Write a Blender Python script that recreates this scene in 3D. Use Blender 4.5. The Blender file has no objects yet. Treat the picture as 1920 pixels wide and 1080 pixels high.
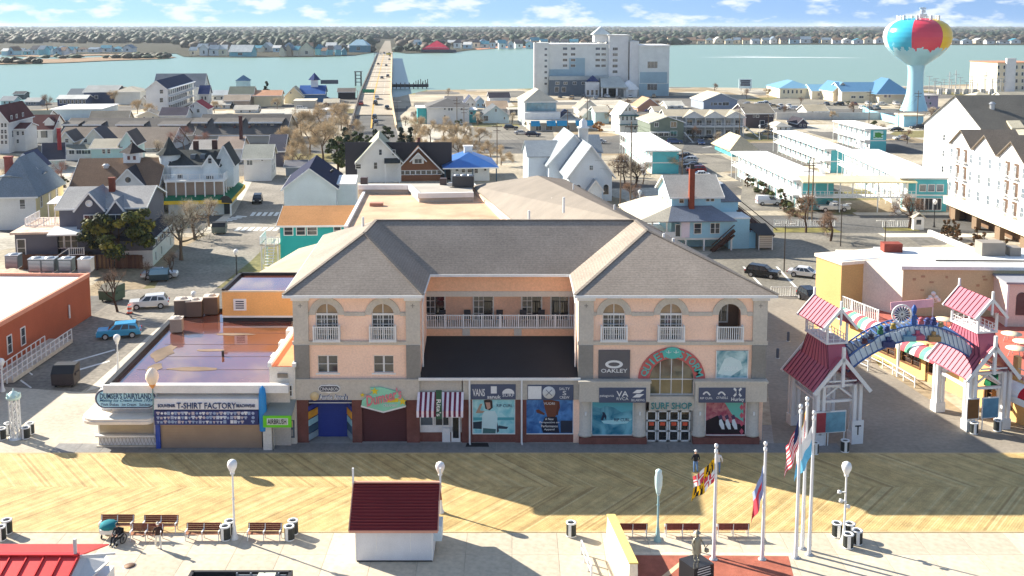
import bpy,math,random
from mathutils import Vector,Matrix
R=math.radians
rnd=random.Random(11)
sc=bpy.context.scene
COL=sc.collection
# ---------------------------------------------------------------- camera
CAMH,PITCH,FPX=34.0,R(7.0),2000.0
cam_d=bpy.data.cameras.new('camera')
cam=bpy.data.objects.new('camera',cam_d);COL.objects.link(cam)
cam.location=(0,0,CAMH);cam.rotation_euler=(R(90)-PITCH,0,0)
HOR=46.0
CY=HOR+FPX*math.tan(PITCH)
cam_d.sensor_width=36.0;cam_d.lens=FPX/1920*36.0
cam_d.shift_y=-(540-CY)/1920.0
cam_d.clip_start=1.0;cam_d.clip_end=60000.0
sc.camera=cam
# ---------------------------------------------------------------- sun, sky, exposure
SUN=Vector((-1.62,1.0,1.0))
SUN_EL=math.atan2(SUN.z,math.hypot(SUN.x,SUN.y))
SUN_AZ=math.atan2(SUN.x,SUN.y)
sun_d=bpy.data.lights.new('sun','SUN');sun_d.energy=5.0;sun_d.angle=R(0.55);sun_d.color=(1.0,0.93,0.80)
sun=bpy.data.objects.new('sun',sun_d);COL.objects.link(sun)
sun.rotation_euler=(-SUN).to_track_quat('-Z','Y').to_euler();sun.location=(-60,40,80)
sc.view_settings.view_transform='Standard';sc.view_settings.look='None'
sc.view_settings.gamma=1.0;sc.view_settings.use_curve_mapping=False
sc.view_settings.exposure=1.35
w=bpy.data.worlds.new('World');sc.world=w;w.use_nodes=True
nt=w.node_tree;nt.nodes.clear()
def N(tree,t,**k):
 n=tree.nodes.new(t)
 for a,b in k.items():setattr(n,a,b)
 return n
wo=N(nt,'ShaderNodeOutputWorld');bg=N(nt,'ShaderNodeBackground');bg.inputs[1].default_value=0.10
sky=N(nt,'ShaderNodeTexSky',sky_type='NISHITA',sun_disc=False,sun_elevation=SUN_EL,sun_rotation=SUN_AZ)
sky.air_density=1.0;sky.dust_density=0.0;sky.ozone_density=1.2;sky.altitude=0
tc=N(nt,'ShaderNodeTexCoord')
va=N(nt,'ShaderNodeVectorMath',operation='ADD');va.inputs[1].default_value=(0,0,0.42)
vn=N(nt,'ShaderNodeVectorMath',operation='NORMALIZE')
nt.links.new(tc.outputs['Generated'],va.inputs[0]);nt.links.new(va.outputs[0],vn.inputs[0]);nt.links.new(vn.outputs[0],sky.inputs[0])
# broken cumulus: noise on the direction, denser low down
mp=N(nt,'ShaderNodeMapping');mp.inputs['Scale'].default_value=(26,26,78);mp.inputs['Location'].default_value=(3.1,0.4,0.3)
nt.links.new(tc.outputs['Generated'],mp.inputs[0])
nz=N(nt,'ShaderNodeTexNoise');nz.inputs['Scale'].default_value=1.0;nz.inputs['Detail'].default_value=6;nz.inputs['Roughness'].default_value=0.55
nt.links.new(mp.outputs[0],nz.inputs[0])
mr=N(nt,'ShaderNodeMapRange');mr.inputs[1].default_value=0.52;mr.inputs[2].default_value=0.64;mr.inputs[4].default_value=0.9
nt.links.new(nz.outputs[0],mr.inputs[0])
mx=N(nt,'ShaderNodeMix',data_type='RGBA');mx.inputs[7].default_value=(3.9,4.2,4.5,1)
nt.links.new(mr.outputs[0],mx.inputs[0]);nt.links.new(sky.outputs[0],mx.inputs[6])
nt.links.new(mx.outputs[2],bg.inputs[0]);nt.links.new(bg.outputs[0],wo.inputs[0])
try:
 sc.cycles.max_bounces=6;sc.cycles.volume_bounces=0;sc.cycles.use_denoising=True
 sc.cycles.transparent_max_bounces=8;sc.cycles.volume_step_rate=10;sc.cycles.volume_max_steps=32
except Exception:pass
# ---------------------------------------------------------------- pixel <-> place
SP,CP=math.sin(PITCH),math.cos(PITCH)
def _d(px,py):
 a=(px-960)/FPX;b=(CY-py)/FPX
 return a,CP+b*SP,-SP+b*CP
def G(px,py,z=0.0):
 a,dy,dz=_d(px,py);t=(z-CAMH)/dz
 return Vector((a*t,dy*t,z))
def zat(Y,py):
 a,dy,dz=_d(960,py);return CAMH+Y*dz/dy
def xat(Y,z,px):
 return(px-960)/FPX*(Y*CP-(z-CAMH)*SP)
def pz(px,py,Y):
 z=zat(Y,py);return Vector((xat(Y,z,px),Y,z))
def ppm(Y,z=0):return FPX/(Y*CP-(z-CAMH)*SP)
# ---------------------------------------------------------------- materials
def S(r,g,b,k=1.0):
 f=lambda c:(c/255/12.92 if c<=10 else((c/255+0.055)/1.055)**2.4)*k
 return(f(r),f(g),f(b))
_mats={}
# name: (rough, metallic, spec, vary, noise scale, grit, bump type, bump scale, bump strength)
KIND={
 'paint':(.55,0,.4,.10,.6,.05,None,0,0),
 'plain':(.7,0,.3,.05,1.0,.03,None,0,0),
 'siding':(.6,0,.3,.10,.35,.05,'lap',5.5,.5),
 'shingle':(.9,0,.15,.16,.25,.16,'course',5.0,.5),
 'stucco':(.85,0,.2,.10,.30,.08,'noise',14,.25),
 'concrete':(.85,0,.2,.22,.12,.12,'noise',6,.15),
 'asphalt':(.92,0,.2,.35,.10,.25,'noise',25,.3),
 'membrane':(.75,0,.3,.18,.25,.06,'noise',3,.1),
 'wood':(.75,0,.25,.30,.8,.25,'noise',20,.2),
 'brick':(.85,0,.2,.25,1.2,.2,'noise',18,.3),
 'metal':(.38,.6,.5,.08,.8,.05,None,0,0),
 'glossy':(.16,0,.5,.03,.5,.02,None,0,0),
 'car':(.22,.25,.6,.02,.5,.01,None,0,0),
 'glass':(.06,0,.8,.35,.9,.1,None,0,0),
 'cloth':(.85,0,.2,.10,1.5,.08,None,0,0),
 'leaf':(.7,0,.25,.45,.5,.25,None,0,0),
 'bark':(.9,0,.1,.25,1.0,.2,None,0,0),
 'twig':(.9,0,.1,.30,.35,.15,None,0,0),
 'soil':(.95,0,.1,.35,.06,.25,'noise',3,.3),
 'rubber':(.8,0,.3,.05,1,.05,None,0,0),
}
def mat(kind,c,name=None,rough=None,vary=None,emit=None):
 key=(kind,tuple(round(x,4)for x in c),rough,vary,emit)
 if key in _mats:return _mats[key]
 ro,me,spc,va_,ns,grit,bt,bs,bstr=KIND[kind]
 if rough is not None:ro=rough
 if vary is not None:va_=vary
 m=bpy.data.materials.new(name or kind);m.use_nodes=True;_mats[key]=m
 t=m.node_tree;b=t.nodes['Principled BSDF'];L=t.links.new
 b.inputs['Roughness'].default_value=ro;b.inputs['Metallic'].default_value=me
 b.inputs['Specular IOR Level'].default_value=spc
 co=N(t,'ShaderNodeTexCoord')
 n1=N(t,'ShaderNodeTexNoise');n1.inputs['Scale'].default_value=ns;n1.inputs['Detail'].default_value=5;n1.inputs['Roughness'].default_value=.6
 L(co.outputs['Object'],n1.inputs[0])
 mr1=N(t,'ShaderNodeMapRange');mr1.inputs[1].default_value=.3;mr1.inputs[2].default_value=.7;mr1.inputs[3].default_value=1-va_;mr1.inputs[4].default_value=1+va_*.6
 L(n1.outputs[0],mr1.inputs[0])
 n2=N(t,'ShaderNodeTexNoise');n2.inputs['Scale'].default_value=ns*22;n2.inputs['Detail'].default_value=3
 L(co.outputs['Object'],n2.inputs[0])
 mr2=N(t,'ShaderNodeMapRange');mr2.inputs[1].default_value=.3;mr2.inputs[2].default_value=.7;mr2.inputs[3].default_value=1-grit;mr2.inputs[4].default_value=1+grit
 L(n2.outputs[0],mr2.inputs[0])
 mu=N(t,'ShaderNodeMath',operation='MULTIPLY');L(mr1.outputs[0],mu.inputs[0]);L(mr2.outputs[0],mu.inputs[1])
 oi=N(t,'ShaderNodeVectorMath',operation='SCALE');oi.inputs[0].default_value=c
 L(mu.outputs[0],oi.inputs['Scale']);L(oi.outputs[0],b.inputs['Base Color'])
 if bt:
  bp=N(t,'ShaderNodeBump');bp.inputs['Strength'].default_value=bstr;bp.inputs['Distance'].default_value=.05
  if bt=='noise':
   n3=N(t,'ShaderNodeTexNoise');n3.inputs['Scale'].default_value=bs;n3.inputs['Detail'].default_value=4;L(co.outputs['Object'],n3.inputs[0]);L(n3.outputs[0],bp.inputs['Height'])
  else:
   wv=N(t,'ShaderNodeTexWave',wave_type='BANDS',bands_direction='Z',wave_profile='SAW');wv.inputs['Scale'].default_value=bs*(.32 if bt=='lap' else.5);wv.inputs['Distortion'].default_value=.0 if bt=='lap' else.6
   L(co.outputs['Object'],wv.inputs[0]);L(wv.outputs['Fac'],bp.inputs['Height'])
   if bt=='course':
    mr3=N(t,'ShaderNodeMapRange');mr3.inputs[3].default_value=.86;mr3.inputs[4].default_value=1.06;L(wv.outputs['Fac'],mr3.inputs[0])
    mu2=N(t,'ShaderNodeMath',operation='MULTIPLY');L(mu.outputs[0],mu2.inputs[0]);L(mr3.outputs[0],mu2.inputs[1]);L(mu2.outputs[0],oi.inputs['Scale'])
  L(bp.outputs[0],b.inputs['Normal'])
 if emit:b.inputs['Emission Color'].default_value=(*c,1);b.inputs['Emission Strength'].default_value=emit
 return m
WHITE=mat('paint',(.78,.78,.76),'white_paint')
WHITEM=mat('membrane',(.80,.80,.78),'white_roof_membrane')
BLACK=mat('paint',(.02,.02,.022),'black_paint')
GLASS=mat('glass',(.035,.045,.055),'window_glass')
GLASSB=mat('glass',(.10,.14,.18),'pale_window_glass')
CONC=mat('concrete',S(205,195,178),'concrete')
STEEL=mat('metal',(.45,.46,.47),'galvanised_steel')
DARKW=mat('wood',S(70,45,38),'dark_wood')
TYRE=mat('rubber',(.02,.02,.02),'tyre_rubber')
RIM=mat('metal',(.5,.5,.52),'wheel_rim')
SPLITN=set('post porch_post balcony_post column pilaster side_wall stilt canopy_post landing_post corner_post timber_post corner_pole leg slat vent roof_vent lane_marking pier door_jamb corbel capital turtle_flipper antenna_panel transformer mast piling insulator crossarm roof_unit wheel leg caster front_panel foot upright pole lattice_post batten gable_board'.split())
STUFFN=set('railing lattice balustrade chain'.split())
# ---------------------------------------------------------------- mesh builder
class MB:
 def __init__(s):s.v=[];s.f=[];s.m=[];s.s=[]
 def add(s,vs,fs,m=0,sm=False):
  o=len(s.v);s.v+=[tuple(v)for v in vs]
  for f in fs:s.f.append(tuple(i+o for i in f));s.m.append(m);s.s.append(sm)
  return s
 def box(s,x0,x1,y0,y1,z0,z1,m=0):
  return s.add([(x0,y0,z0),(x1,y0,z0),(x1,y1,z0),(x0,y1,z0),(x0,y0,z1),(x1,y0,z1),(x1,y1,z1),(x0,y1,z1)],
 [(0,3,2,1),(4,5,6,7),(0,1,5,4),(1,2,6,5),(2,3,7,6),(3,0,4,7)],m)
 def poly(s,pts,m=0):return s.add(pts,[tuple(range(len(pts)))],m)
 def slab(s,pts,t,m=0,m2=None):
  """thick sheet: pts is the top outline, t the thickness downwards"""
  n=len(pts);lo=[(p[0],p[1],p[2]-t)for p in pts]
  s.add(list(pts)+lo,[tuple(range(n))],m)
  o=len(s.v)-2*n
  for f in[tuple(range(2*n-1,n-1,-1))]+[(i,i+n,(i+1)%n+n,(i+1)%n)for i in range(n)]:
   s.f.append(tuple(i+o for i in f));s.m.append(m if m2 is None else m2);s.s.append(False)
  return s
 def bar(s,p,q,w,h=None,m=0):
  p,q=Vector(p),Vector(q);h=h or w;d=q-p
  if d.length<1e-6:return s
  d.normalize();up=Vector((0,0,1))if abs(d.z)<.95 else Vector((0,1,0))
  a=d.cross(up).normalized()*(w/2);b=a.cross(d).normalized()*(h/2)
  return s.add([p-a-b,p+a-b,p+a+b,p-a+b,q-a-b,q+a-b,q+a+b,q-a+b],
 [(0,3,2,1),(4,5,6,7),(0,1,5,4),(1,2,6,5),(2,3,7,6),(3,0,4,7)],m)
 def tube(s,p,q,r0,r1=None,n=6,m=0,caps=True):
  p,q=Vector(p),Vector(q);r1=r0 if r1 is None else r1;d=(q-p).normalized()
  up=Vector((0,0,1))if abs(d.z)<.9 else Vector((1,0,0))
  a=d.cross(up).normalized();b=d.cross(a)
  vs=[]
  for(c,r)in((p,r0),(q,r1)):
   for i in range(n):
    t=2*math.pi*i/n;vs.append(c+a*math.cos(t)*r+b*math.sin(t)*r)
  s.add(vs,[(i,(i+1)%n,(i+1)%n+n,i+n)for i in range(n)],m,True)
  if caps:s.add(vs[n:],[tuple(range(n))],m);s.add(vs[:n],[tuple(range(n-1,-1,-1))],m)
  return s
 def lathe(s,prof,n=14,c=(0,0,0),m=0,sm=True):
  vs=[]
  for(r,z)in prof:
   for i in range(n):
    t=2*math.pi*i/n;vs.append((c[0]+r*math.cos(t),c[1]+r*math.sin(t),c[2]+z))
  fs=[(k*n+i,k*n+(i+1)%n,(k+1)*n+(i+1)%n,(k+1)*n+i)for k in range(len(prof)-1)for i in range(n)]
  return s.add(vs,fs,m,sm)
 def pry(s,pts,y0,y1,m=0):
  """outline in x,z extruded along y"""
  n=len(pts)
  s.add([(x,y0,z)for x,z in pts]+[(x,y1,z)for x,z in pts],
 [tuple(range(n)),tuple(range(2*n-1,n-1,-1))]+[(i+n,(i+1)%n+n,(i+1)%n,i)for i in range(n)],m)
  return s
 def prx(s,pts,x0,x1,m=0):
  """outline in y,z extruded along x"""
  n=len(pts)
  s.add([(x0,y,z)for y,z in pts]+[(x1,y,z)for y,z in pts],
 [tuple(range(n-1,-1,-1)),tuple(range(n,2*n))]+[(i,(i+1)%n,(i+1)%n+n,i+n)for i in range(n)],m)
  return s
 def prz(s,pts,z0,z1,m=0):
  n=len(pts)
  s.add([(p[0],p[1],z0)for p in pts]+[(p[0],p[1],z1)for p in pts],
 [tuple(range(n-1,-1,-1)),tuple(range(n,2*n))]+[(i,(i+1)%n,(i+1)%n+n,i+n)for i in range(n)],m)
  return s
 def mesh(s,name,mats):
  me=bpy.data.meshes.new(name)
  me.from_pydata(s.v,[],s.f)
  if not isinstance(mats,(list,tuple)):mats=[mats]
  for q in mats:me.materials.append(q)
  me.polygons.foreach_set('material_index',s.m);me.polygons.foreach_set('use_smooth',s.s)
  me.update();return me
 def build(s,name,mats,parent=None,loc=None,rz=0.0,**k):
  if name in SPLITN and parent is not None:
   par=list(range(len(s.v)))
   def fd(i):
    while par[i]!=i:par[i]=par[par[i]];i=par[i]
    return i
   for f in s.f:
    for j in f[1:]:par[fd(j)]=fd(f[0])
   gr={}
   for f,m,q in zip(s.f,s.m,s.s):gr.setdefault(fd(f[0]),[]).append((f,m,q))
   if 1<len(gr)<60:
    o=None
    for L in gr.values():
     b=MB();mp={}
     for f,m,q in L:
      for j in f:
       if j not in mp:mp[j]=len(b.v);b.v.append(s.v[j])
      b.f.append(tuple(mp[j]for j in f));b.m.append(m);b.s.append(q)
     o=inst(b.mesh(name,mats),name,parent,loc,rz,**k)
    return o
  o=inst(s.mesh(name,mats),name,parent,loc,rz,**k)
  if name in STUFFN:o['kind']='stuff'
  return o
def inst(me,name,parent=None,loc=None,rz=0.0,**k):
 o=bpy.data.objects.new(name,me);COL.objects.link(o)
 if parent is not None:o.parent=parent
 if loc is not None:o.location=loc
 if rz:o.rotation_euler=(0,0,rz)
 for a,b in k.items():o[a]=b
 return o
def thing(name,label,cat,loc=(0,0,0),rz=0.0,group=None):
 o=bpy.data.objects.new(name,None);COL.objects.link(o);o.empty_display_size=.3
 o.location=loc;o.rotation_euler=(0,0,rz);o['label']=label;o['category']=cat
 if group:o['group']=group
 return o
def tag(o,label,cat,group=None):
 o['label']=label;o['category']=cat
 if group:o['group']=group
 return o
def dup(root,loc,rz=0.0,label=None,group=None,scale=None):
 r=root.copy();COL.objects.link(r);r.location=loc;r.rotation_euler=(0,0,rz)
 if label:r['label']=label
 if group:r['group']=group
 if scale:r.scale=(scale,)*3
 for ch in root.children:
  c=ch.copy();COL.objects.link(c);c.parent=r
  for g in ch.children:
   d=g.copy();COL.objects.link(d);d.parent=c
 return r
def struct(name,pts,m,z=None,kind='structure'):
 b=MB();b.poly([(p[0],p[1],p[2]if z is None else z)for p in pts])
 o=b.build(name,m);o['kind']=kind;return o
# lettering: real text curves, fitted to a width once at the end
_fit=[]
def text(body,parent,loc,width,height,m,rx=90,ry=0,rz=0,ext=.02,name='lettering',bold=0.0,sh=0.0):
 cu=bpy.data.curves.new('text_source','FONT');cu.body=body;cu.align_x='CENTER';cu.align_y='CENTER'
 cu.extrude=ext;cu.resolution_u=2;cu.offset=bold;cu.shear=sh
 cu.materials.append(m)
 o=bpy.data.objects.new('text_source',cu);COL.objects.link(o);o.parent=parent;o.location=loc
 o.rotation_euler=(R(rx),R(ry),R(rz));_fit.append((o,width,height));return o
def fit_text():
 bpy.context.view_layer.update();dg=bpy.context.evaluated_depsgraph_get()
 for o,wd,ht in _fit:
  me=bpy.data.meshes.new_from_object(o.evaluated_get(dg));me.name='lettering'
  xs=[v.co.x for v in me.vertices];ys=[v.co.y for v in me.vertices]
  kx,ky=wd/max(max(xs)-min(xs),1e-3),ht/max(max(ys)-min(ys),1e-3)
  for v in me.vertices:v.co.x*=kx;v.co.y=(v.co.y-(max(ys)+min(ys))/2)*ky
  n=inst(me,'lettering',o.parent,o.location);n.rotation_euler=o.rotation_euler
  bpy.data.objects.remove(o)
# ---------------------------------------------------------------- windows
_wm={}
def window(parent,loc,w_,h_,face=0.0,style='2',fr=None,gl=None,name='window'):
 """sash window in a wall; face = turn about z (0 looks to -y)"""
 fr=fr or WHITE;gl=gl or GLASS
 key=(round(w_,2),round(h_,2),style,fr.name,gl.name)
 if key not in _wm:
  f=MB();t=min(.11,w_*.12);d=.07
  f.box(-w_/2-t,w_/2+t,-d,.01,-t,0);f.box(-w_/2-t,w_/2+t,-d,.01,h_,h_+t)
  f.box(-w_/2-t,-w_/2,-d,.01,0,h_);f.box(w_/2,w_/2+t,-d,.01,0,h_)
  e=t*.45
  if style in '24':f.box(-w_/2,w_/2,-d*.7,0,h_*.5-e/2,h_*.5+e/2)
  if style in '34':f.box(-e/2,e/2,-d*.65,0,0,h_)
  if style=='6':
   for k in(1,2):f.box(-w_/2+w_*k/3-e/2,-w_/2+w_*k/3+e/2,-d*.7,0,0,h_)
  if style=='8':
   for k in(1,2,3):f.box(-w_/2+w_*k/4-e/2,-w_/2+w_*k/4+e/2,-d*.7,0,0,h_)
   for k in(1,2,3):f.box(-w_/2,w_/2,-d*.6,0,h_*k/4-e/2,h_*k/4+e/2)
  g=MB();g.poly([(-w_/2,-.02,0),(w_/2,-.02,0),(w_/2,-.02,h_),(-w_/2,-.02,h_)])
  _wm[key]=(f.mesh('window_frame',fr),g.mesh('pane',gl))
 a,b=_wm[key]
 o=inst(a,name,parent,loc,face);inst(b,'pane',o);return o
# ---------------------------------------------------------------- houses
def roofmesh(w_,d_,h,rise,kind,o=.4,t=.16,rx0=None,rx1=None):
 """gable along x ('gx'), gable along y ('gy'), hip, or flat slab; local box 0..w, 0..d"""
 b=MB();k=rise/(d_/2 if kind in('gx','hip')else w_/2)if rise else 0
 lo=h-k*o+.02;hi=h+rise+.02
 if kind=='gx':
  b.slab([(-o,-o,lo),(w_+o,-o,lo),(w_+o,d_/2,hi),(-o,d_/2,hi)],t)
  b.slab([(-o,d_/2,hi),(w_+o,d_/2,hi),(w_+o,d_+o,lo),(-o,d_+o,lo)],t)
 elif kind=='gy':
  b.slab([(-o,-o,lo),(w_/2,-o,hi),(w_/2,d_+o,hi),(-o,d_+o,lo)],t)
  b.slab([(w_/2,-o,hi),(w_+o,-o,lo),(w_+o,d_+o,lo),(w_/2,d_+o,hi)],t)
 elif kind=='hip':
  if w_>=d_:i=d_/2;p,q=(i,d_/2,hi),(w_-i,d_/2,hi)
  else:i=w_/2;p,q=(w_/2,i,hi),(w_/2,d_-i,hi)
  a,c,e,g=(-o,-o,lo),(w_+o,-o,lo),(w_+o,d_+o,lo),(-o,d_+o,lo)
  if w_>=d_:fs=[[a,c,q,p],[c,e,q],[e,g,p,q],[g,a,p]]
  else:fs=[[a,c,p],[c,e,q,p],[e,g,q],[g,a,p,q]]
  for f in fs:b.slab(f,t)
 else:
  b.box(-o,w_+o,-o,d_+o,h,h+t*1.6)
 return b
def house(label,px0,px1,pyb,pye,pyr,dep,kind,wall,roofc,rot=6.5,cat='house',name='house',group=None,wf=(),wl=(),wr=(),
 over=.45,wk='siding',rk='shingle',trim=True,chim=(),z0=0.0,fr=None,gl=None,door=None,Y=None,hz=None):
 A=G(px0,pyb,z0)if Y is None else pz(px0,pyb,Y)
 Yf=A.y if Y is None else Y
 w_=xat(Yf,z0,px1)-xat(Yf,z0,px0);h=zat(Yf,pye)-z0 if hz is None else hz
 ax=xat(Yf,z0,px0)
 rise=0
 if kind in('gx','hip'):rise=zat(Yf+dep/2,pyr)-z0-h
 elif kind=='gy':rise=zat(Yf,pyr)-z0-h
 rise=max(rise,.3)if kind!='flat' else 0
 t=thing(name,label,cat,(ax,Yf,z0),R(rot),group)
 WM=wall if not isinstance(wall,tuple)else mat(wk,wall);RM=roofc if not isinstance(roofc,tuple)else mat(rk,roofc)
 b=MB()
 if kind=='gx':b.prx([(0,0),(dep,0),(dep,h),(dep/2,h+rise),(0,h)],0,w_)
 elif kind=='gy':b.pry([(0,0),(w_,0),(w_,h),(w_/2,h+rise),(0,h)],0,dep)
 else:b.box(0,w_,0,dep,0,h)
 b.build('wall',WM,t)
 rf=roofmesh(w_,dep,h,rise,kind,over).build('roof',RM,t)
 if trim and kind!='flat':
  q=MB();o=over;k=rise/(dep/2 if kind!='gy' else w_/2);lo=h-k*o
  if kind in('gx','hip'):q.box(-o-.03,w_+o+.03,-o-.06,-o-.005,lo-.22,lo+.03)
  if kind=='gx':
   for x in(-o-.05,w_+o+.005):
    q.bar((x+.02,-o,lo-.08),(x+.02,dep/2,h+rise-.08),.05,.24);q.bar((x+.02,dep/2,h+rise-.08),(x+.02,dep+o,lo-.08),.05,.24)
  if kind=='gy':
   q.bar((-o,-o-.03,lo-.08),(w_/2,-o-.03,h+rise-.08),.05,.24);q.bar((w_/2,-o-.03,h+rise-.08),(w_+o,-o-.03,lo-.08),.05,.24)
   for x in(-o-.03,w_+o+.03):q.box(x-.025,x+.025,-o,dep+o,lo-.22,lo+.02)
  q.build('fascia',WHITE,t)
 for i in wf:
  pc,pyc,ww,hh=i[:4];st=i[4]if len(i)>4 else '2'
  z=zat(Yf,pyc+hh/2)-z0;x=xat(Yf,z+z0,pc)-ax
  s=ppm(Yf,z+z0);window(t,(x,-.01,z),ww/s,hh/s,0,st,fr,gl)
 for i in wl:
  window(t,(-.01,i[0],i[1]),i[2],i[3],R(-90),i[4]if len(i)>4 else '2',fr,gl)
 for i in wr:
  window(t,(w_+.01,i[0],i[1]),i[2],i[3],R(90),i[4]if len(i)>4 else '2',fr,gl)
 for(cx,cy,cz,cw,col)in chim:
  c=MB();c.box(cx*w_-cw/2,cx*w_+cw/2,cy*dep-cw/2,cy*dep+cw/2,h*.6,cz);c.box(cx*w_-cw/2-.08,cx*w_+cw/2+.08,cy*dep-cw/2-.08,cy*dep+cw/2+.08,cz,cz+.18)
  c.build('chimney',mat('brick',col),t)
 if door:
  z=0;x=xat(Yf,1+z0,door[0])-ax;dw,dh=door[1],door[2]
  d=MB();d.box(x-dw/2,x+dw/2,-.06,.02,0.02,dh);dd=d.build('door',mat('paint',door[3]),t)
  hn=MB();hn.box(x+dw*.3,x+dw*.36,-.1,-.06,dh*.45,dh*.5);hn.build('handle',STEEL,dd)
 t['w']=w_;t['h']=h;t['rise']=rise
 return t
# ================================================================ THE SETTING
SOIL=mat('soil',S(196,184,162,.8),'dry_soil')
ASPH=mat('asphalt',S(122,120,116,.65),'worn_asphalt')
ASPHD=mat('asphalt',S(110,110,112,.75),'dark_asphalt')
LOTC=mat('asphalt',S(150,144,132,.75),'pale_parking_asphalt')
LINE=mat('paint',(.72,.71,.66),'road_paint',vary=.25)
YLINE=mat('paint',S(215,165,60),'yellow_road_paint',vary=.25)
GRASS=mat('leaf',S(140,132,70,.8),'winter_grass')
# town lots: square patches of worn asphalt, sand, concrete and winter grass
t_=SOIL.node_tree;L_=t_.links.new;c_=N(t_,'ShaderNodeTexCoord');m_=N(t_,'ShaderNodeMapping');m_.inputs['Rotation'].default_value=(0,0,R(-6.5));m_.inputs['Scale'].default_value=(.055,.04,.0)
v_=N(t_,'ShaderNodeTexVoronoi',distance='CHEBYCHEV');v_.inputs['Randomness'].default_value=.75;v_.inputs['Scale'].default_value=1.0;L_(c_.outputs['Object'],m_.inputs[0]);L_(m_.outputs[0],v_.inputs['Vector'])
sp_=N(t_,'ShaderNodeSeparateColor');L_(v_.outputs['Color'],sp_.inputs[0]);cr_=N(t_,'ShaderNodeValToRGB');e_=cr_.color_ramp;e_.interpolation='CONSTANT'
for k,(q,col_)in enumerate(((0,S(196,184,162,.8)),(.34,S(134,130,124,.7)),(.56,S(206,198,182,.8)),(.72,S(150,142,100,.7)),(.82,S(178,160,132,.75)))):
 el_=e_.elements[0]if k==0 else e_.elements.new(q);el_.position=q;el_.color=(*col_,1)
while len(e_.elements)>5:e_.elements.remove(e_.elements[-1])
L_(sp_.outputs[0],cr_.inputs[0]);sc_=[n for n in t_.nodes if n.type=='VECT_MATH'][0];L_(cr_.outputs[0],sc_.inputs[0])
def gp(L,z=0.0):return[tuple(G(a,b)[:2])+(z,)for a,b in L]
isl=[(-90,-60,0),(90,-60,0)]+[(240,150,0)]+gp([(2300,150),(1960,152),(1760,160),(1500,166),(1250,163),(1000,166),(800,169),(745,182),(640,184),(560,181),(420,180),(280,182),(130,190),(40,196),(-60,205),(-420,215)])+[(-240,150,0)]
struct('ground',isl,SOIL)
WAT=mat('glossy',S(120,146,134),'bay_water')
nt_=WAT.node_tree;b_=nt_.nodes['Principled BSDF'];b_.inputs['Roughness'].default_value=.3;b_.inputs['IOR'].default_value=1.33;b_.inputs['Specular IOR Level'].default_value=.14
co_=N(nt_,'ShaderNodeTexCoord');mp_=N(nt_,'ShaderNodeMapping');mp_.inputs['Scale'].default_value=(.05,.22,1);nt_.links.new(co_.outputs['Object'],mp_.inputs[0])
n_=N(nt_,'ShaderNodeTexNoise');n_.inputs['Scale'].default_value=2.2;n_.inputs['Detail'].default_value=5;nt_.links.new(mp_.outputs[0],n_.inputs[0])
bp_=N(nt_,'ShaderNodeBump');bp_.inputs['Strength'].default_value=.35;bp_.inputs['Distance'].default_value=1.2
nt_.links.new(n_.outputs[0],bp_.inputs['Height']);nt_.links.new(bp_.outputs[0],b_.inputs['Normal'])
struct('water',[(-16000,-80,-1.2),(16000,-80,-1.2),(16000,15000,-1.2),(-16000,15000,-1.2)],WAT)
LAND=mat('soil',S(92,90,72,.5),'far_land')
MARSH=mat('soil',S(165,138,112,.8),'marsh_grass')
far=gp([(-700,102),(-60,101),(180,99),(330,99),(345,105),(470,106),(600,105),(668,102),(700,97),(742,96),(762,99),(850,97),(880,93),(935,89),(1010,88),(1130,87),(1290,82.5),(1560,82.5),(1920,83.5),(2700,84)],-.6)
struct('far_shore',far+[(15000,14800,-.6),(-15000,14800,-.6)],LAND)
struct('marsh',gp([(-500,121),(0,119),(120,116),(210,112),(300,109),(332,106),(300,103),(240,105),(180,106),(110,109),(0,110),(-500,112)],-.55),MARSH)
struct('marsh',gp([(80,106),(180,103),(300,101),(300,99.5),(120,101),(0,103)],-.5),MARSH)
struct('beach',gp([(895,92.5),(940,88.8),(1010,88),(1010,86),(930,86.5),(890,90)],-.45),mat('soil',S(205,150,120),'far_beach'))
WAKE=mat('paint',(.75,.80,.80),'white_foam',vary=.5)
b=MB()
for x0,x1,y,t_ in((1296,1600,105.2,.9),(1340,1480,103.4,.4),(1500,1640,106.2,.35)):
 P=gp([(x0,y),((x0+x1)/2,y+t_),(x1,y+.2),((x0+x1)/2,y-t_*.4)],-1.15);b.poly(P)
o=b.build('boat_wake',WAKE);o['kind']='stuff'
# roads: avenues run along x, streets run with the grid
def band(name,Y0,Y1,X0,X1,m,z,sk=0.0):
 return struct(name,[(X0,Y0+X0*sk,z),(X1,Y0+X1*sk,z),(X1,Y1+X1*sk,z),(X0,Y1+X0*sk,z)],m)
YA0,YA1=G(0,437).y,G(0,404).y
band('road',YA0,YA1,-150,160,ASPH,.006)
YB0,YB1=G(0,288).y,G(0,268).y
band('road',YB0,YB1,-220,240,ASPH,.006)
YC0,YC1=G(0,214).y,G(0,204).y
band('road',YC0,YC1,10,300,ASPH,.006)
struct('street',gp([(-60,790),(0,752),(152,735),(205,700),(330,585),(400,545),(470,490),(520,440),(532,400),(534,330),(545,280),(500,280),(478,330),(438,400),(395,437),(330,470),(290,540),(240,545),(160,600),(-60,730)],.010),mat('asphalt',S(160,152,140,.78),'street_asphalt'))
struct('road',gp([(640,300),(760,300),(742,240),(738,210),(664,210),(652,245)],.012),ASPH)
struct('parking_lot',gp([(1300,560),(1560,560),(1560,470),(1740,470),(1690,437),(1440,437),(1340,470),(1280,510)],.010),LOTC)
struct('parking_lot',gp([(1280,330),(1400,318),(1350,290),(1275,290),(1290,255),(1180,255)],.008),LOTC)
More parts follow.
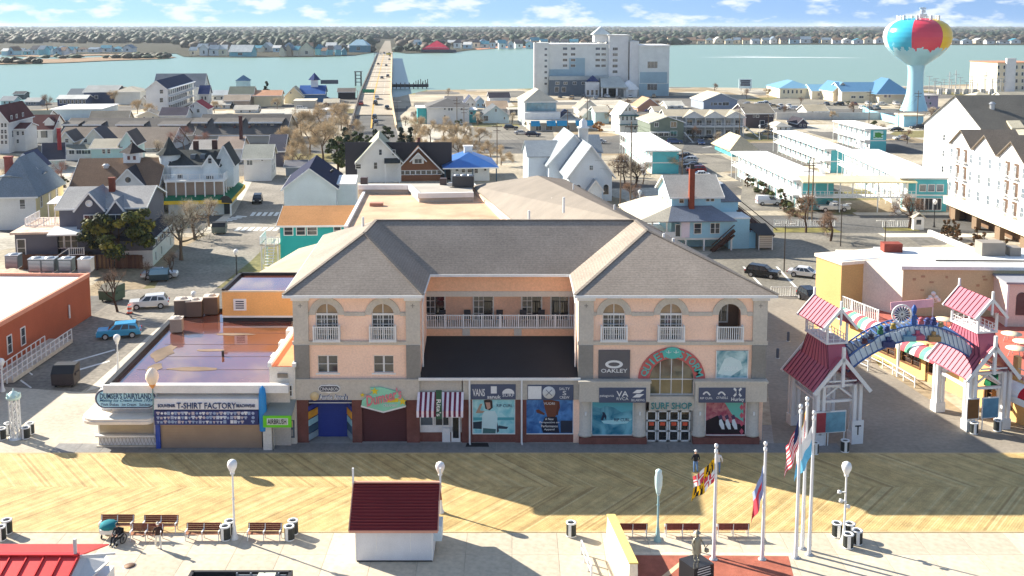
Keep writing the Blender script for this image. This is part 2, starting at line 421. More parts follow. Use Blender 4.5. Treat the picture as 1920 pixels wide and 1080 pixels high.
struct('parking_lot',gp([(880,262),(1040,262),(1035,238),(880,238)],.008),LOTC)
struct('parking_lot',gp([(1385,395),(1500,395),(1440,330),(1395,330)],.008),LOTC)
struct('parking_lot',gp([(1400,200),(1620,240),(1630,200),(1480,178)],.004),LOTC)
struct('pavement',gp([(395,437),(440,400),(478,330),(462,330),(425,400),(372,437)],.02),CONC)
struct('pavement',gp([(205,722),(345,575),(330,585),(160,735)],.02),CONC)
struct('lawn',gp([(1450,436),(1580,436),(1560,427),(1450,427)],.014),GRASS)
struct('lawn',gp([(1660,433),(1725,433),(1715,427),(1655,427)],.014),GRASS)
band('pavement',YA0-3.5,YA0-.2,60,160,CONC,.02)
band('pavement',YA1+.2,YA1+3,62,160,CONC,.02)
# painted markings, each stripe its own sheet
def stripes(label,L,m=LINE):
 b=MB()
 for q in L:b.poly([tuple(G(x,y)[:2])+(.018,)for x,y in q])
 o=b.build('road_marking',m);o['kind']='structure';return o
stripes('',[[(468+k*11,405),(475+k*11,405),(481+k*11,398),(474+k*11,398)]for k in range(5)])
stripes('',[[(438+k*12,433),(446+k*12,433),(455+k*12,426),(447+k*12,426)]for k in range(7)])
stripes('',[[(405+k*9,416-k*2.4),(425+k*9,417-k*2.4),(428+k*9,415-k*2.4),(408+k*9,414-k*2.4)]for k in range(5)])
stripes('',[[(60,650+0),(130,640),(131,641.5),(60,652)],[(120,682),(215,655),(216,657),(120,684.5)],[(100,706),(205,676),(206,678),(100,709)],[(45,690),(62,702),(60,704),(43,692)],[(40,712),(60,727),(57,728),(37,714)]])
stripes('',[[(1330+k*62,500),(1334+k*62,500),(1372+k*62,540),(1367+k*62,540)]for k in range(4)])
stripes('',[[(1290+k*26,268+k*9),(1293+k*26,268+k*9),(1310+k*26,266+k*9),(1307+k*26,265.4+k*9)]for k in range(6)])
# ---------------- boardwalk, promenade
YS=G(960,831).y;YW0,YW1,YW2=G(960,851).y,G(960,914).y,G(960,998).y
band('boardwalk_bed',YW2,YW0,-70,70,mat('wood',S(70,58,40),'boardwalk_bed'),.004)
PL=[mat('wood',S(*c,.78),'boardwalk_plank',vary=.28)for c in((224,193,132),(228,199,138),(219,187,126),(232,206,148),(212,181,122),(198,167,112))]
def planks(Ya,Yb,sgn,X0=-48,X1=58):
 b=MB();sp=.21;gap=.014;L=Yb-Ya;n=int((X1-X0+L)/sp)
 for i in range(n):
  x=X0-(L if sgn>0 else 0)+i*sp
  dx=L*sgn*.8
  m=rnd.choices(range(6),(30,26,22,14,8,5))[0];zt=.045+rnd.random()*.006
  b.slab([(x,Ya+.01,zt),(x+sp-gap,Ya+.01,zt),(x+sp-gap+dx,Yb-.01,zt),(x+dx,Yb-.01,zt)],.03,m)
 o=b.build('plank',PL);o['kind']='stuff';return o
planks(YW2,YW1,1);planks(YW1,YW0,-1)
b=MB()
for y in(YW0,YW2):b.box(-60,60,y-.12,y+.12,0,.055)
o=b.build('boardwalk_edge',mat('wood',S(196,172,128),'edge_board'));o['kind']='structure'
band('sidewalk',YW0,YS+4,-60,24,mat('concrete',S(176,172,165,.8),'sidewalk_concrete'),.004)
band('promenade',30,YW2,-60,60,mat('concrete',S(176,165,146),'joint_sand'),.003)
SLABS=[mat('concrete',S(*c),'promenade_slab')for c in((205,192,170),(198,186,165),(211,198,176))]
m_=[]
for k in range(3):
 q=MB();q.slab([(.012,.012,.03),(2.988,.012,.03),(2.988,2.988,.03),(.012,2.988,.03)],.03);m_.append(q.mesh('paving_slab',SLABS[k]))
for i in range(26):
 for j in range(4):
  o=inst(m_[rnd.randrange(3)],'paving_slab',None,(-39+i*3,YW2-3.15-j*3,.004));o['kind']='structure'
q=MB();q.slab([(.012,.01,.05),(1.97,.01,.05),(1.97,YS-YW0-.3,.05),(.012,YS-YW0-.3,.05)],.04);me_=q.mesh('paving_slab',mat('concrete',S(140,138,136),'grey_slab'))
for i in range(32):o=inst(me_,'paving_slab',None,(-37+i*1.985,YW0+.14,.006));o['kind']='structure'
# walk between the main building and the arch, plaza to its right
struct('plaza',[tuple(G(1420,560)[:2])+(.012,)]+gp([(1560,545),(1650,690),(1760,760),(1960,840)],.012)+[(60,YW0+.1,.012),(21,YW0+.1,.012)],mat('concrete',S(168,158,144,.75),'plaza_concrete'))
struct('terrace_floor',[tuple(p)for p in(G(-40,722),G(185,738),G(185,852),G(-300,852),G(-300,722))],mat('concrete',S(190,180,162),'corner_concrete'),z=.012)
# ---------------------------------------------------------------- trees
def rv(r,a=1.0):return Vector((r.uniform(-a,a),r.uniform(-a,a),r.uniform(-a,a)))
def bare_mesh(seed,H,spread,twigs,bark,tw,tl=.9,thick=.012,upright=.5):
 r=random.Random(seed);tb=MB();cb=MB();tips=[]
 def br(p,d,L,rad,lev):
  n=2 if lev<2 else 1;q=p
  for i in range(n):
   d=(d+rv(r,.16)+Vector((0,0,.06))).normalized();q2=q+d*L/n
   tb.tube(q,q2,rad*(1-.25*i/n),rad*(1-.25*(i+1)/n),5 if lev<2 else 3,0,False);q=q2
   if lev>=2:tips.append((q,d))
  if lev>=4 or rad<.012:tips.append((q,d));return
  k=3 if lev==0 else r.choice((2,3,3))
  for i in range(k):
   e=(d*upright+rv(r)*spread+Vector((0,0,.18))).normalized()
   br(q,e,L*r.uniform(.58,.8),rad*.62,lev+1)
 for s in range(r.choice((1,1,2))):
  br(Vector((r.uniform(-.2,.2),r.uniform(-.2,.2),-.1)),Vector((r.uniform(-.15,.15),r.uniform(-.15,.15),1)).normalized(),H*.30,H*.02+.05,0)
 for i in range(twigs):
  p,d=r.choice(tips);e=(d*.5+rv(r)*.9+Vector((0,0,.15))).normalized();l=tl*r.uniform(.5,1.3)
  a=e.cross(rv(r)).normalized()*thick;p=p+rv(r,.35)
  cb.add([p-a,p+a,p+e*l+a*.3,p+e*l-a*.3],[(0,1,2,3)],0)
  f=(e+rv(r,.8)).normalized();p2=p+e*l*.5
  cb.add([p2-a*.7,p2+a*.7,p2+f*l*.7],[(0,1,2)],0)
 return tb.mesh('trunk',bark),cb.mesh('crown',tw)
BARK=mat('bark',S(118,98,82),'grey_bark');BARKD=mat('bark',S(80,64,54),'dark_bark')
TW1=mat('twig',S(200,180,148),'tan_twigs');TW2=mat('twig',S(150,122,100),'brown_twigs');TW3=mat('twig',S(205,190,165),'pale_twigs');TW4=mat('twig',S(165,125,110),'reddish_twigs')
BT=[bare_mesh(s,9,.75,2600,BARK,TW1,1.0,.019)for s in(1,2,3)]+[bare_mesh(s,8,.8,1300,BARKD,TW2,.8,.015)for s in(4,5)]+[bare_mesh(6,9,.8,1700,BARK,TW3,.7,.014)]+[bare_mesh(7,7,.7,1300,BARK,TW4,.8,.014)]+[bare_mesh(8,6,.6,500,BARKD,TW2,.6,.011,.8)]
def btree(v,px,py,hpx,label,group=None,name='bare_tree'):
 p=G(px,py);base=(9,9,9,8,8,9,7,6)[v];s=hpx/ppm(p.y)/(base*.98)
 t=thing(name,label,'tree',p,rnd.uniform(0,6.28),group);t.scale=(s*rnd.uniform(.95,1.1),)*2+(s,)
 inst(BT[v][0],'trunk',t);inst(BT[v][1],'crown',t);return t
def leafy_mesh(seed,H,W,n,cols,trunk,shape='round',leaf=.34,cl=26,z0=.15):
 r=random.Random(seed);cb=MB();tb=MB();cs=[]
 for i in range(cl):
  f=r.uniform(z0,1)
  if shape=='round':rad=math.sqrt(max(.05,1-((f-.55)/.5)**2))*W/2
  elif shape=='cone':rad=(1.05-f)*W/2+.2
  elif shape=='flat':rad=(.55+.45*math.sin(f*2.6))*W/2
  else:rad=W/2*(1-.5*f)
  a=r.uniform(0,6.28);q=rad*math.sqrt(r.uniform(.15,1))*.85
  cs.append((Vector((q*math.cos(a),q*math.sin(a),f*H*.93)),r.uniform(.5,1.0)*W*.17,r.randrange(len(cols))))
 for i in range(n):
  c,cr,k=r.choice(cs);d=rv(r).normalized()*cr*r.uniform(.4,1.05);d.z*=.65;p=c+d
  nn=(d.normalized()+rv(r,.8)+Vector((0,0,.4))).normalized();a=nn.cross(rv(r)).normalized()*leaf*r.uniform(.5,1.1);bb=nn.cross(a).normalized()*leaf*r.uniform(.25,.6)
  m=k if r.random()<.75 else r.randrange(len(cols))
  cb.add([p-a,p+bb,p+a,p-bb],[(0,1,2,3)],m)
 tb.tube((0,0,-.1),(.1,0,H*.45),H*.028+.05,H*.018,7,0,False);tb.tube((.1,0,H*.45),(0,.1,H*.9),H*.018,.03,5,0,False)
 for i in range(7):
  c=cs[i][0];tb.tube((.08,0,max(.3,c.z*.6)),c,H*.011,.02,4,0,False)
 return tb.mesh('trunk',trunk),cb.mesh('crown',cols)
LG=lambda*L:[mat('leaf',S(*c),'foliage')for c in L]
LT={'cedar':leafy_mesh(21,9,10.5,9000,LG((112,112,42),(74,80,34),(46,56,28),(132,124,50)),BARKD,'flat',.40,46,.38),
 'pine':leafy_mesh(22,8,5,3600,LG((70,82,42),(48,60,34),(88,96,46)),BARKD,'round',.36,28),
 'dark':leafy_mesh(23,9,5,3600,LG((38,54,38),(48,66,42),(30,42,34)),BARKD,'cone',.36,28),
 'bush':leafy_mesh(24,3,3,900,LG((86,92,50),(60,68,40)),BARKD,'round',.3,12,.05),
 'cypress':leafy_mesh(25,4,1.9,1400,LG((104,70,40),(82,64,38),(66,60,34),(120,84,50)),BARKD,'cone',.2,26,.03),
 'rust':leafy_mesh(26,3,4,1200,LG((176,120,60),(150,105,60),(190,140,80)),BARK,'round',.3,14,.05)}
LH={'cedar':9,'pine':8,'dark':9,'bush':3,'cypress':4,'rust':3}
def ltree(kind,px,py,hpx,label,group=None,name='evergreen_tree',cat='tree',z=0.0,wide=1.0):
 p=G(px,py,z);s=hpx/ppm(p.y)/LH[kind]
 t=thing(name,label,cat,p,rnd.uniform(0,6.28),group);t.scale=(s*wide,s*wide,s)
 inst(LT[kind][0],'trunk',t);inst(LT[kind][1],'crown',t);return t
# ---------------------------------------------------------------- far woods: one mass of crowns
def blob(b,x,y,z,rx,rz,m,r,seg=6):
 vs=[];prof=((.0,.55),(.35,.95),(.7,.85),(1.0,.2))
 for zz,k in prof:
  for i in range(seg):
   t=2*math.pi*(i+r.random()*.5)/seg;q=rx*k*r.uniform(.75,1.2)
   vs.append((x+q*math.cos(t),y+q*math.sin(t)*.8,z+rz*zz*r.uniform(.88,1.08)))
 n=len(prof)
 b.add(vs,[(k*seg+i,k*seg+(i+1)%seg,(k+1)*seg+(i+1)%seg,(k+1)*seg+i)for k in range(n-1)for i in range(seg)]+[tuple(range((n-1)*seg,n*seg))],m,True)
WOODS=[mat('leaf',S(*c),'woodland_crown',vary=.3)for c in((40,58,46),(52,70,50),(76,72,58),(92,82,70),(62,62,50))]
b=MB();r=random.Random(5);Yw=1450.0
while Yw<13500:
 sp=9+Yw*.0032;hw=Yw*.52
 x=-hw
 while x<hw:
  px=960+x/Yw*2000;lim=1950 if px<340 else 1560 if px<420 else 1460 if px<700 else 1620 if px<900 else 1850 if px<1290 else 2020
  if Yw>lim and not(704<px<746 and Yw<2500):
   green=.75 if px<1000 else.45
   clus=math.sin(x*.006+Yw*.002)+math.sin(x*.0021-Yw*.004)
   m=r.choice((0,0,1))if(clus>.1 and r.random()<green)or r.random()<green*.35 else r.choice((2,3,4))
   if r.random()<.92:blob(b,x+r.uniform(-4,4),Yw+r.uniform(-25,25),-1,(7+Yw*.0022)*r.uniform(.7,1.3),(13 if m<2 else 11)*r.uniform(.7,1.35),m,r,7)
  x+=sp*r.uniform(.8,1.2)
 Yw*=1.055
for px,py,n,sx in((250,108,26,50),(300,107,10,20),(20,117,12,50),(130,108,8,60)):
 for i in range(n):
  p=G(px+r.gauss(0,sx*.5),py+r.uniform(-1.5,.8));blob(b,p.x,p.y,-.6,r.uniform(4,8),r.uniform(2.5,6),r.choice((2,4,1)),r)
for i in range(70):
 px=r.choice((r.uniform(745,1000),r.uniform(1290,1900),r.uniform(640,700),r.uniform(760,840)));p=G(px,(98 if px<860 else 88.5 if px<1010 else 82)-r.uniform(1,5));blob(b,p.x,p.y,-.6,r.uniform(5,9),r.uniform(6,12),r.choice((0,1,2,3,4)),r)
struct('road',gp([(709,99),(735,99),(732,76),(722,76)],-.3),mat('concrete',S(140,130,114),'far_road'))
o=b.build('forest',WOODS);o['kind']='stuff'
# ---------------------------------------------------------------- bridge
BZ=4.5
L=[G(656,240,.3),G(664,215,.4),G(675,177,BZ),G(708,99,BZ)];Rr=[G(743,240,.3),G(738.5,215,.4),G(733,177,BZ),G(735.5,99,BZ)]
br_=thing('bridge','long pale concrete road bridge running out across the bay with cars on it','bridge',(L[1]+Rr[1])/2)
br_loc=br_.location.copy()
def loc_(p,dz=0):return(p[0]-br_loc.x,p[1]-br_loc.y,p[2]-br_loc.z+dz)
bc=mat('concrete',S(176,164,146),'bridge_concrete')
b=MB()
for i in range(1,3):b.slab([loc_(L[i]),loc_(Rr[i]),loc_(Rr[i+1]),loc_(L[i+1])],.9)
b.build('deck',bc,br_)
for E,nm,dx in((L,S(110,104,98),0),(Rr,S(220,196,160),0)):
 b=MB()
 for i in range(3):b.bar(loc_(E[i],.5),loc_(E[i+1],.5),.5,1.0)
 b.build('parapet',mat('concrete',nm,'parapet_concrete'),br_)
for k in range(14):
 f=k/13;a=L[2].lerp(L[3],f);c=Rr[2].lerp(Rr[3],f);b=MB();b.bar(loc_(a,-BZ*.62),loc_(c,-BZ*.62),1.6,6.0);b.build('pier',bc,br_)
b=MB()
for k in range(40):
 f=k/40;a=L[2].lerp(L[3],f);c=Rr[2].lerp(Rr[3],f);g=(L[2].lerp(L[3],f+.012),Rr[2].lerp(Rr[3],f+.012))
 for u in(.27,.76):p=loc_(a.lerp(c,u),.012);q=loc_(g[0].lerp(g[1],u),.012);b.poly([(p[0]-.1,p[1],p[2]),(p[0]+.1,p[1],p[2]),(q[0]+.1,q[1],q[2]),(q[0]-.1,q[1],q[2])])
b.build('lane_line',LINE,br_)['kind']='stuff'
b=MB()
for i in range(3):
 p=loc_(L[i].lerp(Rr[i],.46),.02);q=loc_(L[i+1].lerp(Rr[i+1],.46),.02);b.poly([(p[0]-.25,p[1],p[2]),(p[0]+.25,p[1],p[2]),(q[0]+.25,q[1],q[2]),(q[0]-.25,q[1],q[2])])
b.build('centre_line',YLINE,br_)
# drawbridge cabin, overhead gantry, pier fender, sign
def bridge_pt(py,u):
 f=(py-177)/(99-177);f=1/(1+(1/max(f,1e-4)-1)*((99-HOR)/(177-HOR)))if f>0 else 0
 return L[2].lerp(L[3],f).lerp(Rr[2].lerp(Rr[3],f),u)
p0=G(672,157,0);t=thing('bridge_tower','dark steel frame tower standing in the water left of the road bridge','tower',(p0.x,p0.y,-1.2))
b=MB();hh=zat(p0.y,135)+1.2
for x in(-1.6,1.6):
 for y in(-1.6,1.6):b.box(x-.2,x+.2,y-.2,y+.2,0,hh)
for z in(2,4,6,8):b.box(-1.8,1.8,-1.75,-1.45,z,z+.3);b.box(-1.8,1.8,1.45,1.75,z,z+.3);b.box(-1.75,-1.45,-1.8,1.8,z,z+.3);b.box(1.45,1.75,-1.8,1.8,z,z+.3)
b.build('frame',mat('metal',(.12,.13,.14),'dark_steel'),t)
b=MB();b.box(-2.1,2.1,-2.1,2.1,hh,hh+.4);b.build('roof',BLACK,t)
pa,pb=bridge_pt(141.5,-.03),bridge_pt(141.5,1.03)
t=thing('sign_gantry','grey overhead gantry with a yellow panel spanning the road bridge','gantry',pa)
b=MB();v=pb-pa;b.box(-.2,.2,-.2,.2,0,5.2);b.box(v.x-.2,v.x+.2,v.y-.2,v.y+.2,0,5.2);b.bar((0,0,4.8),(v.x,v.y,4.8),.35,.5);b.bar((0,0,5.4),(v.x,v.y,5.4),.2,.2)
b.build('frame',STEEL,t);b=MB();b.box(v.x*.66,v.x*.93,-.45,-.25,4.1,5.6);b.build('panel',mat('paint',S(190,170,70),'dull_yellow_sign'),t)
t=thing('timber_fender','dark timber pier fender in the water right of the bridge','pier',G(766,166,-1.2))
b=MB();b.box(-9,11,-1.5,1.5,.8,2.4)
for i in range(9):b.tube((-9+i*2.4,-1.6,-1),(-9+i*2.4,-1.6,3.4),.25)
b.build('timber',mat('wood',S(40,44,54),'black_timber'),t);b=MB()
for i in range(6):b.tube((4+i*1.3,1.6,1),(4+i*1.3,1.6,4.2+(i%3)*.5),.22)
b.build('piling',DARKW,t)
p0=G(680,193,0);t=thing('direction_sign','green overhead road sign at the foot of the bridge','sign',p0)
b=MB();b.tube((-2.2,0,0),(-2.2,0,5.5),.15);b.bar((-2.2,0,5.2),(5.6,0,5.2),.15);b.build('post',STEEL,t);b=MB();b.box(0,5.2,-.15,-.08,4.0,6.0);b.build('panel',mat('paint',S(60,150,110),'green_sign'),t)
# ================================================================ BUILDINGS BEHIND
cW=S(232,232,228,.9);cPB=S(190,214,220,.9);cCR=S(232,220,190,.85);cNAVY=S(48,58,84);cSL=S(98,96,96);cTAN=S(160,146,126)
cBR=S(120,98,82);cTEAL=S(70,180,185,.9);cGRY=S(150,152,150);cMAR=S(92,52,52);cBLU=S(60,110,160)
def gpart(t,x0,x1,y0,y1,z0,h,rise,wall,roofm,kind='gy',over=.3,fas=True):
 """a gabled piece of a larger house: wall and roof parts under the same thing"""
 b=MB();w_,d_=x1-x0,y1-y0
 if kind=='gy':b.pry([(x0,z0),(x1,z0),(x1,z0+h),((x0+x1)/2,z0+h+rise),(x0,z0+h)],y0,y1)
 elif kind=='gx':b.prx([(y0,z0),(y1,z0),(y1,z0+h),((y0+y1)/2,z0+h+rise),(y0,z0+h)],x0,x1)
 else:b.box(x0,x1,y0,y1,z0,z0+h)
 b.build('wall',wall,t);rb=roofmesh(w_,d_,h,rise,kind,over);rb.build('roof',roofm,t,(x0,y0,z0))
 if fas and kind=='gy':
  q=MB();k=rise/(w_/2);lo=h-k*over
  q.bar((-over,-over-.03,lo-.08),(w_/2,-over-.03,h+rise-.08),.05,.24);q.bar((w_/2,-over-.03,h+rise-.08),(w_+over,-over-.03,lo-.08),.05,.24)
  q.build('fascia',WHITE,t,(x0,y0,z0))
def railing(t,P,h=1.0,m=None,step=1.6,name='railing',thin=.05,mid=2):
 b=MB()
 for i in range(len(P)-1):
  p,q=Vector(P[i]),Vector(P[i+1]);n=max(1,int((q-p).length/step))
  for k in range(min(i,1),n+1):c=p.lerp(q,k/n);b.box(c.x-thin,c.x+thin,c.y-thin,c.y+thin,c.z,c.z+h)
  for k in range(mid):z=h*(k+1)/mid;b.bar(p+Vector((0,0,z)),q+Vector((0,0,z)),thin*1.4)
 return b.build(name,m or WHITE,t)
def balustrade(t,P,h=1.0,m=None,step=.24,name='railing',post=2.0):
 b=MB()
 for i in range(len(P)-1):
  p,q=Vector(P[i]),Vector(P[i+1]);L_=(q-p).length;n=max(2,int(L_/step))
  for k in range(min(i,1),n+1):c=p.lerp(q,k/n);b.box(c.x-.03,c.x+.03,c.y-.03,c.y+.03,c.z+.08,c.z+h)
  n=max(1,int(L_/post))
  for k in range(min(i,1),n+1):c=p.lerp(q,k/n);b.box(c.x-.06,c.x+.06,c.y-.06,c.y+.06,c.z,c.z+h+.08)
  for z in(.08,h):b.bar(p+Vector((0,0,z)),q+Vector((0,0,z)),.08)
 return b.build(name,m or WHITE,t)
# ---- left, by the bay
t=house('white waterfront hotel with navy roof and three tiers of balconies',275,314,212,167,151,56,'gy',cW,cNAVY,cat='hotel',name='hotel',rk='shingle',wf=[(302,188,6,8),(302,172,6,7)])
for k in range(3):
 for i in range(12):window(t,(t['w']+.02,3+i*4.3,.9+k*3.0),3.0,2.0,R(90),'3')
for k in range(3):railing(t,[(t['w']+1.2,1,.5+k*3),(t['w']+1.2,54,.5+k*3)],.8,None,4.3)
for k in(1,2,3):
 b=MB();b.box(t['w'],t['w']+1.3,.5,55,k*3+.1,k*3+.3);b.build('balcony_floor',WHITE,t)
house('long white hotel wing with grey roof behind the navy roofed one',290,380,188,163,138,15,'gx',cW,S(140,142,145),cat='hotel',name='hotel',wr=[(4,2,2,1.6),(9,2,2,1.6),(4,5.5,2,1.6),(9,5.5,2,1.6)])
house('small white building with royal blue roof beside the navy roofed hotel',374,391,193,175,160,8,'gx',cW,S(50,70,120),wf=[(379,184,3,6),(385,184,3,6)])
house('low pale blue flat warehouse between the marina and the grey roofs',96,187,226,206,0,24,'flat',S(190,208,214),WHITEM,cat='warehouse',name='warehouse')
house('waterfront restaurant with ribbed grey metal roof',126,158,195,180,166,16,'gx',S(70,84,110),S(130,132,128),cat='restaurant',name='restaurant',rk='metal')
house('dark blue waterfront shed with grey gable roof at the marina',158,216,195,172,160,18,'gx',S(56,70,100),S(160,162,160),cat='restaurant',name='restaurant',wf=[(165,182,5,6),(180,182,5,6)])
house('blue marina building with many dark windows along its front',108,160,199,185,178,10,'gx',S(60,76,110),S(205,205,200),cat='restaurant',name='restaurant',wf=[(114+7*k,191,4,6)for k in range(7)])
house('cream marina building with pale hip roof beside the hotel',214,262,196,172,162,16,'hip',S(215,214,206),S(190,182,165))
house('grey open boat house standing on posts over the water',26,44,187,176,171,8,'gx',S(80,84,90),S(70,74,80),cat='boat house',name='boat_house')
house('white multi storey house with maroon gable roof at the picture edge',-22,16,288,226,199,20,'gy',cW,cMAR,wf=[(3,235,4,7),(9,235,4,7),(3,247,4,7),(9,247,4,7),(3,257,4,7),(10,257,4,7),(3,267,4,6),(10,267,4,6)],wr=[(3,8,1,1.8),(7,8,1,1.8),(12,8,1,1.8),(3,4,1,1.8),(7,4,1,1.8)])
house('white three storey house with small maroon porch roof',18,47,284,241,230,10,'gx',cW,cMAR,wf=[(23,250,4,7),(33,250,4,7),(42,250,4,7),(23,265,4,7),(33,265,4,7)])
house('long green black roof behind the maroon roofed house',28,82,245,227,207,16,'gx',cW,S(72,84,80))
t=house('maroon roofed house with one white dormer and a dark porch',56,98,268,242,215,13,'gx',cW,cMAR,wf=[(66,252,9,14,'1'),(82,252,12,13,'1')])
gpart(t,t['w']*.6,t['w']*.6+2.6,1.5,5,t['h']+.6,1.4,1.2,mat('siding',cW),mat('shingle',cMAR))
# long dark roofed row with shed dormers
SLM=mat('shingle',S(104,100,96),'slate_shingle')
def shed_dormers(t,spans,ax,Yf,dep,h,rise,f0=.38,f1=.80):
 for(p0,p1)in spans:
  y0=dep/2*f0;y1=dep/2*f1;k=rise/(dep/2);zb=h+k*y0;zt=h+k*y1
  Yw_=Yf+y0;x0=xat(Yw_,zb,p0)-ax;x1=xat(Yw_,zb,p1)-ax;ft=zb+(zt-zb)*.62
  b=MB();b.prx([(y0,zb),(y1,zt),(y0,ft)],x0,x1);d=b.build('dormer',mat('siding',S(70,78,92),'dormer_wall'),t)
  b=MB();b.slab([(x0-.3,y0-.4,ft+.05),(x1+.3,y0-.4,ft+.05),(x1+.3,y1,zt+.12),(x0-.3,y1,zt+.12)],.12);b.build('dormer_roof',SLM,d)
  b=MB();b.box(x0-.32,x1+.32,y0-.5,y0-.42,ft-.32,ft+.1);b.build('fascia',WHITE,d)
  n=max(2,int((x1-x0)/1.6))
  for i in range(n):
   b=MB();xx=x0+(x1-x0)*(i+.5)/n;b.box(xx-.55,xx+.55,y0-.04,y0+.01,zb+.25,ft-.35);b.build('pane',GLASS,d)
for lab,p0,p1,pr,sp in(('long slate roofed row building with four shed dormers, right end by the bare trees',366,533,214,[(361,388),(404,452),(468,528)]),('long slate roofed row building with shed dormers behind the tan gables',112,364,221,[(118,146),(158,189),(219,269),(299,349)])):
 t=house(lab,p0,p1,268,252,pr,20,'gx',S(190,186,176),SLM,rot=0,cat='row building',name='row_building',wr=[(5,2,1.2,1.6),(12,2,1.2,1.6)])
 t['label']=lab if p0<200 else 'long slate roofed row building with three shed dormers, ending by the bare trees'
 shed_dormers(t,sp,t.location.x,t.location.y,20,t['h'],t['rise'])
 b=MB()
 for i in range(6 if p0<200 else 4):xx=t['w']*(i+.5)/6;b.box(xx-.3,xx+.3,3.0,3.6,t['h']+1.0,t['h']+2.2)
 b.build('vent',mat('brick',S(110,80,70)),t)
# gabled cluster in front of it
house('tan roofed long house behind the white gables',102,316,284,276,238,18,'gx',cW,S(150,136,122),rot=0)
house('white gable fronted house between two smaller gables',152,204,297,270,241,10,'gy',S(226,222,208),S(84,82,88),wf=[(160,264,6,6)])
house('small white gabled house with square attic window',113,137,298,262,247,9,'gy',S(226,222,208),S(96,92,90),wf=[(125,264,6,7)])
house('white low house with green grey roof and a band of windows',118,172,301,279,271,5,'gx',cW,S(120,120,110),wf=[(134,285,9,8,'3'),(147,285,9,8,'3'),(160,285,16,8,'6')])
t=house('pale teal house with beige roof and a gable at its right',172,226,304,277,260,10,'gx',S(178,212,208),S(180,172,154),wf=[(194,284,5,8),(203,284,5,8)])
house('pale teal gabled house with a slate roof left of the turret',226,254,303,268,247,10,'gy',S(190,220,218),S(86,82,82),wf=[(246,265,4,4)])
house('small pale blue house with charcoal roof and red chimney',84,118,322,298,268,10,'gx',S(170,196,196),S(66,68,80),rot=22,chim=[(.8,.3,9.6,.9,S(140,50,55))])
house('tan flat roof garage beside the small pale blue house',40,76,318,300,0,10,'flat',S(190,182,165),S(196,186,166),cat='garage',name='garage')
# big white house with brown roof and cupola
t=house('large white house with broad brown roof and square white cupola',138,292,410,349,297,14,'gx',cW,S(134,108,88),rot=6.5,wr=[(4,5,1.1,1.8),(9,5,1.1,1.8),(4,1.8,1.1,1.8),(9,1.8,1.1,1.8)])
w_,h_,ri=t['w'],t['h'],t['rise']
gpart(t,w_*.47,w_*.47+6.0,-1.0,6.5,0,h_-.1,3.2,mat('siding',cW),mat('shingle',S(60,58,66)))
q=MB();q.lathe([(.0,0),(.5,0)],16);o=q.build('round_window',GLASS,t,(w_*.47+3,-1.05,h_+1.1));o.rotation_euler=(R(90),0,0)
cu=MB();x0=w_*.52;cu.box(x0,x0+2.9,5.6,8.4,h_+ri-1.6,h_+ri+1.0);c_=cu.build('cupola',WHITE,t)
cu=MB();cu.lathe([(2.5,0),(1.0,.9),(.05,1.9)],4,(x0+1.45,7,h_+ri+1.0),sm=False);cu.build('cupola_roof',mat('shingle',S(60,54,56)),c_)
window(t,(x0+1.0,5.58,h_+ri-.2),.5,.7,0,'1');window(t,(x0+2.0,5.58,h_+ri-.2),.5,.7,0,'1')
q=MB();q.lathe([(.45,0),(.5,.3),(.7,.5),(.3,.8)],8,(w_*.33,4.6,h_+ri*.62));q.build('vent',WHITE,t)
# yellow house, far left
t=house('pale yellow house with blue grey hip roof and brick chimneys',-14,67,432,366,290,15,'hip',S(236,216,160,.9),S(128,140,150),wf=[(40,381,9,15)],wr=[(2.5,3.4,.9,1.8),(7,3.2,.9,1.8),(11,3.4,.9,1.8)])
w_,h_,ri=t['w'],t['h'],t['rise'];b=MB();b.box(-.01,w_-.05,-.04,-.01,0,h_-.3);b.build('front_wall',mat('siding',cW),t)
window(t,(xat(t.location.y,4,40)-t.location.x,-.05,3.6),.85,1.5)
rm=mat('shingle',S(128,140,150))
gpart(t,.8,4.4,1.6,6,h_+.9,1.9,.25,mat('siding',cW),rm,'gy',.25,False)
for xx in(1.7,3.4):window(t,(xx,1.58,h_+1.2),.6,1.2)
gpart(t,w_-4,w_-1.3,8.2,10.2,h_+.8,1.7,.25,mat('siding',cW),rm,'gx',.2,False);window(t,(w_-1.28,8.8,h_+1.0),.5,1.3,R(90));window(t,(w_-1.28,9.6,h_+1.0),.5,1.3,R(90))
gpart(t,1.0,5.0,8,15,h_+2,1.6,2.4,mat('siding',cW),mat('shingle',S(70,76,100)))
for cx,cz in((2.0,h_+4.4),(1.0,h_+5.6)):
 b=MB();b.box(cx,cx+1.1,4.2,5.3,h_+1,cz);b.box(cx-.1,cx+1.2,4.1,5.4,cz,cz+.3);b.build('chimney',mat('brick',S(150,84,76)),t)
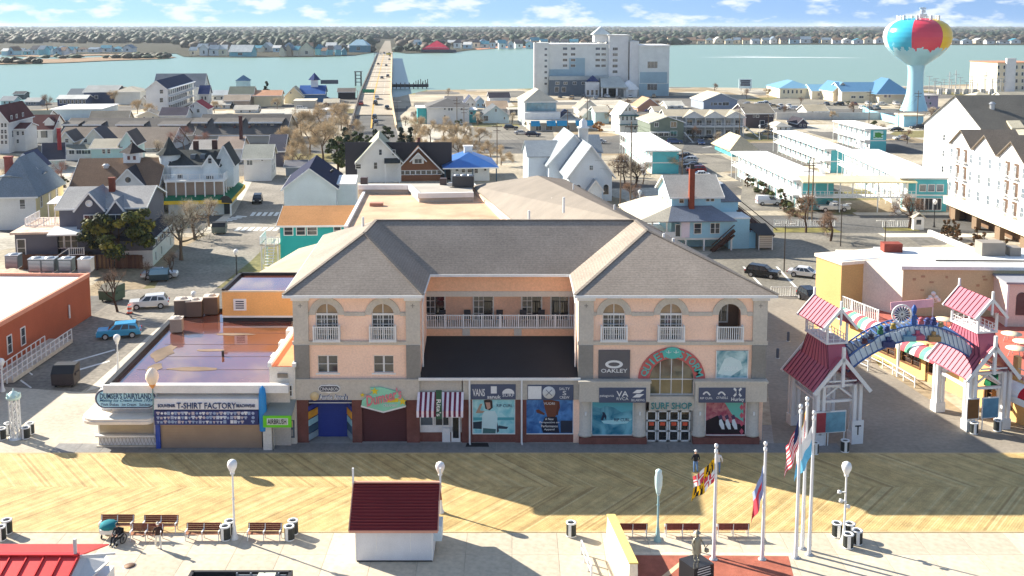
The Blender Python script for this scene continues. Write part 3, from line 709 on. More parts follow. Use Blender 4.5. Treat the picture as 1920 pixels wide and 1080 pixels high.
# slate house behind the cedar
SLW=mat('siding',S(92,94,106),'slate_siding');RFG=mat('shingle',S(160,158,156));RFB=mat('shingle',S(128,136,146));RFD=mat('shingle',S(58,56,66))
t=house('slate blue house with white trimmed gables and brick chimney behind the cedar',116,270,500,389,350,13,'gx',SLW,RFG)
w_,h_,ri=t['w'],t['h'],t['rise'];ax,Yf=t.location.x,t.location.y
def lx(px,z=0):return xat(Yf,z,px)-ax
gpart(t,lx(146,8),lx(195,8),-1.2,6,3,h_-3,2.3,SLW,RFB);gpart(t,lx(203,8),lx(232,8),-1.0,6,3,h_-3.4,1.5,SLW,RFB)
q=MB();q.lathe([(0,0),(.38,0),(.38,.05),(.5,.05),(.5,-.05)],16);o=q.build('round_window',[WHITE],t,(lx(170,8),-1.26,h_+.7));o.rotation_euler=(R(90),0,0)
for a,z,ww,hh in((172,h_-2.6,1.5,1.6),(218,h_-2.4,1.9,1.4)):window(t,(lx(a,z),-1.25,z),ww,hh,0,'3')
b=MB();b.box(lx(192),lx(192)+.8,4.5,5.3,h_,h_+ri+1.3);b.box(lx(192)-.08,lx(192)+.88,4.42,5.38,h_+ri+1.3,h_+ri+1.5);b.build('chimney',mat('brick',S(120,66,52)),t)
# left low block with roof deck
x0,x1=lx(37),lx(112);zt=zat(Yf,436)
b=MB();b.box(x0,x1,-.5,11,0,zt);b.build('wall',SLW,t);b=MB();b.box(x0-.5,x1+.2,-1,11.2,zt,zt+.28);b.build('roof_deck',mat('wood',S(214,188,168)),t)
balustrade(t,[(x0,10.5,zt+.3),(x0,4,zt+.3),(x1-.5,4,zt+.3)],1.1,None,.35);window(t,(lx(48),-.52,zt-3.2),1.0,2.4)
b=MB();b.slab([(x1-3.2,6,zt+3.2),(x1+1,6,zt+3.2),(x1+1,11,zt+3.5),(x1-3.2,11,zt+3.5)],.1);b.build('canopy',WHITE,t)
b=MB()
for k in range(5):b.box(x1-3.1+k*.9,x1-3.0+k*.9,6.2,6.3,zt+.3,zt+3.2)
b.build('canopy_post',WHITE,t)
# porch in the middle with stair
x0,x1=lx(97),lx(168);zp=zat(Yf,471)
b=MB();b.box(x0+3.4,x1,-3.0,0,zp-.2,zp);b.build('porch_floor',DARKW,t);balustrade(t,[(x0+3.4,-2.9,zp),(x1,-2.9,zp)],1.0,None,.25,post=1.7)
for k in range(7):
 b=MB();b.box(x0+3.3-(k+1)*.5,x0+3.3-k*.5,-2.9,-1.7,zp-.33*(k+1)-.06,zp-.33*(k+1));b.build('stair_tread',DARKW,t)
b=MB();b.bar((x0+3.4,-2.95,zp+1),(x0-.3,-2.95,zp-1.4),.1);b.bar((x0+3.4,-2.95,zp),(x0-.3,-2.95,zp-2.4),.12,.3);b.build('stair_rail',WHITE,t)
b=MB()
for k in range(4):b.box(x0+3.5+k*1.7,x0+3.7+k*1.7,-2.95,-2.75,0,zp)
b.build('porch_post',DARKW,t)
b=MB();b.slab([(lx(105),-3.2,zp+3.0),(lx(190),-3.2,zp+3.0),(lx(190),0.2,zp+3.5),(lx(105),.2,zp+3.5)],.2);b.build('porch_roof',WHITE,t)
for a in(113,127,138,150):window(t,(lx(a,4),-.02,zp+.5),.8,1.9)
# right block
x0,x1=lx(205),lx(285);zt=zat(Yf,446)
b=MB();b.box(x0,x1,-1.2,14,2.3,zt);b.build('wall',SLW,t);b=MB();b.box(x0,x1+.01,-1.21,14.01,0,2.3);b.build('base_wall',mat('siding',cW),t)
roofmesh(x1-x0,15.2,0,2.4,'hip',.5).build('roof',RFD,t,(x0,-1.2,zt))
b=MB();b.box(x1+.42,x1+.55,-1.7,14.5,zt-.35,zt-.05);b.build('fascia',WHITE,t)
for k in range(5):window(t,(x1+.02,.2+k*2.7,2.7),1.2,1.4,R(90))
for k in(0,3,8):window(t,(x1+.03,.6+k*1.3,.5),.6,1.2,R(90),'1')
# yellow fronted corner store with turret
STW=mat('siding',S(226,234,236,.9));STR=mat('shingle',S(62,66,66))
t=house('white corner shop house with turret, green awning and yellow fascia',324,408,400,309,281,12,'gx',STW,STR,cat='shop',name='corner_shop')
w_,h_,ri=t['w'],t['h'],t['rise'];ax,Yf=t.location.x,t.location.y
gpart(t,lx(381,8),lx(408,8),-1.0,5,4.4,h_-4.4,1.9,STW,STR);window(t,(lx(394,8),-1.03,h_+.3),.6,.9);window(t,(lx(390,7),-1.03,5.2),.6,1.7);window(t,(lx(397,7),-1.03,5.2),.6,1.7);window(t,(lx(337,7),-.02,5.6),.9,1.6)
gpart(t,lx(408,8)-1,lx(432,8),2,9,4.4,h_-4.4,3.2,STW,STR)
for a in(352,370):
 b=MB();b.box(lx(a,9),lx(a,9)+.9,2.2,4.2,h_+.6,h_+1.5);b.build('skylight',GLASSB,t)
for fx,yy in((.36,6),(.76,7)):
 b=MB();b.box(w_*fx,w_*fx+.9,yy,yy+.9,h_+1,h_+ri+1.6);b.build('chimney',mat('brick',S(92,66,60)),t)
b=MB();b.lathe([(1.9,0),(1.9,4.6)],10,(lx(313,8),3,h_-3.0));b.build('turret_wall',STW,t);b=MB();b.lathe([(2.5,0),(1.1,1.2),(.05,3.2)],10,(lx(313,8),3,h_+1.6),sm=False);b.build('turret_roof',STR,t)
window(t,(lx(317,9),1.05,h_-.4),.5,.9,0,'1')
x0,x1=lx(316),lx(424);z1=zat(Yf-2.5,339)
b=MB();b.box(x0,x1,-2.6,15,z1-.3,z1);b.build('balcony_floor',WHITE,t);balustrade(t,[(x0,-2.5,z1),(x1-.1,-2.5,z1),(x1-.1,14,z1)],1.1,None,.3)
b=MB()
for k in range(7):b.box(x0+.2+k*(x1-x0-.4)/6,x0+.4+k*(x1-x0-.4)/6,-2.5,-2.3,2.6,z1-.3)
for k in range(5):b.box(x1-.3,x1-.1,1+k*2.8,1.2+k*2.8,2.6,z1-.3)
b.build('porch_post',WHITE,t)
b=MB();b.box(x0,x1-.6,-1.4,14,2.9,z1-.31);b.build('porch_wall',mat('siding',S(170,150,136)),t)
b=MB();b.box(x0+.5,x1-.2,-2.2,14,0,2.9);b.build('shop_wall',mat('siding',S(205,212,212)),t)
b=MB();b.slab([(x0,-3.6,2.8),(x1+1.2,-3.6,2.8),(x1+1.2,15,2.8),(x1-.4,15,3.6),(x1-.4,-2.0,3.6),(x0,-2.0,3.6)],.15);b.build('awning',mat('cloth',S(40,110,80)),t)
b=MB();b.box(x0,x1+1.3,-3.72,-3.62,2.2,2.85);b.box(x1+1.22,x1+1.32,-3.6,15,2.2,2.85);b.build('yellow_fascia',mat('paint',S(228,188,30)),t)
b=MB();b.prx([(0,0)]+[(-1.3*math.cos(R(a))*1,1.3*math.sin(R(a)))for a in range(0,181,20)],-.08,.08);sg=b.build('sign_panel',mat('paint',S(60,56,50)),t,(x1+.4,-4.0,2.4));sg.rotation_euler=(0,0,R(65))
b=MB();b.box(lx(425)-.3,lx(425)+.9,-2.32,-2.22,.1,2.3);b.build('door',mat('paint',S(40,50,56)),t)
for k in range(3):window(t,(x1-.18,1+k*3.4,.6),1.8,1.5,R(90),'3')
b=MB()
for x in(x1-2.2,x1+1.0):b.box(x,x+.25,-3.5,-3.25,0,2.4)
b.build('corner_post',WHITE,t)
house('grey white side house with gable stair right of the corner shop',458,508,340,296,271,10,'gx',cW,S(176,174,160),wf=[(468,305,10,9,'3'),(491,300,3,4,'1')],wr=[(3,1.5,1,1.6),(7,1.5,1,1.6),(3,4,1,1.6),(7,4,1,1.6)])
house('tan and grey roofed house behind the corner shop',408,452,305,278,256,12,'gx',cW,S(164,146,132),chim=[(.9,.4,11,.8,S(90,62,60))])
house('white house with lean grey roof tucked behind the turret',360,408,300,278,262,12,'gx',cW,S(150,146,142))
house('dark porch house at the end of the long slate row',506,532,312,282,252,14,'gx',S(90,88,100),S(78,78,90))
house('pale house with hip roof among the bare trees by the bridge road',535,592,232,218,207,14,'gx',S(200,214,214),S(205,200,186),wf=[(545,224,3,3),(557,224,4,3),(580,224,3,4)])
house('white long low house beside the bridge road',490,590,222,212,205,14,'gx',S(205,205,196),S(196,190,176))
house('red roofed white house with gable, above the slate row',348,388,220,204,190,12,'gy',cW,S(160,56,66),wf=[(358,199,2,5),(362,199,2,5),(371,208,5,6)])
house('charcoal long roof beside the red roofed house',300,347,226,216,201,12,'gx',cW,S(66,62,76))
house('green grey hip roofed house with dark garage openings',430,474,200,176,162,12,'gx',S(196,184,166),S(112,118,106))
house('tan shingle house below the green grey roof',420,466,203,188,178,9,'gx',S(190,170,150),S(172,156,138),wf=[(421,195,5,7,'1'),(434,195,6,7,'1')])
house('cream two storey building with salmon roof and outside stair',476,526,200,179,169,12,'gx',S(226,212,176),S(196,148,118),wf=[(515,194,3,3)])
house('cream gabled house beside the salmon roofed building',534,568,194,180,163,12,'gy',S(228,218,184),S(190,180,150),wf=[(545,174,2,3)])
house('grey flat roofed block right of the cream gable',552,590,205,190,0,12,'flat',S(190,184,172),S(206,198,180))
t=house('royal blue roofed restaurant on the bay with small blue steeple',562,608,192,176,160,18,'gx',S(70,110,150),S(36,84,150),cat='restaurant',name='restaurant')
b=MB();x0=t['w']*.42;b.box(x0,x0+3,7,10,t['h']+t['rise']-1,t['h']+t['rise']+2.4);q_=b.build('steeple',WHITE,t);b=MB();b.lathe([(2.8,0),(.1,3.2)],4,(x0+1.5,8.5,t['h']+t['rise']+2.4),sm=False);b.build('steeple_roof',mat('shingle',S(40,60,110)),q_)
b=MB();b.box(x0+4.2,x0+12,8,8.3,t['h']+t['rise']+.6,t['h']+t['rise']+2.4);b.build('sign_panel',mat('paint',S(70,80,96)),t)
house('blue pyramid roofed pavilion standing in the bay shallows',443,465,168,151,141,10,'hip',S(210,220,222),S(80,120,150),cat='pavilion',name='pavilion')
house('dark dockside shed at the left foot of the bridge',634,665,186,172,165,10,'gx',S(44,44,54),S(110,104,100),cat='shed',name='shed')
# ---- middle
t=house('white gable fronted house with navy blue solar dark roof',534,630,425,352,316,18,'gy',S(226,234,236,.95),S(30,36,64),rk='shingle')
gpart(t,t['w'],t['w']+3.2,3,14,0,t['h']-.2,0,mat('siding',S(216,226,228)),WHITEM,'flat',.1,False)
b=MB();b.tube((t['w']*.84,10,t['h']+1.2),(t['w']*.9,10,t['h']+1.6),.25);b.build('vent',BLACK,t)
t=house('white farmhouse style house with sage green roof in front of evergreens',670,752,342,302,258,15,'gy',cW,S(176,178,154),wf=[(713,286,5,10),(738,287,5,10),(704,311,6,12),(672,312,9,8)])
b=MB();b.slab([(t['w']*.62,-2,4.4),(t['w']*.98,-2,4.4),(t['w']*.98,0,5.2),(t['w']*.62,0,5.2)],.12);b.build('porch_roof',STR,t)
b=MB();b.box(t['w']*.63,t['w']*.65,-1.9,-1.8,0,4.3);b.box(t['w']*.95,t['w']*.97,-1.9,-1.8,0,4.3);b.build('porch_post',WHITE,t)
t=house('brown shingled cottage with steep brown gable roof',744,826,340,318,275,12,'gy',mat('shingle',S(140,96,70)),S(110,84,72),over=.8,wf=[(754+10*k,324,8,7,'1')for k in range(8)])
gpart(t,t['w']*.36,t['w']*.62,-.6,5,t['h']+1.3,1.2,1.3,WHITE,mat('shingle',S(110,84,72)),over=.6);window(t,(t['w']*.49,-.65,t['h']+1.45),1.5,.9,0,'3')
b=MB();b.box(t['w']*.5,t['w']*.5+.7,8,8.7,t['h']+4,t['h']+t['rise']+1);b.build('chimney',mat('brick',S(120,70,56)),t)
t=house('white round cornered building with bright blue pyramid roof and cupola',846,918,340,308,284,13,'hip',cW,S(64,118,186),over=1.9,rk='metal',wf=[(857,317,5,8),(869,319,6,9),(881,319,8,9),(893,321,6,8),(910,316,4,10)])
b=MB();b.box(t['w']/2-.9,t['w']/2+.9,5.6,7.4,t['h']+t['rise']-.6,t['h']+t['rise']+1.1);b.box(t['w']/2-1.1,t['w']/2+1.1,5.4,7.6,t['h']+t['rise']+1.1,t['h']+t['rise']+1.3);b.build('cupola',WHITE,t)
b=MB()
for x in(-1.4,t['w']*.55,t['w']+1.4):b.box(x-.12,x+.12,-1.5,-1.26,0,t['h']-.4)
b.build('porch_post',mat('paint',S(40,70,90)),t)
t=house('turquoise house with tan brown roof and white sash windows',527,664,508,421,386,12,'gx',mat('siding',S(40,170,170)),S(176,128,84),rot=3,wf=[(541,433,15,15),(564,433,15,15),(585,433,17,15),(632,433,12,13)])
ax,Yf=t.location.x,t.location.y;z1=zat(Yf,457)
b=MB();x0=lx(489,3);b.box(x0,-.2,-.5,4,z1-.2,z1);b.build('landing',mat('wood',S(200,190,172)),t);balustrade(t,[(x0,4,z1),(x0,-.4,z1),(-.2,-.4,z1)],1.0,None,.3)
b=MB()
for x in(x0+.1,-.4):b.box(x,x+.18,-.45,-.27,0,z1);b.box(x,x+.18,3.7,3.9,0,z1)
b.build('landing_post',WHITE,t)
for k in range(9):
 b=MB();b.box(x0+.9,x0+2.1,-.6-k*.28,-.3-k*.28,z1-.35*(k+1),z1-.35*(k+1)+.06);b.build('stair_tread',WHITE,t)
b=MB();b.bar((x0+.9,-.5,z1+.9),(x0+.9,-3.0,z1-2.2),.08);b.bar((x0+2.1,-.5,z1+.9),(x0+2.1,-3.0,z1-2.2),.08);b.build('stair_rail',WHITE,t)
house('grey blue garage hidden behind the navy roofed house',536,572,330,312,300,8,'gx',S(150,160,170),S(116,116,122),cat='garage',name='garage')
# flats and small houses between the main avenue and the bay
house('white house with broad grey hip roof near the bridge foot',801,880,233,201,184,18,'hip',cW,S(110,108,106),wf=[(834,204,3,4),(842,205,3,5),(847,205,3,5),(866,205,3,4),(834,218,3,4)],wl=[(4,3,2,2),(10,3,2,2)])
house('turquoise porch block on the left of the grey hip roof',783,800,232,203,0,10,'flat',cTEAL,WHITEM)
house('small turquoise and white block right of the grey hip roof',876,893,230,207,0,10,'flat',mat('siding',cTEAL),WHITEM,wf=[(884,212,5,4,'1')])
house('narrow white victorian house with steep dark roof',873,892,208,191,180,10,'gy',cW,S(70,76,96),wf=[(878,196,3,4),(886,196,3,4)])
house('white gabled cottage with dark roof edge beside the parked cars',905,955,231,216,198,12,'gy',S(205,222,226),S(96,100,104),wf=[(930,207,3,5),(946,222,2,4),(911,222,8,9,'3')])
house('tan roofed house behind the white gabled cottage',914,952,212,203,189,12,'gx',cW,S(178,154,130))
house('long low building with near black roof beside the bay',918,956,192,183,173,10,'gx',cW,S(52,50,62))
t=house('grey blue shop block with hip roof and white parapet band',984,1044,238,190,166,20,'hip',S(180,186,186),S(190,182,164),cat='shop',name='shop_block')
b=MB();b.box(.5,t['w']-.3,-.05,-.01,t['h']-3.2,t['h']-.4);b.build('window_band',mat('glass',S(80,130,150)),t);b=MB();b.box(-.3,t['w']+1,-2,-.06,t['h']-6.4,t['h']-3.6);b.build('parapet',WHITE,t)
t=house('low shop with turquoise awnings beside the grey blue shop block',994,1100,246,232,0,14,'flat',S(180,172,160),S(196,190,178),cat='shop',name='shop',wf=[(1010,240,10,9,'3'),(1030,240,12,9,'3'),(1062,240,14,9,'3')])
for p0,p1 in((995,1012),(1025,1042),(1044,1064),(1080,1114)):
 x0=xat(t.location.y,2,p0)-t.location.x;x1=xat(t.location.y,2,p1)-t.location.x;b=MB();b.slab([(x0,-1.6,t['h']-.6),(x1,-1.6,t['h']-.6),(x1,0,t['h']+.9),(x0,0,t['h']+.9)],.12);b.build('awning',mat('cloth',S(50,150,190)),t)
house('grey gabled bungalow above the low awning shop',1086,1124,216,203,187,12,'gy',S(225,222,210),S(160,150,136))
house('white and aqua block left of the white victorian house',1116,1142,232,209,199,10,'gx',S(200,224,222),S(200,190,170))
t=house('tall white victorian house with teal eaves and bay windows',1162,1196,252,216,194,13,'gy',cW,S(220,210,192),wf=[(1174,205,3,6),(1181,205,3,6),(1168,222,3,7),(1176,222,3,7),(1184,222,3,7),(1191,222,3,7),(1184,240,4,6),(1191,240,4,6)])
b=MB();b.box(-.4,t['w']+.4,-.9,0,t['h']-2.8-.3,t['h']-2.8);b.box(-.4,t['w']+.4,-.6,0,t['h']-.3,t['h']+.1);b.build('eave',mat('paint',S(60,100,104)),t)
house('brown roofed bungalow among bare trees behind the victorian house',1196,1240,209,200,184,12,'gy',S(200,150,120),S(178,150,120))
house('small white house with arched porch left of the blue grey gable',1251,1282,204,198,189,10,'gx',cW,S(200,196,184),wf=[(1260,200,6,4,'1'),(1274,200,6,4,'1')])
t=house('olive green two storey house with tan roof and white outside stair',1219,1283,267,229,218,16,'gy',mat('siding',S(120,130,116)),S(190,178,154),wf=[(1231,234,7,7,'3'),(1264,234,11,10,'3'),(1229,252,7,7,'3'),(1240,252,8,7,'3'),(1250,252,8,7,'3'),(1264,251,12,9,'3')])
b=MB();b.box(-.2,t['w']*.55,-1.4,-.02,t['h']*.48,t['h']*.53);b.build('porch_roof',WHITE,t)
b=MB();b.bar((t['w'],-.6,t['h']*.5),(t['w']+2.6,-.6,0),1.0,.25);b.build('stair',WHITE,t)
t=house('grey beige two storey motel with a row of gables and white balconies',1248,1392,256,217,205,12,'gx',mat('siding',S(150,156,160)),S(176,166,146),rot=0,cat='motel',name='motel')
w_,h_=t['w'],t['h']
for k in range(3):gpart(t,w_*(.22+.27*k),w_*(.22+.27*k)+6,-1.6,6,h_-.6,.4,1.7,WHITE,mat('shingle',S(176,166,146)))
b=MB();b.box(0,w_,-1.7,0,h_*.47,h_*.52);b.build('balcony_floor',WHITE,t);railing(t,[(0,-1.65,h_*.5),(w_,-1.65,h_*.5)],1.0,None,1.6);railing(t,[(0,-1.65,0),(w_,-1.65,0)],.9,None,3)
for k in range(8):
 for z in(.5,h_*.55):window(t,(w_*(.06+k*.125),-.02,z),1.5,1.5,0,'3')
b=MB()
for k in range(9):b.box(w_*k/8.05,w_*k/8.05+.15,-1.7,-1.5,0,h_)
b.build('balcony_post',WHITE,t);b=MB();b.bar((w_+.5,-1,h_*.5),(w_+4.5,-1,0),1.2,.3);b.build('stair',WHITE,t)
house('blue grey gabled lodge with white sunlit side wall',1319,1384,206,188,175,18,'gy',mat('siding',S(150,160,176)),S(205,194,170),wf=[(1335,195,3,6),(1342,195,6,5,'3'),(1351,195,6,5,'3'),(1362,195,12,6,'3')])
house('dark brown boarded house with wide tan grey roof',1398,1452,240,212,194,14,'gx',mat('siding',S(76,68,74)),S(140,132,118),wf=[(1414,218,3,4),(1421,218,5,4),(1430,230,8,7,'1'),(1447,218,4,4)])
house('white bungalow with tan roof beside the open lots',1514,1554,216,208,196,10,'gx',cW,S(190,176,150),wf=[(1520,212,3,4),(1530,211,3,2),(1537,211,3,2),(1545,212,5,4)])
b_=thing('low_wall','long low white wall in front of the tan roofed bungalow','wall',G(1455,224),0);b=MB();b.box(0,45,-.2,.2,0,2.6);b.build('wall',mat('paint',S(205,200,192)),b_)
# church
CHW=mat('siding',S(222,232,238,.95),'church_siding');CHR=mat('shingle',S(150,158,164),'church_shingle')
t=house('white wooden church with steep grey gables and small bell turret',1068,1148,378,326,273,12,'gy',CHW,CHR,rot=5,cat='church',name='church',over=.6,wf=[(1109,315,6,8,'4')])
w_,h_,ri=t['w'],t['h'],t['rise']
gpart(t,-2.6,w_-.5,12,27,0,h_+.6,ri*1.06,CHW,CHR,over=.6);gpart(t,-6.4,0,16,27,0,h_+1.6,2.6,CHW,CHR,'gx');gpart(t,w_*.45,w_+1,18,28,0,h_+2.2,3,CHW,CHR,'gx')
b=MB();x0=w_*.48;b.lathe([(1.05,0),(1.05,3.2),(1.3,3.3),(1.3,3.5),(.8,3.7),(.8,4.6),(.1,5.3)],12,(x0+.6,13,h_+ri-1.2));b.build('bell_turret',WHITE,t)
gpart(t,w_*.4,w_*.72,-2.4,0,0,h_*.5,1.8,CHW,CHR)
for u in(.2,.86):
 q=MB();pts=[(-.5,0),(.5,0),(.5,1.4)]+[(.5*math.cos(R(a)),1.4+.5*math.sin(R(a)))for a in range(15,180,15)]+[(-.5,1.4)]
 q.pry(pts,-.03,.02);q.build('arched_window',GLASS,t,(w_*u,-.03,h_*.25));q=MB();q.pry([(x*1.25,z*1.08-.1)for x,z in pts],-.015,.02);q.build('window_frame',WHITE,t,(w_*u,-.01,h_*.25))
railing(t,[(w_*.42,-4,0),(w_*.42,-2.4,1)],1);railing(t,[(w_*.7,-4,0),(w_*.7,-2.4,1)],1)
# light blue house with wrap-around porch
LBW=mat('siding',S(168,216,236,.9),'pale_blue_siding');LBR=mat('shingle',S(178,174,166),'grey_shingle');LBD=mat('shingle',S(120,128,142))
t=house('pale blue house with wrap around porch, brown chimney and dark outside stairs',1258,1351,463,367,328,10,'gx',LBW,LBR,rot=4,wf=[(1278,375,8,11),(1328,373,6,10),(1337,373,6,10)],wl=[(3,5.4,.9,1.4),(6.5,5.4,.9,1.4)])
w_,h_,ri=t['w'],t['h'],t['rise'];ax,Yf=t.location.x,t.location.y
b=MB();b.box(w_*.33,w_*.33+.8,-.9,-.1,3.5,h_+4.2);b.build('chimney',mat('brick',S(140,70,50)),t);b=MB();b.box(w_*.33+.1,w_*.33+.7,-.8,-.2,h_+4.2,h_+4.9);b.box(w_*.33-.05,w_*.33+.85,-.95,-.05,h_+4.9,h_+5.0);b.build('chimney_cap',BLACK,t)
zl,zh=2.0,4.7;x0,x1=lx(1244),lx(1366)
b=MB();b.box(x0+2.6,x1,-3.2,0,zl,zh);b.build('wall',LBW,t);b=MB();b.box(-5.2,x1,-3.1,11,zl-.3,zl);b.build('porch_floor',WHITE,t)
b=MB();b.slab([(x0-.2,-3.9,zh),(x1+.3,-3.9,zh),(w_-1.4,-.05,zh+1.7),(-.05,-.05,zh+1.7)],.15);b.build('porch_roof',LBD,t)
b=MB();b.slab([(-6.2,12,zh),(-6.2,-3.9,zh),(x0-.2,-3.9,zh),(-.05,-.05,zh+1.7),(-.05,10,zh+1.7),(-2,12,zh+1.2)],.15);b.build('porch_roof',mat('shingle',S(216,206,184)),t)  # left porch roof: sunlight put into a paler shingle colour
b=MB();b.box(-6.0,x0+2.5,-3.3,-3.2,zl,zl+1.0);b.box(-6.1,-6.0,-3.2,11.5,zl-.4,zl+1.1);b.build('porch_wall',WHITE,t)
b=MB()
for k in range(8):b.box(-6.1,-5.9,-3.1+k*2.05,-2.9+k*2.05,zl+1,zh)
for k in range(4):b.box(-5.9+k*2.2,-5.7+k*2.2,-3.3,-3.1,zl+1,zh)
b.build('porch_post',WHITE,t)
b=MB()
for x in(-4.5,x0+2.6,x0+5.4,x1-.4):b.box(x,x+.25,-3.1,-2.85,0,zl-.3)
b.build('stilt',WHITE,t);b=MB();b.box(-5.5,x1-.2,.5,9.5,0,zl-.3);b.build('base_wall',mat('paint',S(110,140,156)),t)
for a,ww in((1299,1.0),(1327,.6),(1336,.6)):window(t,(lx(a,3.2),-3.22,zl+.7),ww,1.5)
window(t,(lx(1262,3.2),-3.3,zl+.3),.7,1.8,0,'1');b=MB();b.box(lx(1269,3),lx(1284,3),-3.36,-3.3,zl+.1,zl+2.5);b.build('sign_panel',mat('paint',S(232,218,226)),t)
b=MB();b.bar((lx(1366),-3.6,zl+1.2),(lx(1322),-4.2,.2),.25,.5);b.bar((lx(1366),-3.0,zl+.4),(lx(1322),-3.4,-.2),1.3,.2);b.bar((lx(1366),-3.6,zl+2.0),(lx(1322),-4.2,1.0),.12);b.build('stair',DARKW,t)
gpart(t,w_+.1,w_+3.6,3,11,0,h_-1.2,2.2,LBW,LBD,'hip',.4,False)
gpart(t,w_+.8,w_+4.0,-2,3,0,4.6,0,LBW,WHITEM,'flat',.1,False)
b=MB();b.bar((w_+3.4,4,5.4),(w_+7.5,-2,1.8),1.2,.25);b.bar((w_+3.0,4,6.4),(w_+7.1,-2,2.8),.1);b.bar((w_+4.2,4,6.4),(w_+8.3,-2,2.8),.1);b.build('stair',DARKW,t)
# container and dumpster shelter next to it
p=G(1371,466);t=thing('storage_container','pale blue storage container with rusty lattice on its roof','container',p,R(4));s_=ppm(p.y)
b=MB();b.box(0,46/s_,0,3,0,2.5);b.build('body',mat('paint',S(140,200,226)),t);b=MB();b.box(18/s_,26/s_,-.05,0,1.5,2.2);b.build('hatch',mat('paint',S(90,150,190)),t)
b=MB()
for k in range(8):b.bar((k*.5,.2+(k%3)*.7,2.5),(k*.55+.3,1.5,3.6+(k%2)*.4),.08);b.bar((k*.5,2.6,2.6),(k*.5+.8,.5,3.5),.06)
b.bar((0,.1,3.0),(4,.1,3.0),.25,.4);b.build('lattice',mat('bark',S(70,48,40)),t)
p=G(1422,469);t=thing('loading_shelter','grey slatted bin shelter with black sloped lid beside the pale blue container','shelter',p,R(3));b=MB();wv=27/ppm(p.y)
for k in range(6):b.box(0,wv,0,.08,.35+k*.33,.6+k*.33)
b.build('slat',mat('metal',(.55,.52,.48)),t);b=MB();b.box(0,wv,.08,2.2,.3,2.2);b.build('body',mat('paint',S(120,104,92)),t);b=MB();b.slab([(-.2,-.4,2.4),(wv+.2,-.4,2.4),(wv-.5,2.4,3.7),(-1.4,2.4,3.7)],.1);b.build('lid',BLACK,t)
b=MB();b.box(0,.12,-.03,.1,0,2.3);b.box(wv-.12,wv,-.03,.1,0,2.3);b.build('leg',WHITE,t)
# ---- teal and white motel courts
TEAL=mat('siding',S(90,186,196,.95),'turquoise_siding')
def motel(label,px0,px1,pyb,top,dep,rot,n,sign=False):
 p=G(px0,pyb);Yf=p.y;w_=xat(Yf,0,px1)-p.x;h=zat(Yf,top)
 t=thing('motel_block',label,'motel',p,R(rot));b=MB();b.box(0,w_,0,dep,0,h);b.build('wall',WHITE,t)
 b=MB();b.box(.15,w_+.04,-.05,-.005,0,h*.47);b.box(.15,w_+.04,-.05,-.005,h*.52,h-.1);b.build('front_panel',TEAL,t)
 b=MB();b.box(-1.7,w_+.5,-.5,dep+.4,h,h+.3);b.build('roof',WHITEM,t)
 b=MB();b.box(-1.5,0,0,dep,h*.48,h*.53);b.build('balcony_floor',WHITE,t);railing(t,[(-1.45,0,h*.53),(-1.45,dep,h*.53)],.9,None,2.5)
 b=MB()
 for k in range(n+1):b.box(-1.5,-1.38,dep*k/n-.06,dep*k/n+.06,0,h)
 b.build('balcony_post',WHITE,t)
 for k in range(n):
  for z in(.9,h*.53+.8):window(t,(-.02,dep*(k+.35)/n,z),dep/n*.32,1.1,R(-90),'3',None,GLASSB);
  for z in(.05,h*.53):b=MB();b.box(-.05,0,dep*(k+.68)/n,dep*(k+.68)/n+.9,z,z+1.95);b.build('door',mat('paint',S(150,205,210)),t)
 if n>5:
  b=MB();b.bar((-2.0,-1.5,0),(-2.0,3.5,h*.5),1.0,.2);b.build('stair',WHITE,t)
 return t,w_,h
motel('white roofed turquoise motel block beside the church',1222,1272,326,284,40,2.6,10)
t,w_,h_=motel('turquoise motel block with a green turtle mural on its end wall',1630,1661,284,243,24,3,6)
b=MB();b.box(w_*.2,w_*.8,-.1,-.05,h_*.56,h_*.93);b.build('mural_panel',mat('paint',S(190,225,222)),t)
b=MB();b.lathe([(0,.35),(.5,.3),(.9,.15),(1.0,0)],12,(0,0,0));o=b.build('turtle_shell',mat('paint',S(60,140,60)),t,(w_*.5,-.12,h_*.75));o.rotation_euler=(R(90),0,0);o.scale=(1,.75,.3)
b=MB()
for a,bb in((-1.0,-.6),(.9,-.6),(1.2,.2),(-.7,.55)):b.box(w_*.5+a-.3,w_*.5+a+.3,-.15,-.1,h_*.75+bb-.14,h_*.75+bb+.14)
b.build('turtle_flipper',mat('paint',S(60,140,60)),t)
motel('long turquoise motel block between the turtle mural and the front court',1556,1590,324,281,42,2,10)
motel('white roofed front motel block with hedges along its wall',1500,1562,394,340,44,3,11)
t,w_,h_=motel('turquoise motel block at the white apartment house, shop windows below',1700,1772,396,335,44,-2.6,11)
for k in range(3):window(t,(w_*(.38+.22*k),-.06,h_*.62),1.1,1.2,0,'1',None,GLASSB)
for k in range(3):window(t,(w_*(.33+.22*k),-.06,.3),1.3,2.1,0,'3')
p=G(1500,396);q=G(1712,396);t=thing('motel_walkway','covered upper walkway with pale yellow roof joining two motel blocks','walkway',p);L_=q.x-p.x;h_=5.6
b=MB();b.slab([(0,-1.5,h_),(L_,-1.5,h_),(L_,2.5,h_+.7),(0,2.5,h_+.7)],.2);b.build('roof',mat('membrane',S(240,224,176)),t)
b=MB();b.box(0,L_,-1,2,2.6,2.85);b.build('floor',WHITE,t);railing(t,[(0,-1,2.85),(L_,-1,2.85)],1.0,None,.8)
b=MB()
for k in range(10):b.box(L_*k/9-.08,L_*k/9+.08,-1.1,-.94,0 if k%3==0 else 2.8,h_)
b.build('post',WHITE,t)
house('small white and aqua office with tan pyramid roof',1372,1418,294,280,251,17,'hip',TEAL,S(206,188,156),rot=4,cat='office',name='office',over=.9,wf=[(1380,286,5,10,'1')],wl=[(4,1,1.2,1.4),(10,1,1.2,1.4)])
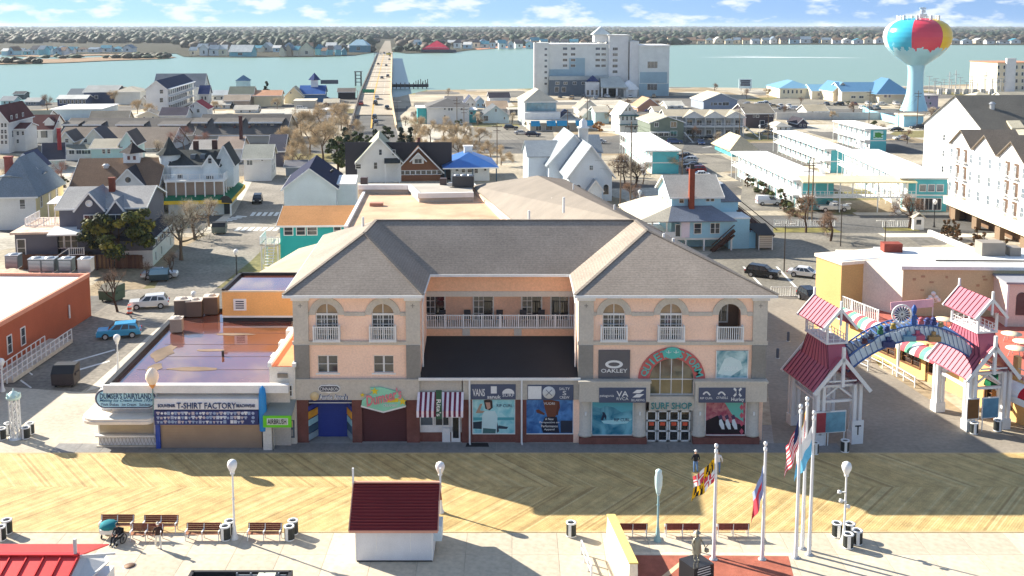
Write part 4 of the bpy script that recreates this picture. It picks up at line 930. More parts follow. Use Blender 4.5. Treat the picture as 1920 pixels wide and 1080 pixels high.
# blue roofed building by the water
BR1=mat('metal',S(110,158,190),'blue_metal_roof')
house('long bay side building with blue metal roof and central gable',1578,1660,192,171,154,20,'gx',S(226,214,190),BR1,rot=0,cat='hall',name='hall',wf=[(1600,182,8,4,'3'),(1615,182,8,4,'3'),(1642,180,6,6),(1655,180,5,5)])
house('wide blue hip roof at the right end of the bay side building',1648,1700,194,172,146,22,'hip',S(226,214,190),BR1,rot=0,cat='hall',name='hall',over=2,wf=[(1660,180,5,5),(1668,180,4,5)])
house('cream wing with pale blue hip roof at the left of the bay side building',1462,1526,184,165,150,26,'hip',S(236,226,200),mat('metal',S(150,200,220)),rot=0,cat='hall',name='hall',wf=[(1470+8*k,172,3,6)for k in range(5)])
house('white gabled entrance of the bay side building',1562,1596,190,170,154,16,'gy',S(220,206,180),BR1,cat='hall',name='hall')
# billboard
p=G(1397,170);t=thing('billboard','dark blue white billboard on posts at the water edge','billboard',p);s_=ppm(p.y);wv=12/s_
b=MB();b.box(-wv,wv,-.3,.3,1.2,22/s_);b.build('panel',mat('paint',S(205,225,230)),t)
for k,(f,g)in enumerate(((.8,.78),(.55,.7),(.3,.75))):
 b=MB();b.box(-wv*g,wv*g,-.36,-.31,1.2+(20/s_-1.2)*f,1.2+(20/s_-1.2)*f+.9);b.build('lettering_band',mat('paint',S(50,60,80),vary=.6),t)
b=MB();b.box(-wv*.7,-wv*.7+.4,-.2,.2,0,1.2);b.box(wv*.7,wv*.7+.4,-.2,.2,0,1.2);b.build('post',STEEL,t)
# big hotel on the bay
HG=mat('stucco',S(222,224,218),'hotel_grey');HB=mat('stucco',S(158,182,190),'hotel_blue');HW=mat('stucco',(.74,.73,.70),'hotel_white');HD=mat('stucco',S(92,104,116),'hotel_slate')
p=G(1003,178);t=thing('bay_hotel','tall grey white hotel with stepped towers beside the bay','hotel',p);Yf=p.y;ax=p.x
hx=lambda px,z=0:xat(Yf,z,px)-ax
hz=lambda py:zat(Yf,py)
def hbox(name,p0,p1,pb,pt,y0,y1,m):
 b=MB();z0,z1=hz(pb)if pb<178 else 0,hz(pt);b.box(hx(p0),hx(p1),y0,y1,z0,z1);return b.build(name,m,t)
hbox('wall',1003,1140,178,84,0,24,HG);hbox('roof',1003,1140,84.2,82,-.4,24,WHITEM)
hbox('corner_tower',1003,1028,178,80,-1.2,10,HG);hbox('white_edge',1001,1006,178,80,-1.5,10,HW)
hbox('upper_tower',1140,1176,178,66,-3,20,HW);hbox('upper_tower',1158,1184,178,67.5,0,26,mat('stucco',S(205,200,186)))
hbox('end_tower',1178,1194,178,77,-6,24,HW);hbox('end_wall',1194,1250,179,86,-7,24,HG);hbox('roof',1194,1252,86.2,84,-7.6,24,WHITEM)
hbox('blue_panel',1196,1246,154,134,-7.2,-6.9,HB);hbox('blue_panel',1030,1096,142,130,-.3,0,HB);hbox('blue_panel',1067,1096,130,109,-.3,0,HB);hbox('blue_panel',1195,1249,178,155.5,-7.2,-6.9,HB)
hbox('podium',1029,1100,178,149,-6,-.4,HD);hbox('podium_roof',1029,1140,149,142,-6,-.5,mat('shingle',S(178,186,186)))
b=MB();z0,z1=hz(66),hz(64);o=hbox('penthouse',1114,1140,79,62.5,2,14,HW);roofmesh(hx(1140)-hx(1114),12,0,3.2,'hip',1).build('penthouse_roof',mat('shingle',S(205,212,208)),t,(hx(1114),2,hz(62.5)))
roofmesh(hx(1176)-hx(1140),20,0,.9,'flat',.6).build('tower_roof',WHITEM,t,(hx(1140),-3,hz(66)))
def hwin(px,py,ww,hh,y,st='3'):s=ppm(Yf);window(t,(hx(px),y-.02,hz(py)),ww/s,hh/s,0,st)
for k in range(7):hwin(1023,94+k*10.8,4.6,4,-1.2)
for r_ in range(4):
 for a in(1059,1074):hwin(a,93.5+r_*10.6,8,4.4,-.32 if(r_>1 and a>1070)else 0,'6')
 for a in(1120,1131):hwin(a,93.5+r_*10.6,8,4.2,0,'6')
for r_ in range(5):hwin(1151.5,94+r_*10.6,9,5,-3,'6')
hwin(1219,126.5,18,12,-7.0,'6');hwin(1219,167,18,11,-7.22,'6')
for a in(1044,1059,1076,1092):hwin(a,157,6.5,4.5,-6)
for a in(1043,1056):hwin(a,171,7,9,-6,'1')
hbox('entrance_pavilion',1095,1120,178,152,-12,-6,HW);roofmesh(hx(1117)-hx(1100),5,0,2.2,'hip',.6).build('pavilion_roof',mat('shingle',S(48,64,110)),t,(hx(1100),-11.5,hz(148)));hbox('pavilion_neck',1100,1117,152,148,-11.5,-6.5,HW)
for a in(1099,1107,1115):hwin(a,175,4,9,-12,'1')
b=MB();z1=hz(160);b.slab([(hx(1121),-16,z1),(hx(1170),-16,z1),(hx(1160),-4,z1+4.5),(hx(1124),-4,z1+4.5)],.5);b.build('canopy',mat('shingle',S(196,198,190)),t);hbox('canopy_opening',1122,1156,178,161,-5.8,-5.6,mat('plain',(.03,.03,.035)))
b=MB()
for a in(1122,1132,1149,1168):b.box(hx(a),hx(a)+.8,-15.8,-15,0,z1)
b.build('canopy_post',HW,t)
hbox('porch',1164,1188,178,165,-14,-7,HW);b=MB();x0,x1=hx(1155),hx(1193);z1=hz(165);b.lathe([((x1-x0)/1.9,0),(3,2.4),(.2,4.4)],4,((x0+x1)/2,-11,z1),sm=False);b.build('porch_roof',WHITEM,t)
# white apartment houses, right
APW=mat('stucco',(.80,.79,.76),'white_stucco');APR=mat('shingle',S(134,122,108),'brown_grey_shingle')
p0=G(1776,408);Xa=p0.x;t=thing('apartment_house','long white apartment house with row of gables and balconies in sunlight','apartment house',(Xa,132,0));D_=p0.y-132
ze=zat(p0.y,268);b=MB();b.box(0,18,0,D_,3.0,ze);b.build('wall',APW,t);b=MB();b.box(2.5,18,0,D_,0,3.0);b.box(.3,2.5,D_-1.5,D_,0,3.0);b.build('base_wall',mat('stucco',S(120,96,76)),t)
b=MB()
for k in range(7):b.box(.1,.9,D_-3-k*8.6,D_-1.2-k*8.6,0,3.0)
b.build('column',mat('stucco',S(130,110,90)),t)
b=MB();b.box(-.8,.2,0,D_+.2,2.6,3.9);b.build('parapet',mat('stucco',S(240,226,196)),t)
gw=9.3
for k in range(6):
 y1=D_-k*gw;y0=y1-gw
 b=MB();b.prx([(y0,ze-.01),(y1,ze-.01),((y0+y1)/2,ze+2.7)],-.05,9);b.build('gable',APW,t)
 b=MB();b.slab([(-.5,y0+.0,ze),(9,y0,ze),(9,(y0+y1)/2,ze+2.85),(-.5,(y0+y1)/2,ze+2.85)],.16);b.slab([(-.5,(y0+y1)/2,ze+2.85),(9,(y0+y1)/2,ze+2.85),(9,y1,ze),(-.5,y1,ze)],.16);b.build('roof',APR,t)
 for f in range(3):
  z=5.0+f*2.95
  if k%2==0:
   for yy in(.34,.66):
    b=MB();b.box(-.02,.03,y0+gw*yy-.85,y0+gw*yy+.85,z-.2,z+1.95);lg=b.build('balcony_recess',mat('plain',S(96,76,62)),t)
    b=MB();b.box(-.75,0,y0+gw*yy-1.0,y0+gw*yy+1.0,z-.35,z-.22);lgf=b.build('balcony_floor',APW,t);railing(t,[(-.7,y0+gw*yy-.95,z-.2),(-.7,y0+gw*yy+.95,z-.2)],.9,None,.3,thin=.025)
    window(t,(-.04,y0+gw*yy+.3,z-.1),.55,1.6,R(-90),'4',None,GLASSB)
  for yy in((.06,.92)if k%2==0 else(.3,.7)):window(t,(-.03,y0+gw*yy,z),.95,1.5,R(-90),'4',None,GLASSB)
b=MB();b.box(9,18,0,D_,ze,ze+.6);b.build('flat_roof',mat('shingle',S(130,126,120)),t)
p0=G(1745,430);t=thing('apartment_house','tall white apartment block with dark grey roof behind the gabled one','apartment house',(88,196,0),R(4))
ze=zat(215,236);b=MB();b.prx([(0,0),(26,0),(26,ze),(13,ze+6.6),(0,ze)],0,60);b.build('wall',APW,t)
roofmesh(60,26,ze,6.6,'gx',.4).build('roof',mat('shingle',S(112,108,100)),t)
for f in range(3):
 for y in(8,17):window(t,(-.03,y,4.5+3.2*f),.8,1.2,R(-90))
for k in range(3):
 b=MB();b.slab([(5+k*5,1.0,ze+1.3),(7.6+k*5,1.0,ze+1.3),(8.2+k*5,4.2,ze+2.4),(5.6+k*5,4.2,ze+2.4)],.5);b.build('skylight',mat('shingle',S(206,196,170)),t)
for k in range(4):
 b=MB();b.tube((5+k*10,8.5,ze+4),(5+k*10,8.5,ze+5.2),.5,.5,8);b.tube((5+k*10,8.5,ze+5.2),(5+k*10,8.5,ze+5.6),.7,.3,8);b.build('vent',STEEL,t)
for k in range(4):
 b=MB();b.slab([(2+k*9,-6,ze+.6),(9+k*9,-6,ze+.6),(10+k*9,-1,ze+1.2),(4+k*9,-1,ze+1.2)],.3);b.build('porch_roof',mat('shingle',S(216,204,178)),t)
# right edge
t=house('cream tower block with terracotta roof at the right picture edge',1868,1960,172,118,0,26,'flat',S(240,226,196),S(196,140,110),cat='apartment house',name='tower_block',wf=[(1872+12*i,126+13*k,4,6)for i in range(6)for k in range(4)])
b=MB();b.box(4,9,-1.5,0,0,t['h']+2.4);b.build('stair_tower',APW,t)
house('cream hip roofed house above the white apartment roof',1822,1884,195,186,172,14,'hip',cW,S(206,196,170))
house('beige roofed house right of the cream hip roof',1886,1960,197,188,172,14,'gx',cW,S(196,184,160))
house('mauve two storey house behind the water tower',1728,1760,204,180,0,12,'flat',S(200,178,190),S(178,172,168),wf=[(1742,183,5,4),(1737,194,3,4),(1745,194,4,4)])
# pump house and water tower
PBW=mat('paint',S(150,206,222));p,q=G(1630,218),G(1700,238);t=thing('pump_house','pale blue walled yard and pump house at the foot of the water tower','pump house',p);v=q-p
b=MB();b.bar((0,0,1.2),(v.x,v.y,1.2),.5,2.4);b.bar((0,0,1.2),(3,16,1.2),.5,2.4);b.box(v.x-1,v.x+5.5,v.y,v.y+8,0,3.6);b.build('wall',PBW,t);b=MB();b.box(v.x-1.4,v.x+5.9,v.y-.4,v.y+8.4,3.6,4.0);b.build('roof',mat('membrane',S(224,206,176)),t)
house('low blue roofed link between the cream wing and the bay side building',1522,1580,186,170,158,16,'gx',S(236,226,200),mat('metal',S(150,200,220)),rot=0,cat='hall',name='hall',wf=[(1535,177,4,5),(1548,177,4,5),(1560,177,4,5)])
# smaller houses packed between the larger ones
for q in(('small flat garage with dark walls right of the near black roof',956,983,216,206,0,'flat',S(80,80,86),S(190,184,172)),('navy roofed cottage behind the turquoise awnings',1050,1082,233,222,208,'gy',S(190,200,204),S(52,60,90)),('white cottage with grey roof left of the aqua block',1092,1116,228,217,206,'gy',cW,S(140,136,130)),('tan cottage between the victorian and olive houses',1198,1220,238,226,214,'gx',S(206,196,176),S(170,150,128)),('white hut left of the grey motel gables',1228,1250,216,208,199,'gx',cW,S(180,170,150)),('pale shed at the left bank beside the boat house',2,24,197,188,180,'gx',S(180,200,206),S(150,154,156)),('grey shed at the left bank right of the boat house',48,72,198,190,183,'gx',S(120,126,134),S(170,170,166)),('small grey store at the right of the cream marina building',262,276,204,188,180,'gy',S(190,186,180),S(130,126,122)),('white boathouse right of the royal blue roof',394,424,190,178,169,'gx',cW,S(190,196,196)),('beige shed at the right of the royal blue restaurant',608,634,200,192,185,'gx',S(206,200,186),S(190,180,160)),('white garage left of the bridge approach',596,648,216,207,0,'flat',cW,WHITEM),('white cottage behind the slate row, left of its right end',440,480,212,205,197,'gx',cW,S(176,170,160)),('tan shingled roof behind the slate row dormers',168,236,240,226,208,'gx',S(190,180,160),S(168,154,134)),('cream cottage left of the charcoal roof',258,298,226,217,208,'gy',S(226,216,196),S(150,142,130)),('white cottage above the red roofed house',396,430,204,196,188,'gx',cW,S(196,190,178)),('pale cottage right of the pale hip roofed house',592,624,234,225,216,'gx',S(206,214,214),S(150,146,142)),('grey house behind the white hip roofed house',836,868,196,188,180,'gx',S(180,184,186),S(120,116,114)),('small blue gabled house beside the black roofed long building',890,912,202,192,182,'gy',S(150,180,200),S(90,96,110)),('white motel office right of the dark brown house',1456,1482,246,236,228,'hip',cW,S(180,176,166)),('dark shed with sign right of the long low wall',1496,1514,240,230,222,'gy',S(70,64,80),S(60,56,64)),('pale house left of the church wing',1000,1026,214,205,196,'gx',S(210,216,218),S(150,150,150))):
 house(q[0],q[1],q[2],q[3],q[4],q[5],9,q[6],q[7],q[8],wf=[(q[1]+(q[2]-q[1])*f,q[4]+(q[3]-q[4])*.5,3,4)for f in(.3,.7)])
p=G(1714,207);t=thing('water_tower','water tower with beach ball stripes of cyan, red and yellow','water tower',p);s_=ppm(p.y,10)
zz=lambda py:zat(p.y,py)
prof=[(26,207),(23,200),(19.5,190),(16.2,178),(14.6,166),(14,150),(14.2,134),(15,127),(16.5,122)]
TB=mat('glossy',(.40,.68,.76),'shaded_pale_blue_gloss',rough=.3);b=MB();b.lathe([(r_/s_,zz(y))for r_,y in prof],40);b.build('pedestal',TB,t)  # pale blue paint, with the bowl underside's shading put into its colour
cxo_=0
ball=[(16.5,122),(24,116.5),(33,110),(42,103),(50,95),(56,87),(60,78),(61.5,69),(60.5,60),(57,52),(51,45),(43,40),(34,36.5),(20,34),(0.5,33)]
CM=[TB,mat('glossy',S(64,178,205),'cyan_gloss',rough=.22),mat('glossy',S(214,62,84),'red_gloss',rough=.3),mat('glossy',S(240,196,30),'yellow_gloss',rough=.3),mat('glossy',(.8,.8,.78),'white_gloss',rough=.3),mat('glossy',S(60,150,70),'green_gloss',rough=.3)]
nseg=120;rings=[]
for i in range(len(ball)-1):
 for k in range(4):f=k/4;rings.append((ball[i][0]+(ball[i+1][0]-ball[i][0])*f,ball[i][1]+(ball[i+1][1]-ball[i][1])*f))
rings.append(ball[-1]);r=random.Random(3);spl=[];v_=98
for i in range(nseg):spl.append(98-7.5*abs(math.sin(i*.41+1.1*math.sin(i*.17)))-r.uniform(0,3))
tb=MB();vs=[]
for(rr,y)in rings:
 for i in range(nseg):a=2*math.pi*i/nseg;vs.append((rr/s_*math.cos(a),rr/s_*math.sin(a),zz(y)))
tb.add(vs,[],0)
for k in range(len(rings)-1):
 for i in range(nseg):
  az=(360*(i+.5)/nseg+90)%360
  az=az-360 if az>180 else az
  if rings[k][1]>spl[i]:m=0
  else:m=1 if-82<az<-31 else 2 if-31<=az<24 else 3 if 24<=az<95 else 4 if-130<az<=-82 else 5
  tb.f.append((k*nseg+i,k*nseg+(i+1)%nseg,(k+1)*nseg+(i+1)%nseg,(k+1)*nseg+i));tb.m.append(m);tb.s.append(True)
tb.build('tank',CM,t)
b=MB();rt=36/s_
for i in range(28):
 a=2*math.pi*i/28;b.tube((rt*math.cos(a),rt*math.sin(a),zz(37)),(rt*math.cos(a),rt*math.sin(a),zz(31)),.06,n=4)
 a2=2*math.pi*(i+1)/28
 for zy in(31,34):b.tube((rt*math.cos(a),rt*math.sin(a),zz(zy)),(rt*math.cos(a2),rt*math.sin(a2),zz(zy)),.06,n=4)
b.build('railing',WHITE,t)
b=MB()
for i in range(9):a=i*.7+2.2;b.box(rt*math.cos(a)-.4,rt*math.cos(a)+.4,rt*math.sin(a)-.4,rt*math.sin(a)+.4,zz(37),zz(29))
b.build('antenna_panel',WHITE,t)
b=MB();b.tube((1.6,0,zz(34)),(1.6,0,zz(13)),.25);b.tube((1.6,0,zz(24)),(1.6,0,zz(18)),1.1,1.1,8);b.box(.2,3,-1,1,zz(33),zz(26));b.box(.4,2.8,-.3,.3,zz(17),zz(14));b.build('mast',mat('metal',(.6,.66,.68)),t)
# ---- far shore houses: each its own small house
ORD='first second third fourth fifth sixth seventh eighth ninth tenth eleventh twelfth thirteenth fourteenth fifteenth sixteenth'.split()
def fhouse(p0,p1,pb,pe,pr,kind,wc,rc,lab,cat='house'):
 house(lab,p0,p1,pb,pe,pr,14,kind,wc,rc,rot=rnd.uniform(-12,12),cat=cat,group='houses on the far shore',trim=False,z0=-.6,over=.8,wf=[((p0+p1)/2,(pb+pe)/2,max(1.6,(p1-p0)*.2),(pb-pe)*.45,'1')]if p1-p0>11 else())
cols={'white':cW,'pale blue':S(176,206,216),'cream':S(230,218,190),'grey':S(176,178,176),'teal':S(110,178,190),'sand':S(206,186,160)}
rcs={'blue grey':S(120,136,150),'dark':S(80,80,86),'white':S(210,210,205),'brown':S(130,108,92),'teal blue':S(70,130,150)}
def row(x0,x1,pb,n,zone,hmin=8,hmax=14,cl=None,r=random.Random(9)):
 ks=list(cols)if cl is None else cl;seen={}
 for i in range(n):
  wv=(x1-x0)/n;a=x0+wv*i+r.uniform(0,wv*.15);wd=wv*r.uniform(.65,.95);hh=r.uniform(hmin,hmax);c=r.choice(ks);q=r.choice(list(rcs));kd=r.choice(('gx','gy','hip','gx'))
  fhouse(a,a+wd,pb+r.uniform(-.8,.8),pb-hh*.62,pb-hh,kd,cols[c],rcs[q],'%s house, %s roof, %s in the row %s'%(c,q,ORD[i],zone))
row(2,140,103.5,10,'behind the left marsh',12,19,['pale blue','white','pale blue','teal']);row(60,250,98,9,'behind the marsh pools',9,15,['white','pale blue','cream'])
row(355,428,104.6,4,'on the point left of the bridge',16,22,['cream','white']);fhouse(430,474,106,96,84,'gx',cols['teal'],rcs['white'],'teal gabled boathouse with white roof on the far point')
row(522,562,105,3,'of flats left of the bridge',18,26,['cream','sand']);fhouse(561,588,105,92,79,'gy',cols['cream'],S(70,130,120),'green roofed gabled hall on the far point left of the bridge')
row(590,652,104,5,'of blue houses left of the bridge',14,22,['teal','pale blue','grey']);row(370,690,97,16,'behind the far point',12,18);fhouse(655,690,98,84,74,'hip',S(80,140,160),cols['pale blue'],'teal hall with pale turret roof beside the far bridge end')
row(760,800,94,4,'at the far bridge end',12,18);row(850,1000,91,9,'right of the red building',12,22,['grey','white','pale blue','cream']);row(940,1140,85,11,'behind the big hotel',10,16);row(755,940,87,9,'behind the red building',10,15)
row(1252,1480,82,13,'on the right shore',9,14,['white','cream','sand']);row(1480,1660,81.5,9,'just left of the tower',9,15,['white','pale blue','cream']);row(1782,1916,82,6,'just right of the tower',8,13,['white','sand'])
t=house('red roofed waterfront building with white trim on the far shore',798,838,98,88,76,26,'hip',S(205,60,90),S(196,36,72),rot=0,cat='restaurant',name='restaurant',z0=-.6)
b=MB();b.box(-5,t['w']+12,-10,0,0,3.4);b.build('dock_deck',mat('wood',S(54,56,76)),t);b=MB();b.box(-3,t['w']+3,-9,-1,3.5,5.5);b.build('porch_roof',mat('shingle',S(205,46,86)),t)
# ================================================================ MAIN BUILDING
PEACH=mat('stucco',S(252,214,188),'peach_stucco');TRIM=mat('stucco',S(204,197,184,.95),'grey_trim_stucco');TRIMD=mat('stucco',S(150,146,138,.9),'dark_grey_trim');PEAD=mat('stucco',S(246,192,152,.95),'apricot_stucco')
BRK=mat('brick',S(124,80,72),'brown_brick');RSH=mat('shingle',S(156,144,132),'weathered_shingle')
Yf=G(960,829).y
mb=thing('main_building','peach and grey three storey surf shop building with hipped roofs and central balcony','building',(0,Yf,0))
fz=lambda py:zat(Yf,py)
def fx(px,py):return xat(Yf,zat(Yf,py),px)
def fp(px,py,y=0.0):return(fx(px,py),y,fz(py))
EZ=fz(549)
FT,FB=fz(709),fz(748)
def wall_open(b,x0,x1,z0,z1,ops,y0,y1,m=0):
 x=x0
 for(xa,xb,za,zb,arch)in sorted(ops):
  if xa>x:b.box(x,xa,y0,y1,z0,z1,m)
  if za>z0:b.box(xa,xb,y0,y1,z0,za,m)
  if arch:
   r_=(xb-xa)/2;c=(xa+xb)/2;arc=[(c+r_*math.cos(R(a)),zb+r_*math.sin(R(a)))for a in range(0,181,12)]
   L_=arc[:8]+[(c,zb+r_)];b.pry(L_+[(c,z1),(xb,z1)],y0,y1,m);R_=[(c,zb+r_)]+arc[8:];b.pry(R_+[(xa,z1),(c,z1)],y0,y1,m)
  elif zb<z1:b.box(xa,xb,y0,y1,zb,z1,m)
  x=xb
 if x<x1:b.box(x,x1,y0,y1,z0,z1,m)
def arch_window(t,c,hw,z0,zs,y,open_=False,gl=GLASS):
 arc=[(c+hw*math.cos(R(a)),zs+hw*math.sin(R(a)))for a in range(0,181,12)]
 b=MB();e=.07
 if not open_:
  for i in range(len(arc)-1):b.bar((arc[i][0],y,arc[i][1]),(arc[i+1][0],y,arc[i+1][1]),e)
  for x in(c-hw+e/2,c+hw-e/2,c):b.box(x-e/2,x+e/2,y-.05,y+.05,z0,zs)
  for x in(c-hw/2,c+hw/2,c-hw*.26,c+hw*.74):b.box(x-.02,x+.02,y-.03,y+.03,z0,zs)
  for k in range(1,5):z=z0+(zs-z0)*k/5;b.box(c-hw,c+hw,y-.03,y+.03,z-.02,z+.02)
  b.box(c-hw,c+hw,y-.07,y+.07,zs-.08,zs+.08);b.box(c-.03,c+.03,y-.04,y+.04,zs,zs+hw)
  o=b.build('arched_window',WHITE,t);g=MB();g.poly([(c-hw,y+.02,z0),(c+hw,y+.02,z0),(c+hw,y+.02,zs),(c-hw,y+.02,zs)]);g.poly([(x,y+.02,z)for x,z in arc],1)
  g.build('pane',[gl,mat('glass',S(150,126,96),'tan_reflection_glass')],o)  # upper arch pane: a tan reflection put into the glass colour
 else:
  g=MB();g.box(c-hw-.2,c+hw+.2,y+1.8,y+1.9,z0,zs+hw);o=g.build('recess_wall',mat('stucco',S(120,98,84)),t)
  window(t,(c-hw*.35,y+1.78,z0+1.0),.9,1.5,0,'3');g=MB();g.box(c-hw,c+hw,y,y+1.8,z0-.2,z0);g.build('recess_floor',TRIMD,t)
# wings: front walls with openings cut through
def wing(x0p,x1p,arcs,lows):
 x0,x1=fx(x0p,640),fx(x1p,640);zm=fz(641);ops=[];rings=[]
 for(c,hwp,op)in arcs:
  C_=fx(c,610);hw=hwp/ppm(Yf,9.5);ops.append((C_-hw,C_+hw,fz(637),fz(590),True));rings.append((C_,hw,op))
 b=MB();wall_open(b,x0,x1,zm,EZ,ops,0,.35)
 if lows is not None:wall_open(b,x0,x1,FB,zm,[(fx(a,680),fx(c,680),fz(zb),fz(zt),False)for a,c,zt,zb in lows],0,.35)
 b.build('wall',PEACH,mb)
 for(C_,hw,op)in rings:
  arch_window(mb,C_,hw,fz(637),fz(590),.18,op)
  b=MB();r0,r1=hw,hw+12/ppm(Yf,9.5);pts=[(C_+r1*math.cos(R(a)),fz(590)+r1*math.sin(R(a)))for a in range(0,181,10)]+[(C_+r0*math.cos(R(a)),fz(590)+r0*math.sin(R(a)))for a in range(180,-1,-10)]
  for i in range(18):
   q=[pts[i],pts[i+1],pts[36-i],pts[37-i]];b.pry(q,-.09,-.002)
  b.build('arch_trim',TRIM,mb)
  balustrade(mb,[(C_-hw-.12,0,fz(637)),(C_-hw-.12,-.38,fz(637)),(C_+hw+.12,-.38,fz(637)),(C_+hw+.12,0,fz(637))],fz(611)-fz(637),None,.16)
  b=MB();b.box(C_-hw-.2,C_+hw+.2,-.45,.02,fz(639),fz(637)+.02);b.build('balcony_slab',WHITE,mb)
 xs=[x0]+sum([[C_-hw-12/ppm(Yf,9.5),C_+hw+12/ppm(Yf,9.5)]for C_,hw,_ in rings],[])+[x1]
 b=MB()
 for i in range(0,len(xs),2):b.box(xs[i],xs[i+1],-.10,-.003,fz(592),fz(585))
 b.box(x0-.1,x1+.1,-.16,-.003,fz(646),fz(639));b.box(x0-.1,x1+.1,-.20,-.16,fz(641),fz(639));b.build('string_course',TRIM,mb)
 for p0,p1 in((x0p,x0p+27),(x1p-25,x1p)):
  b=MB();xa,xb=fx(p0,600),fx(p1,600);b.box(xa-.03,xb+.03,-.22,-.004,fz(639),EZ-.35);b.build('pilaster',TRIM,mb)
  b=MB();b.box(xa-.03,xb+.03,-.21,-.004,FT,fz(646));b.build('pilaster',TRIMD,mb)
  b=MB();b.box(xa-.16,xb+.16,-.34,-.004,fz(562),fz(557));b.box(xa-.10,xb+.10,-.28,-.005,fz(557),fz(553));b.build('capital',WHITE,mb)
  cx_=(xa+xb)/2;zc=fz(572);b=MB();b.box(cx_-.03,cx_+.03,-.235,-.22,zc-.16,zc+.16);b.box(cx_-.16,cx_+.16,-.236,-.22,zc-.03,zc+.03);b.build('cross_ornament',TRIMD,mb)
 b=MB();b.box(x0-.35,x1+.35,-.42,.35,EZ-.3,EZ);b.build('cornice',WHITE,mb)
wing(551,787,[(613,21,False),(718,21,False)],[(596,633,666,699),(701,738,666,699)])
for a in(614.5,719.5):
 C_=fx(a,680)
 for dx in(-.42,.42):window(mb,(C_+dx,.16,fz(698)),.70,fz(668)-fz(698),0,'2')
 b=MB();b.box(C_-.98,C_+.98,-.06,-.003,fz(702),fz(699.5));b.build('sill',WHITE,mb)
b=MB();xa,xb=fx(549,730),fx(787,730);b.box(xa,xb,-.25,.3,FB,FT);b.box(xa,xb,-.32,-.25,FT-.12,FT);b.build('fascia',TRIM,mb)
wing(1085,1437,[(1151,21,False),(1258,21,False),(1368,21,True)],None)
# right wing first floor with the big arched window cut out
AC,AZ,AR=fx(1259,712),fz(712),42/ppm(Yf,5.3)
b=MB();x0,x1=fx(1085,640),fx(1437,640);wall_open(b,x0,x1,fz(741),fz(641),[(AC-AR,AC+AR,fz(741),AZ,True)],0,.35);b.build('wall',PEACH,mb)
b=MB();e=.06
for u in(-1,-.5,0,.5,1):
 h_=math.sqrt(max(0,1-min(1,abs(u))**2))*AR;b.box(AC+u*AR-e/2,AC+u*AR+e/2,.12,.2,fz(741),AZ+h_)
for z in(AZ,(AZ+fz(741))/2-9,fz(740)):
 if z>2:b.box(AC-AR,AC+AR,.11,.2,z-e/2,z+e/2)
o=b.build('shop_window',WHITE,mb);g=MB();g.poly([(AC-AR,.2,fz(741)),(AC+AR,.2,fz(741)),(AC+AR,.2,AZ)]+[(AC+AR*math.cos(R(a)),.2,AZ+AR*math.sin(R(a)))for a in range(12,180,12)]+[(AC-AR,.2,AZ)]);g.build('pane',mat('glass',S(96,98,84),'tinted_shop_glass'),o)
RO=63/ppm(Yf,5.3);b=MB()
for i in range(18):
 a,c=R(i*10),R(i*10+10);b.pry([(AC+RO*math.cos(a),AZ+RO*math.sin(a)),(AC+RO*math.cos(c),AZ+RO*math.sin(c)),(AC+AR*math.cos(c),AZ+AR*math.sin(c)),(AC+AR*math.cos(a),AZ+AR*math.sin(a))],-.12,-.004)
sgn=b.build('arch_sign',mat('paint',S(196,96,92),'coral_sign'),mb)
AQ=mat('paint',S(86,190,178),'aqua_letters')
rm_=(AR+RO)/2
for word,a0,a1 in(('QUIET',164,108),('STORM',72,16)):
 for i,ch in enumerate(word):
  a=a0+(a1-a0)*i/4;text(ch,sgn,(AC+rm_*math.cos(R(a)),-.13,AZ+rm_*math.sin(R(a))),{'I':.15,'M':.62,'Q':.6}.get(ch,.48),.62,AQ,90,90-a,0,.04,bold=.01)
b=MB();zc=AZ+rm_+.02;pts=[(AC+.78*math.cos(R(a))*(1 if abs(math.cos(R(a)))<.8 else.95),zc+.48*math.sin(R(a)))for a in range(0,360,24)];b.pry(pts,-.2,-.121);b.build('badge',AQ,sgn);b=MB()
for sx in(-1,1):
 for k in range(3):a=R(40+k*50);b.bar((AC+sx*.3,-.21,zc),(AC+sx*.3+sx*.3*math.cos(a),-.21,zc+.3*math.sin(a)-.08),.07,.03)
b.build('emblem',mat('paint',S(226,240,230)),sgn)
# fascia boxes right, aqua lettering band and doors
for p0,p1 in((1085,1217),(1301,1434)):
 b=MB();b.box(fx(p0,730),fx(p1,730),-.75,0,FB,fz(713));b.box(fx(p0,730)-.08,fx(p1,730)+.08,-.83,0,fz(713)+.002,fz(709));b.build('fascia',TRIM,mb)
b=MB();b.box(fx(1217,755),fx(1301,755),-.2,.3,fz(768),fz(742));b.build('lintel',TRIM,mb)
text('SURF SHOP',mb,(fx(1258,759),-.24,fz(759)),fx(1296,759)-fx(1220,759),.55,mat('paint',S(60,140,140)),ext=.05,bold=.008)
DK=mat('glass',(.02,.02,.022),'dark_door_glass');dl=fx(1211,800);dr=fx(1295,800);dw=(dr-dl)/4
for k in range(4):
 b=MB();xa,xb=dl+dw*k+.03,dl+dw*(k+1)-.03;zt=fz(770)
 for x in(xa,xb-.12):b.box(x,x+.12,.0,.08,.05,zt)
 for z in(.05,zt*.33,zt*.66,zt-.12):b.box(xa,xb,.0,.07,z,z+.12)
 d=b.build('door',WHITE,mb);g=MB();g.poly([(xa,.06,.05),(xb,.06,.05),(xb,.06,zt),(xa,.06,zt)]);g.build('pane',DK,d);g=MB();g.box((xa+xb)/2-.2,(xa+xb)/2+.2,.03,.05,zt*.52,zt*.63);g.build('notice',mat('paint',S(220,90,60)),d);g=MB();g.tube((xb-.2,-.04,zt*.36),(xb-.2,-.04,zt*.5),.025);g.build('handle',STEEL,d)
b=MB();b.box(dl-.3,dl,-.1,.4,0,fz(768));b.box(dr,dr+.3,-.1,.4,0,fz(768));b.build('door_jamb',TRIMD,mb)
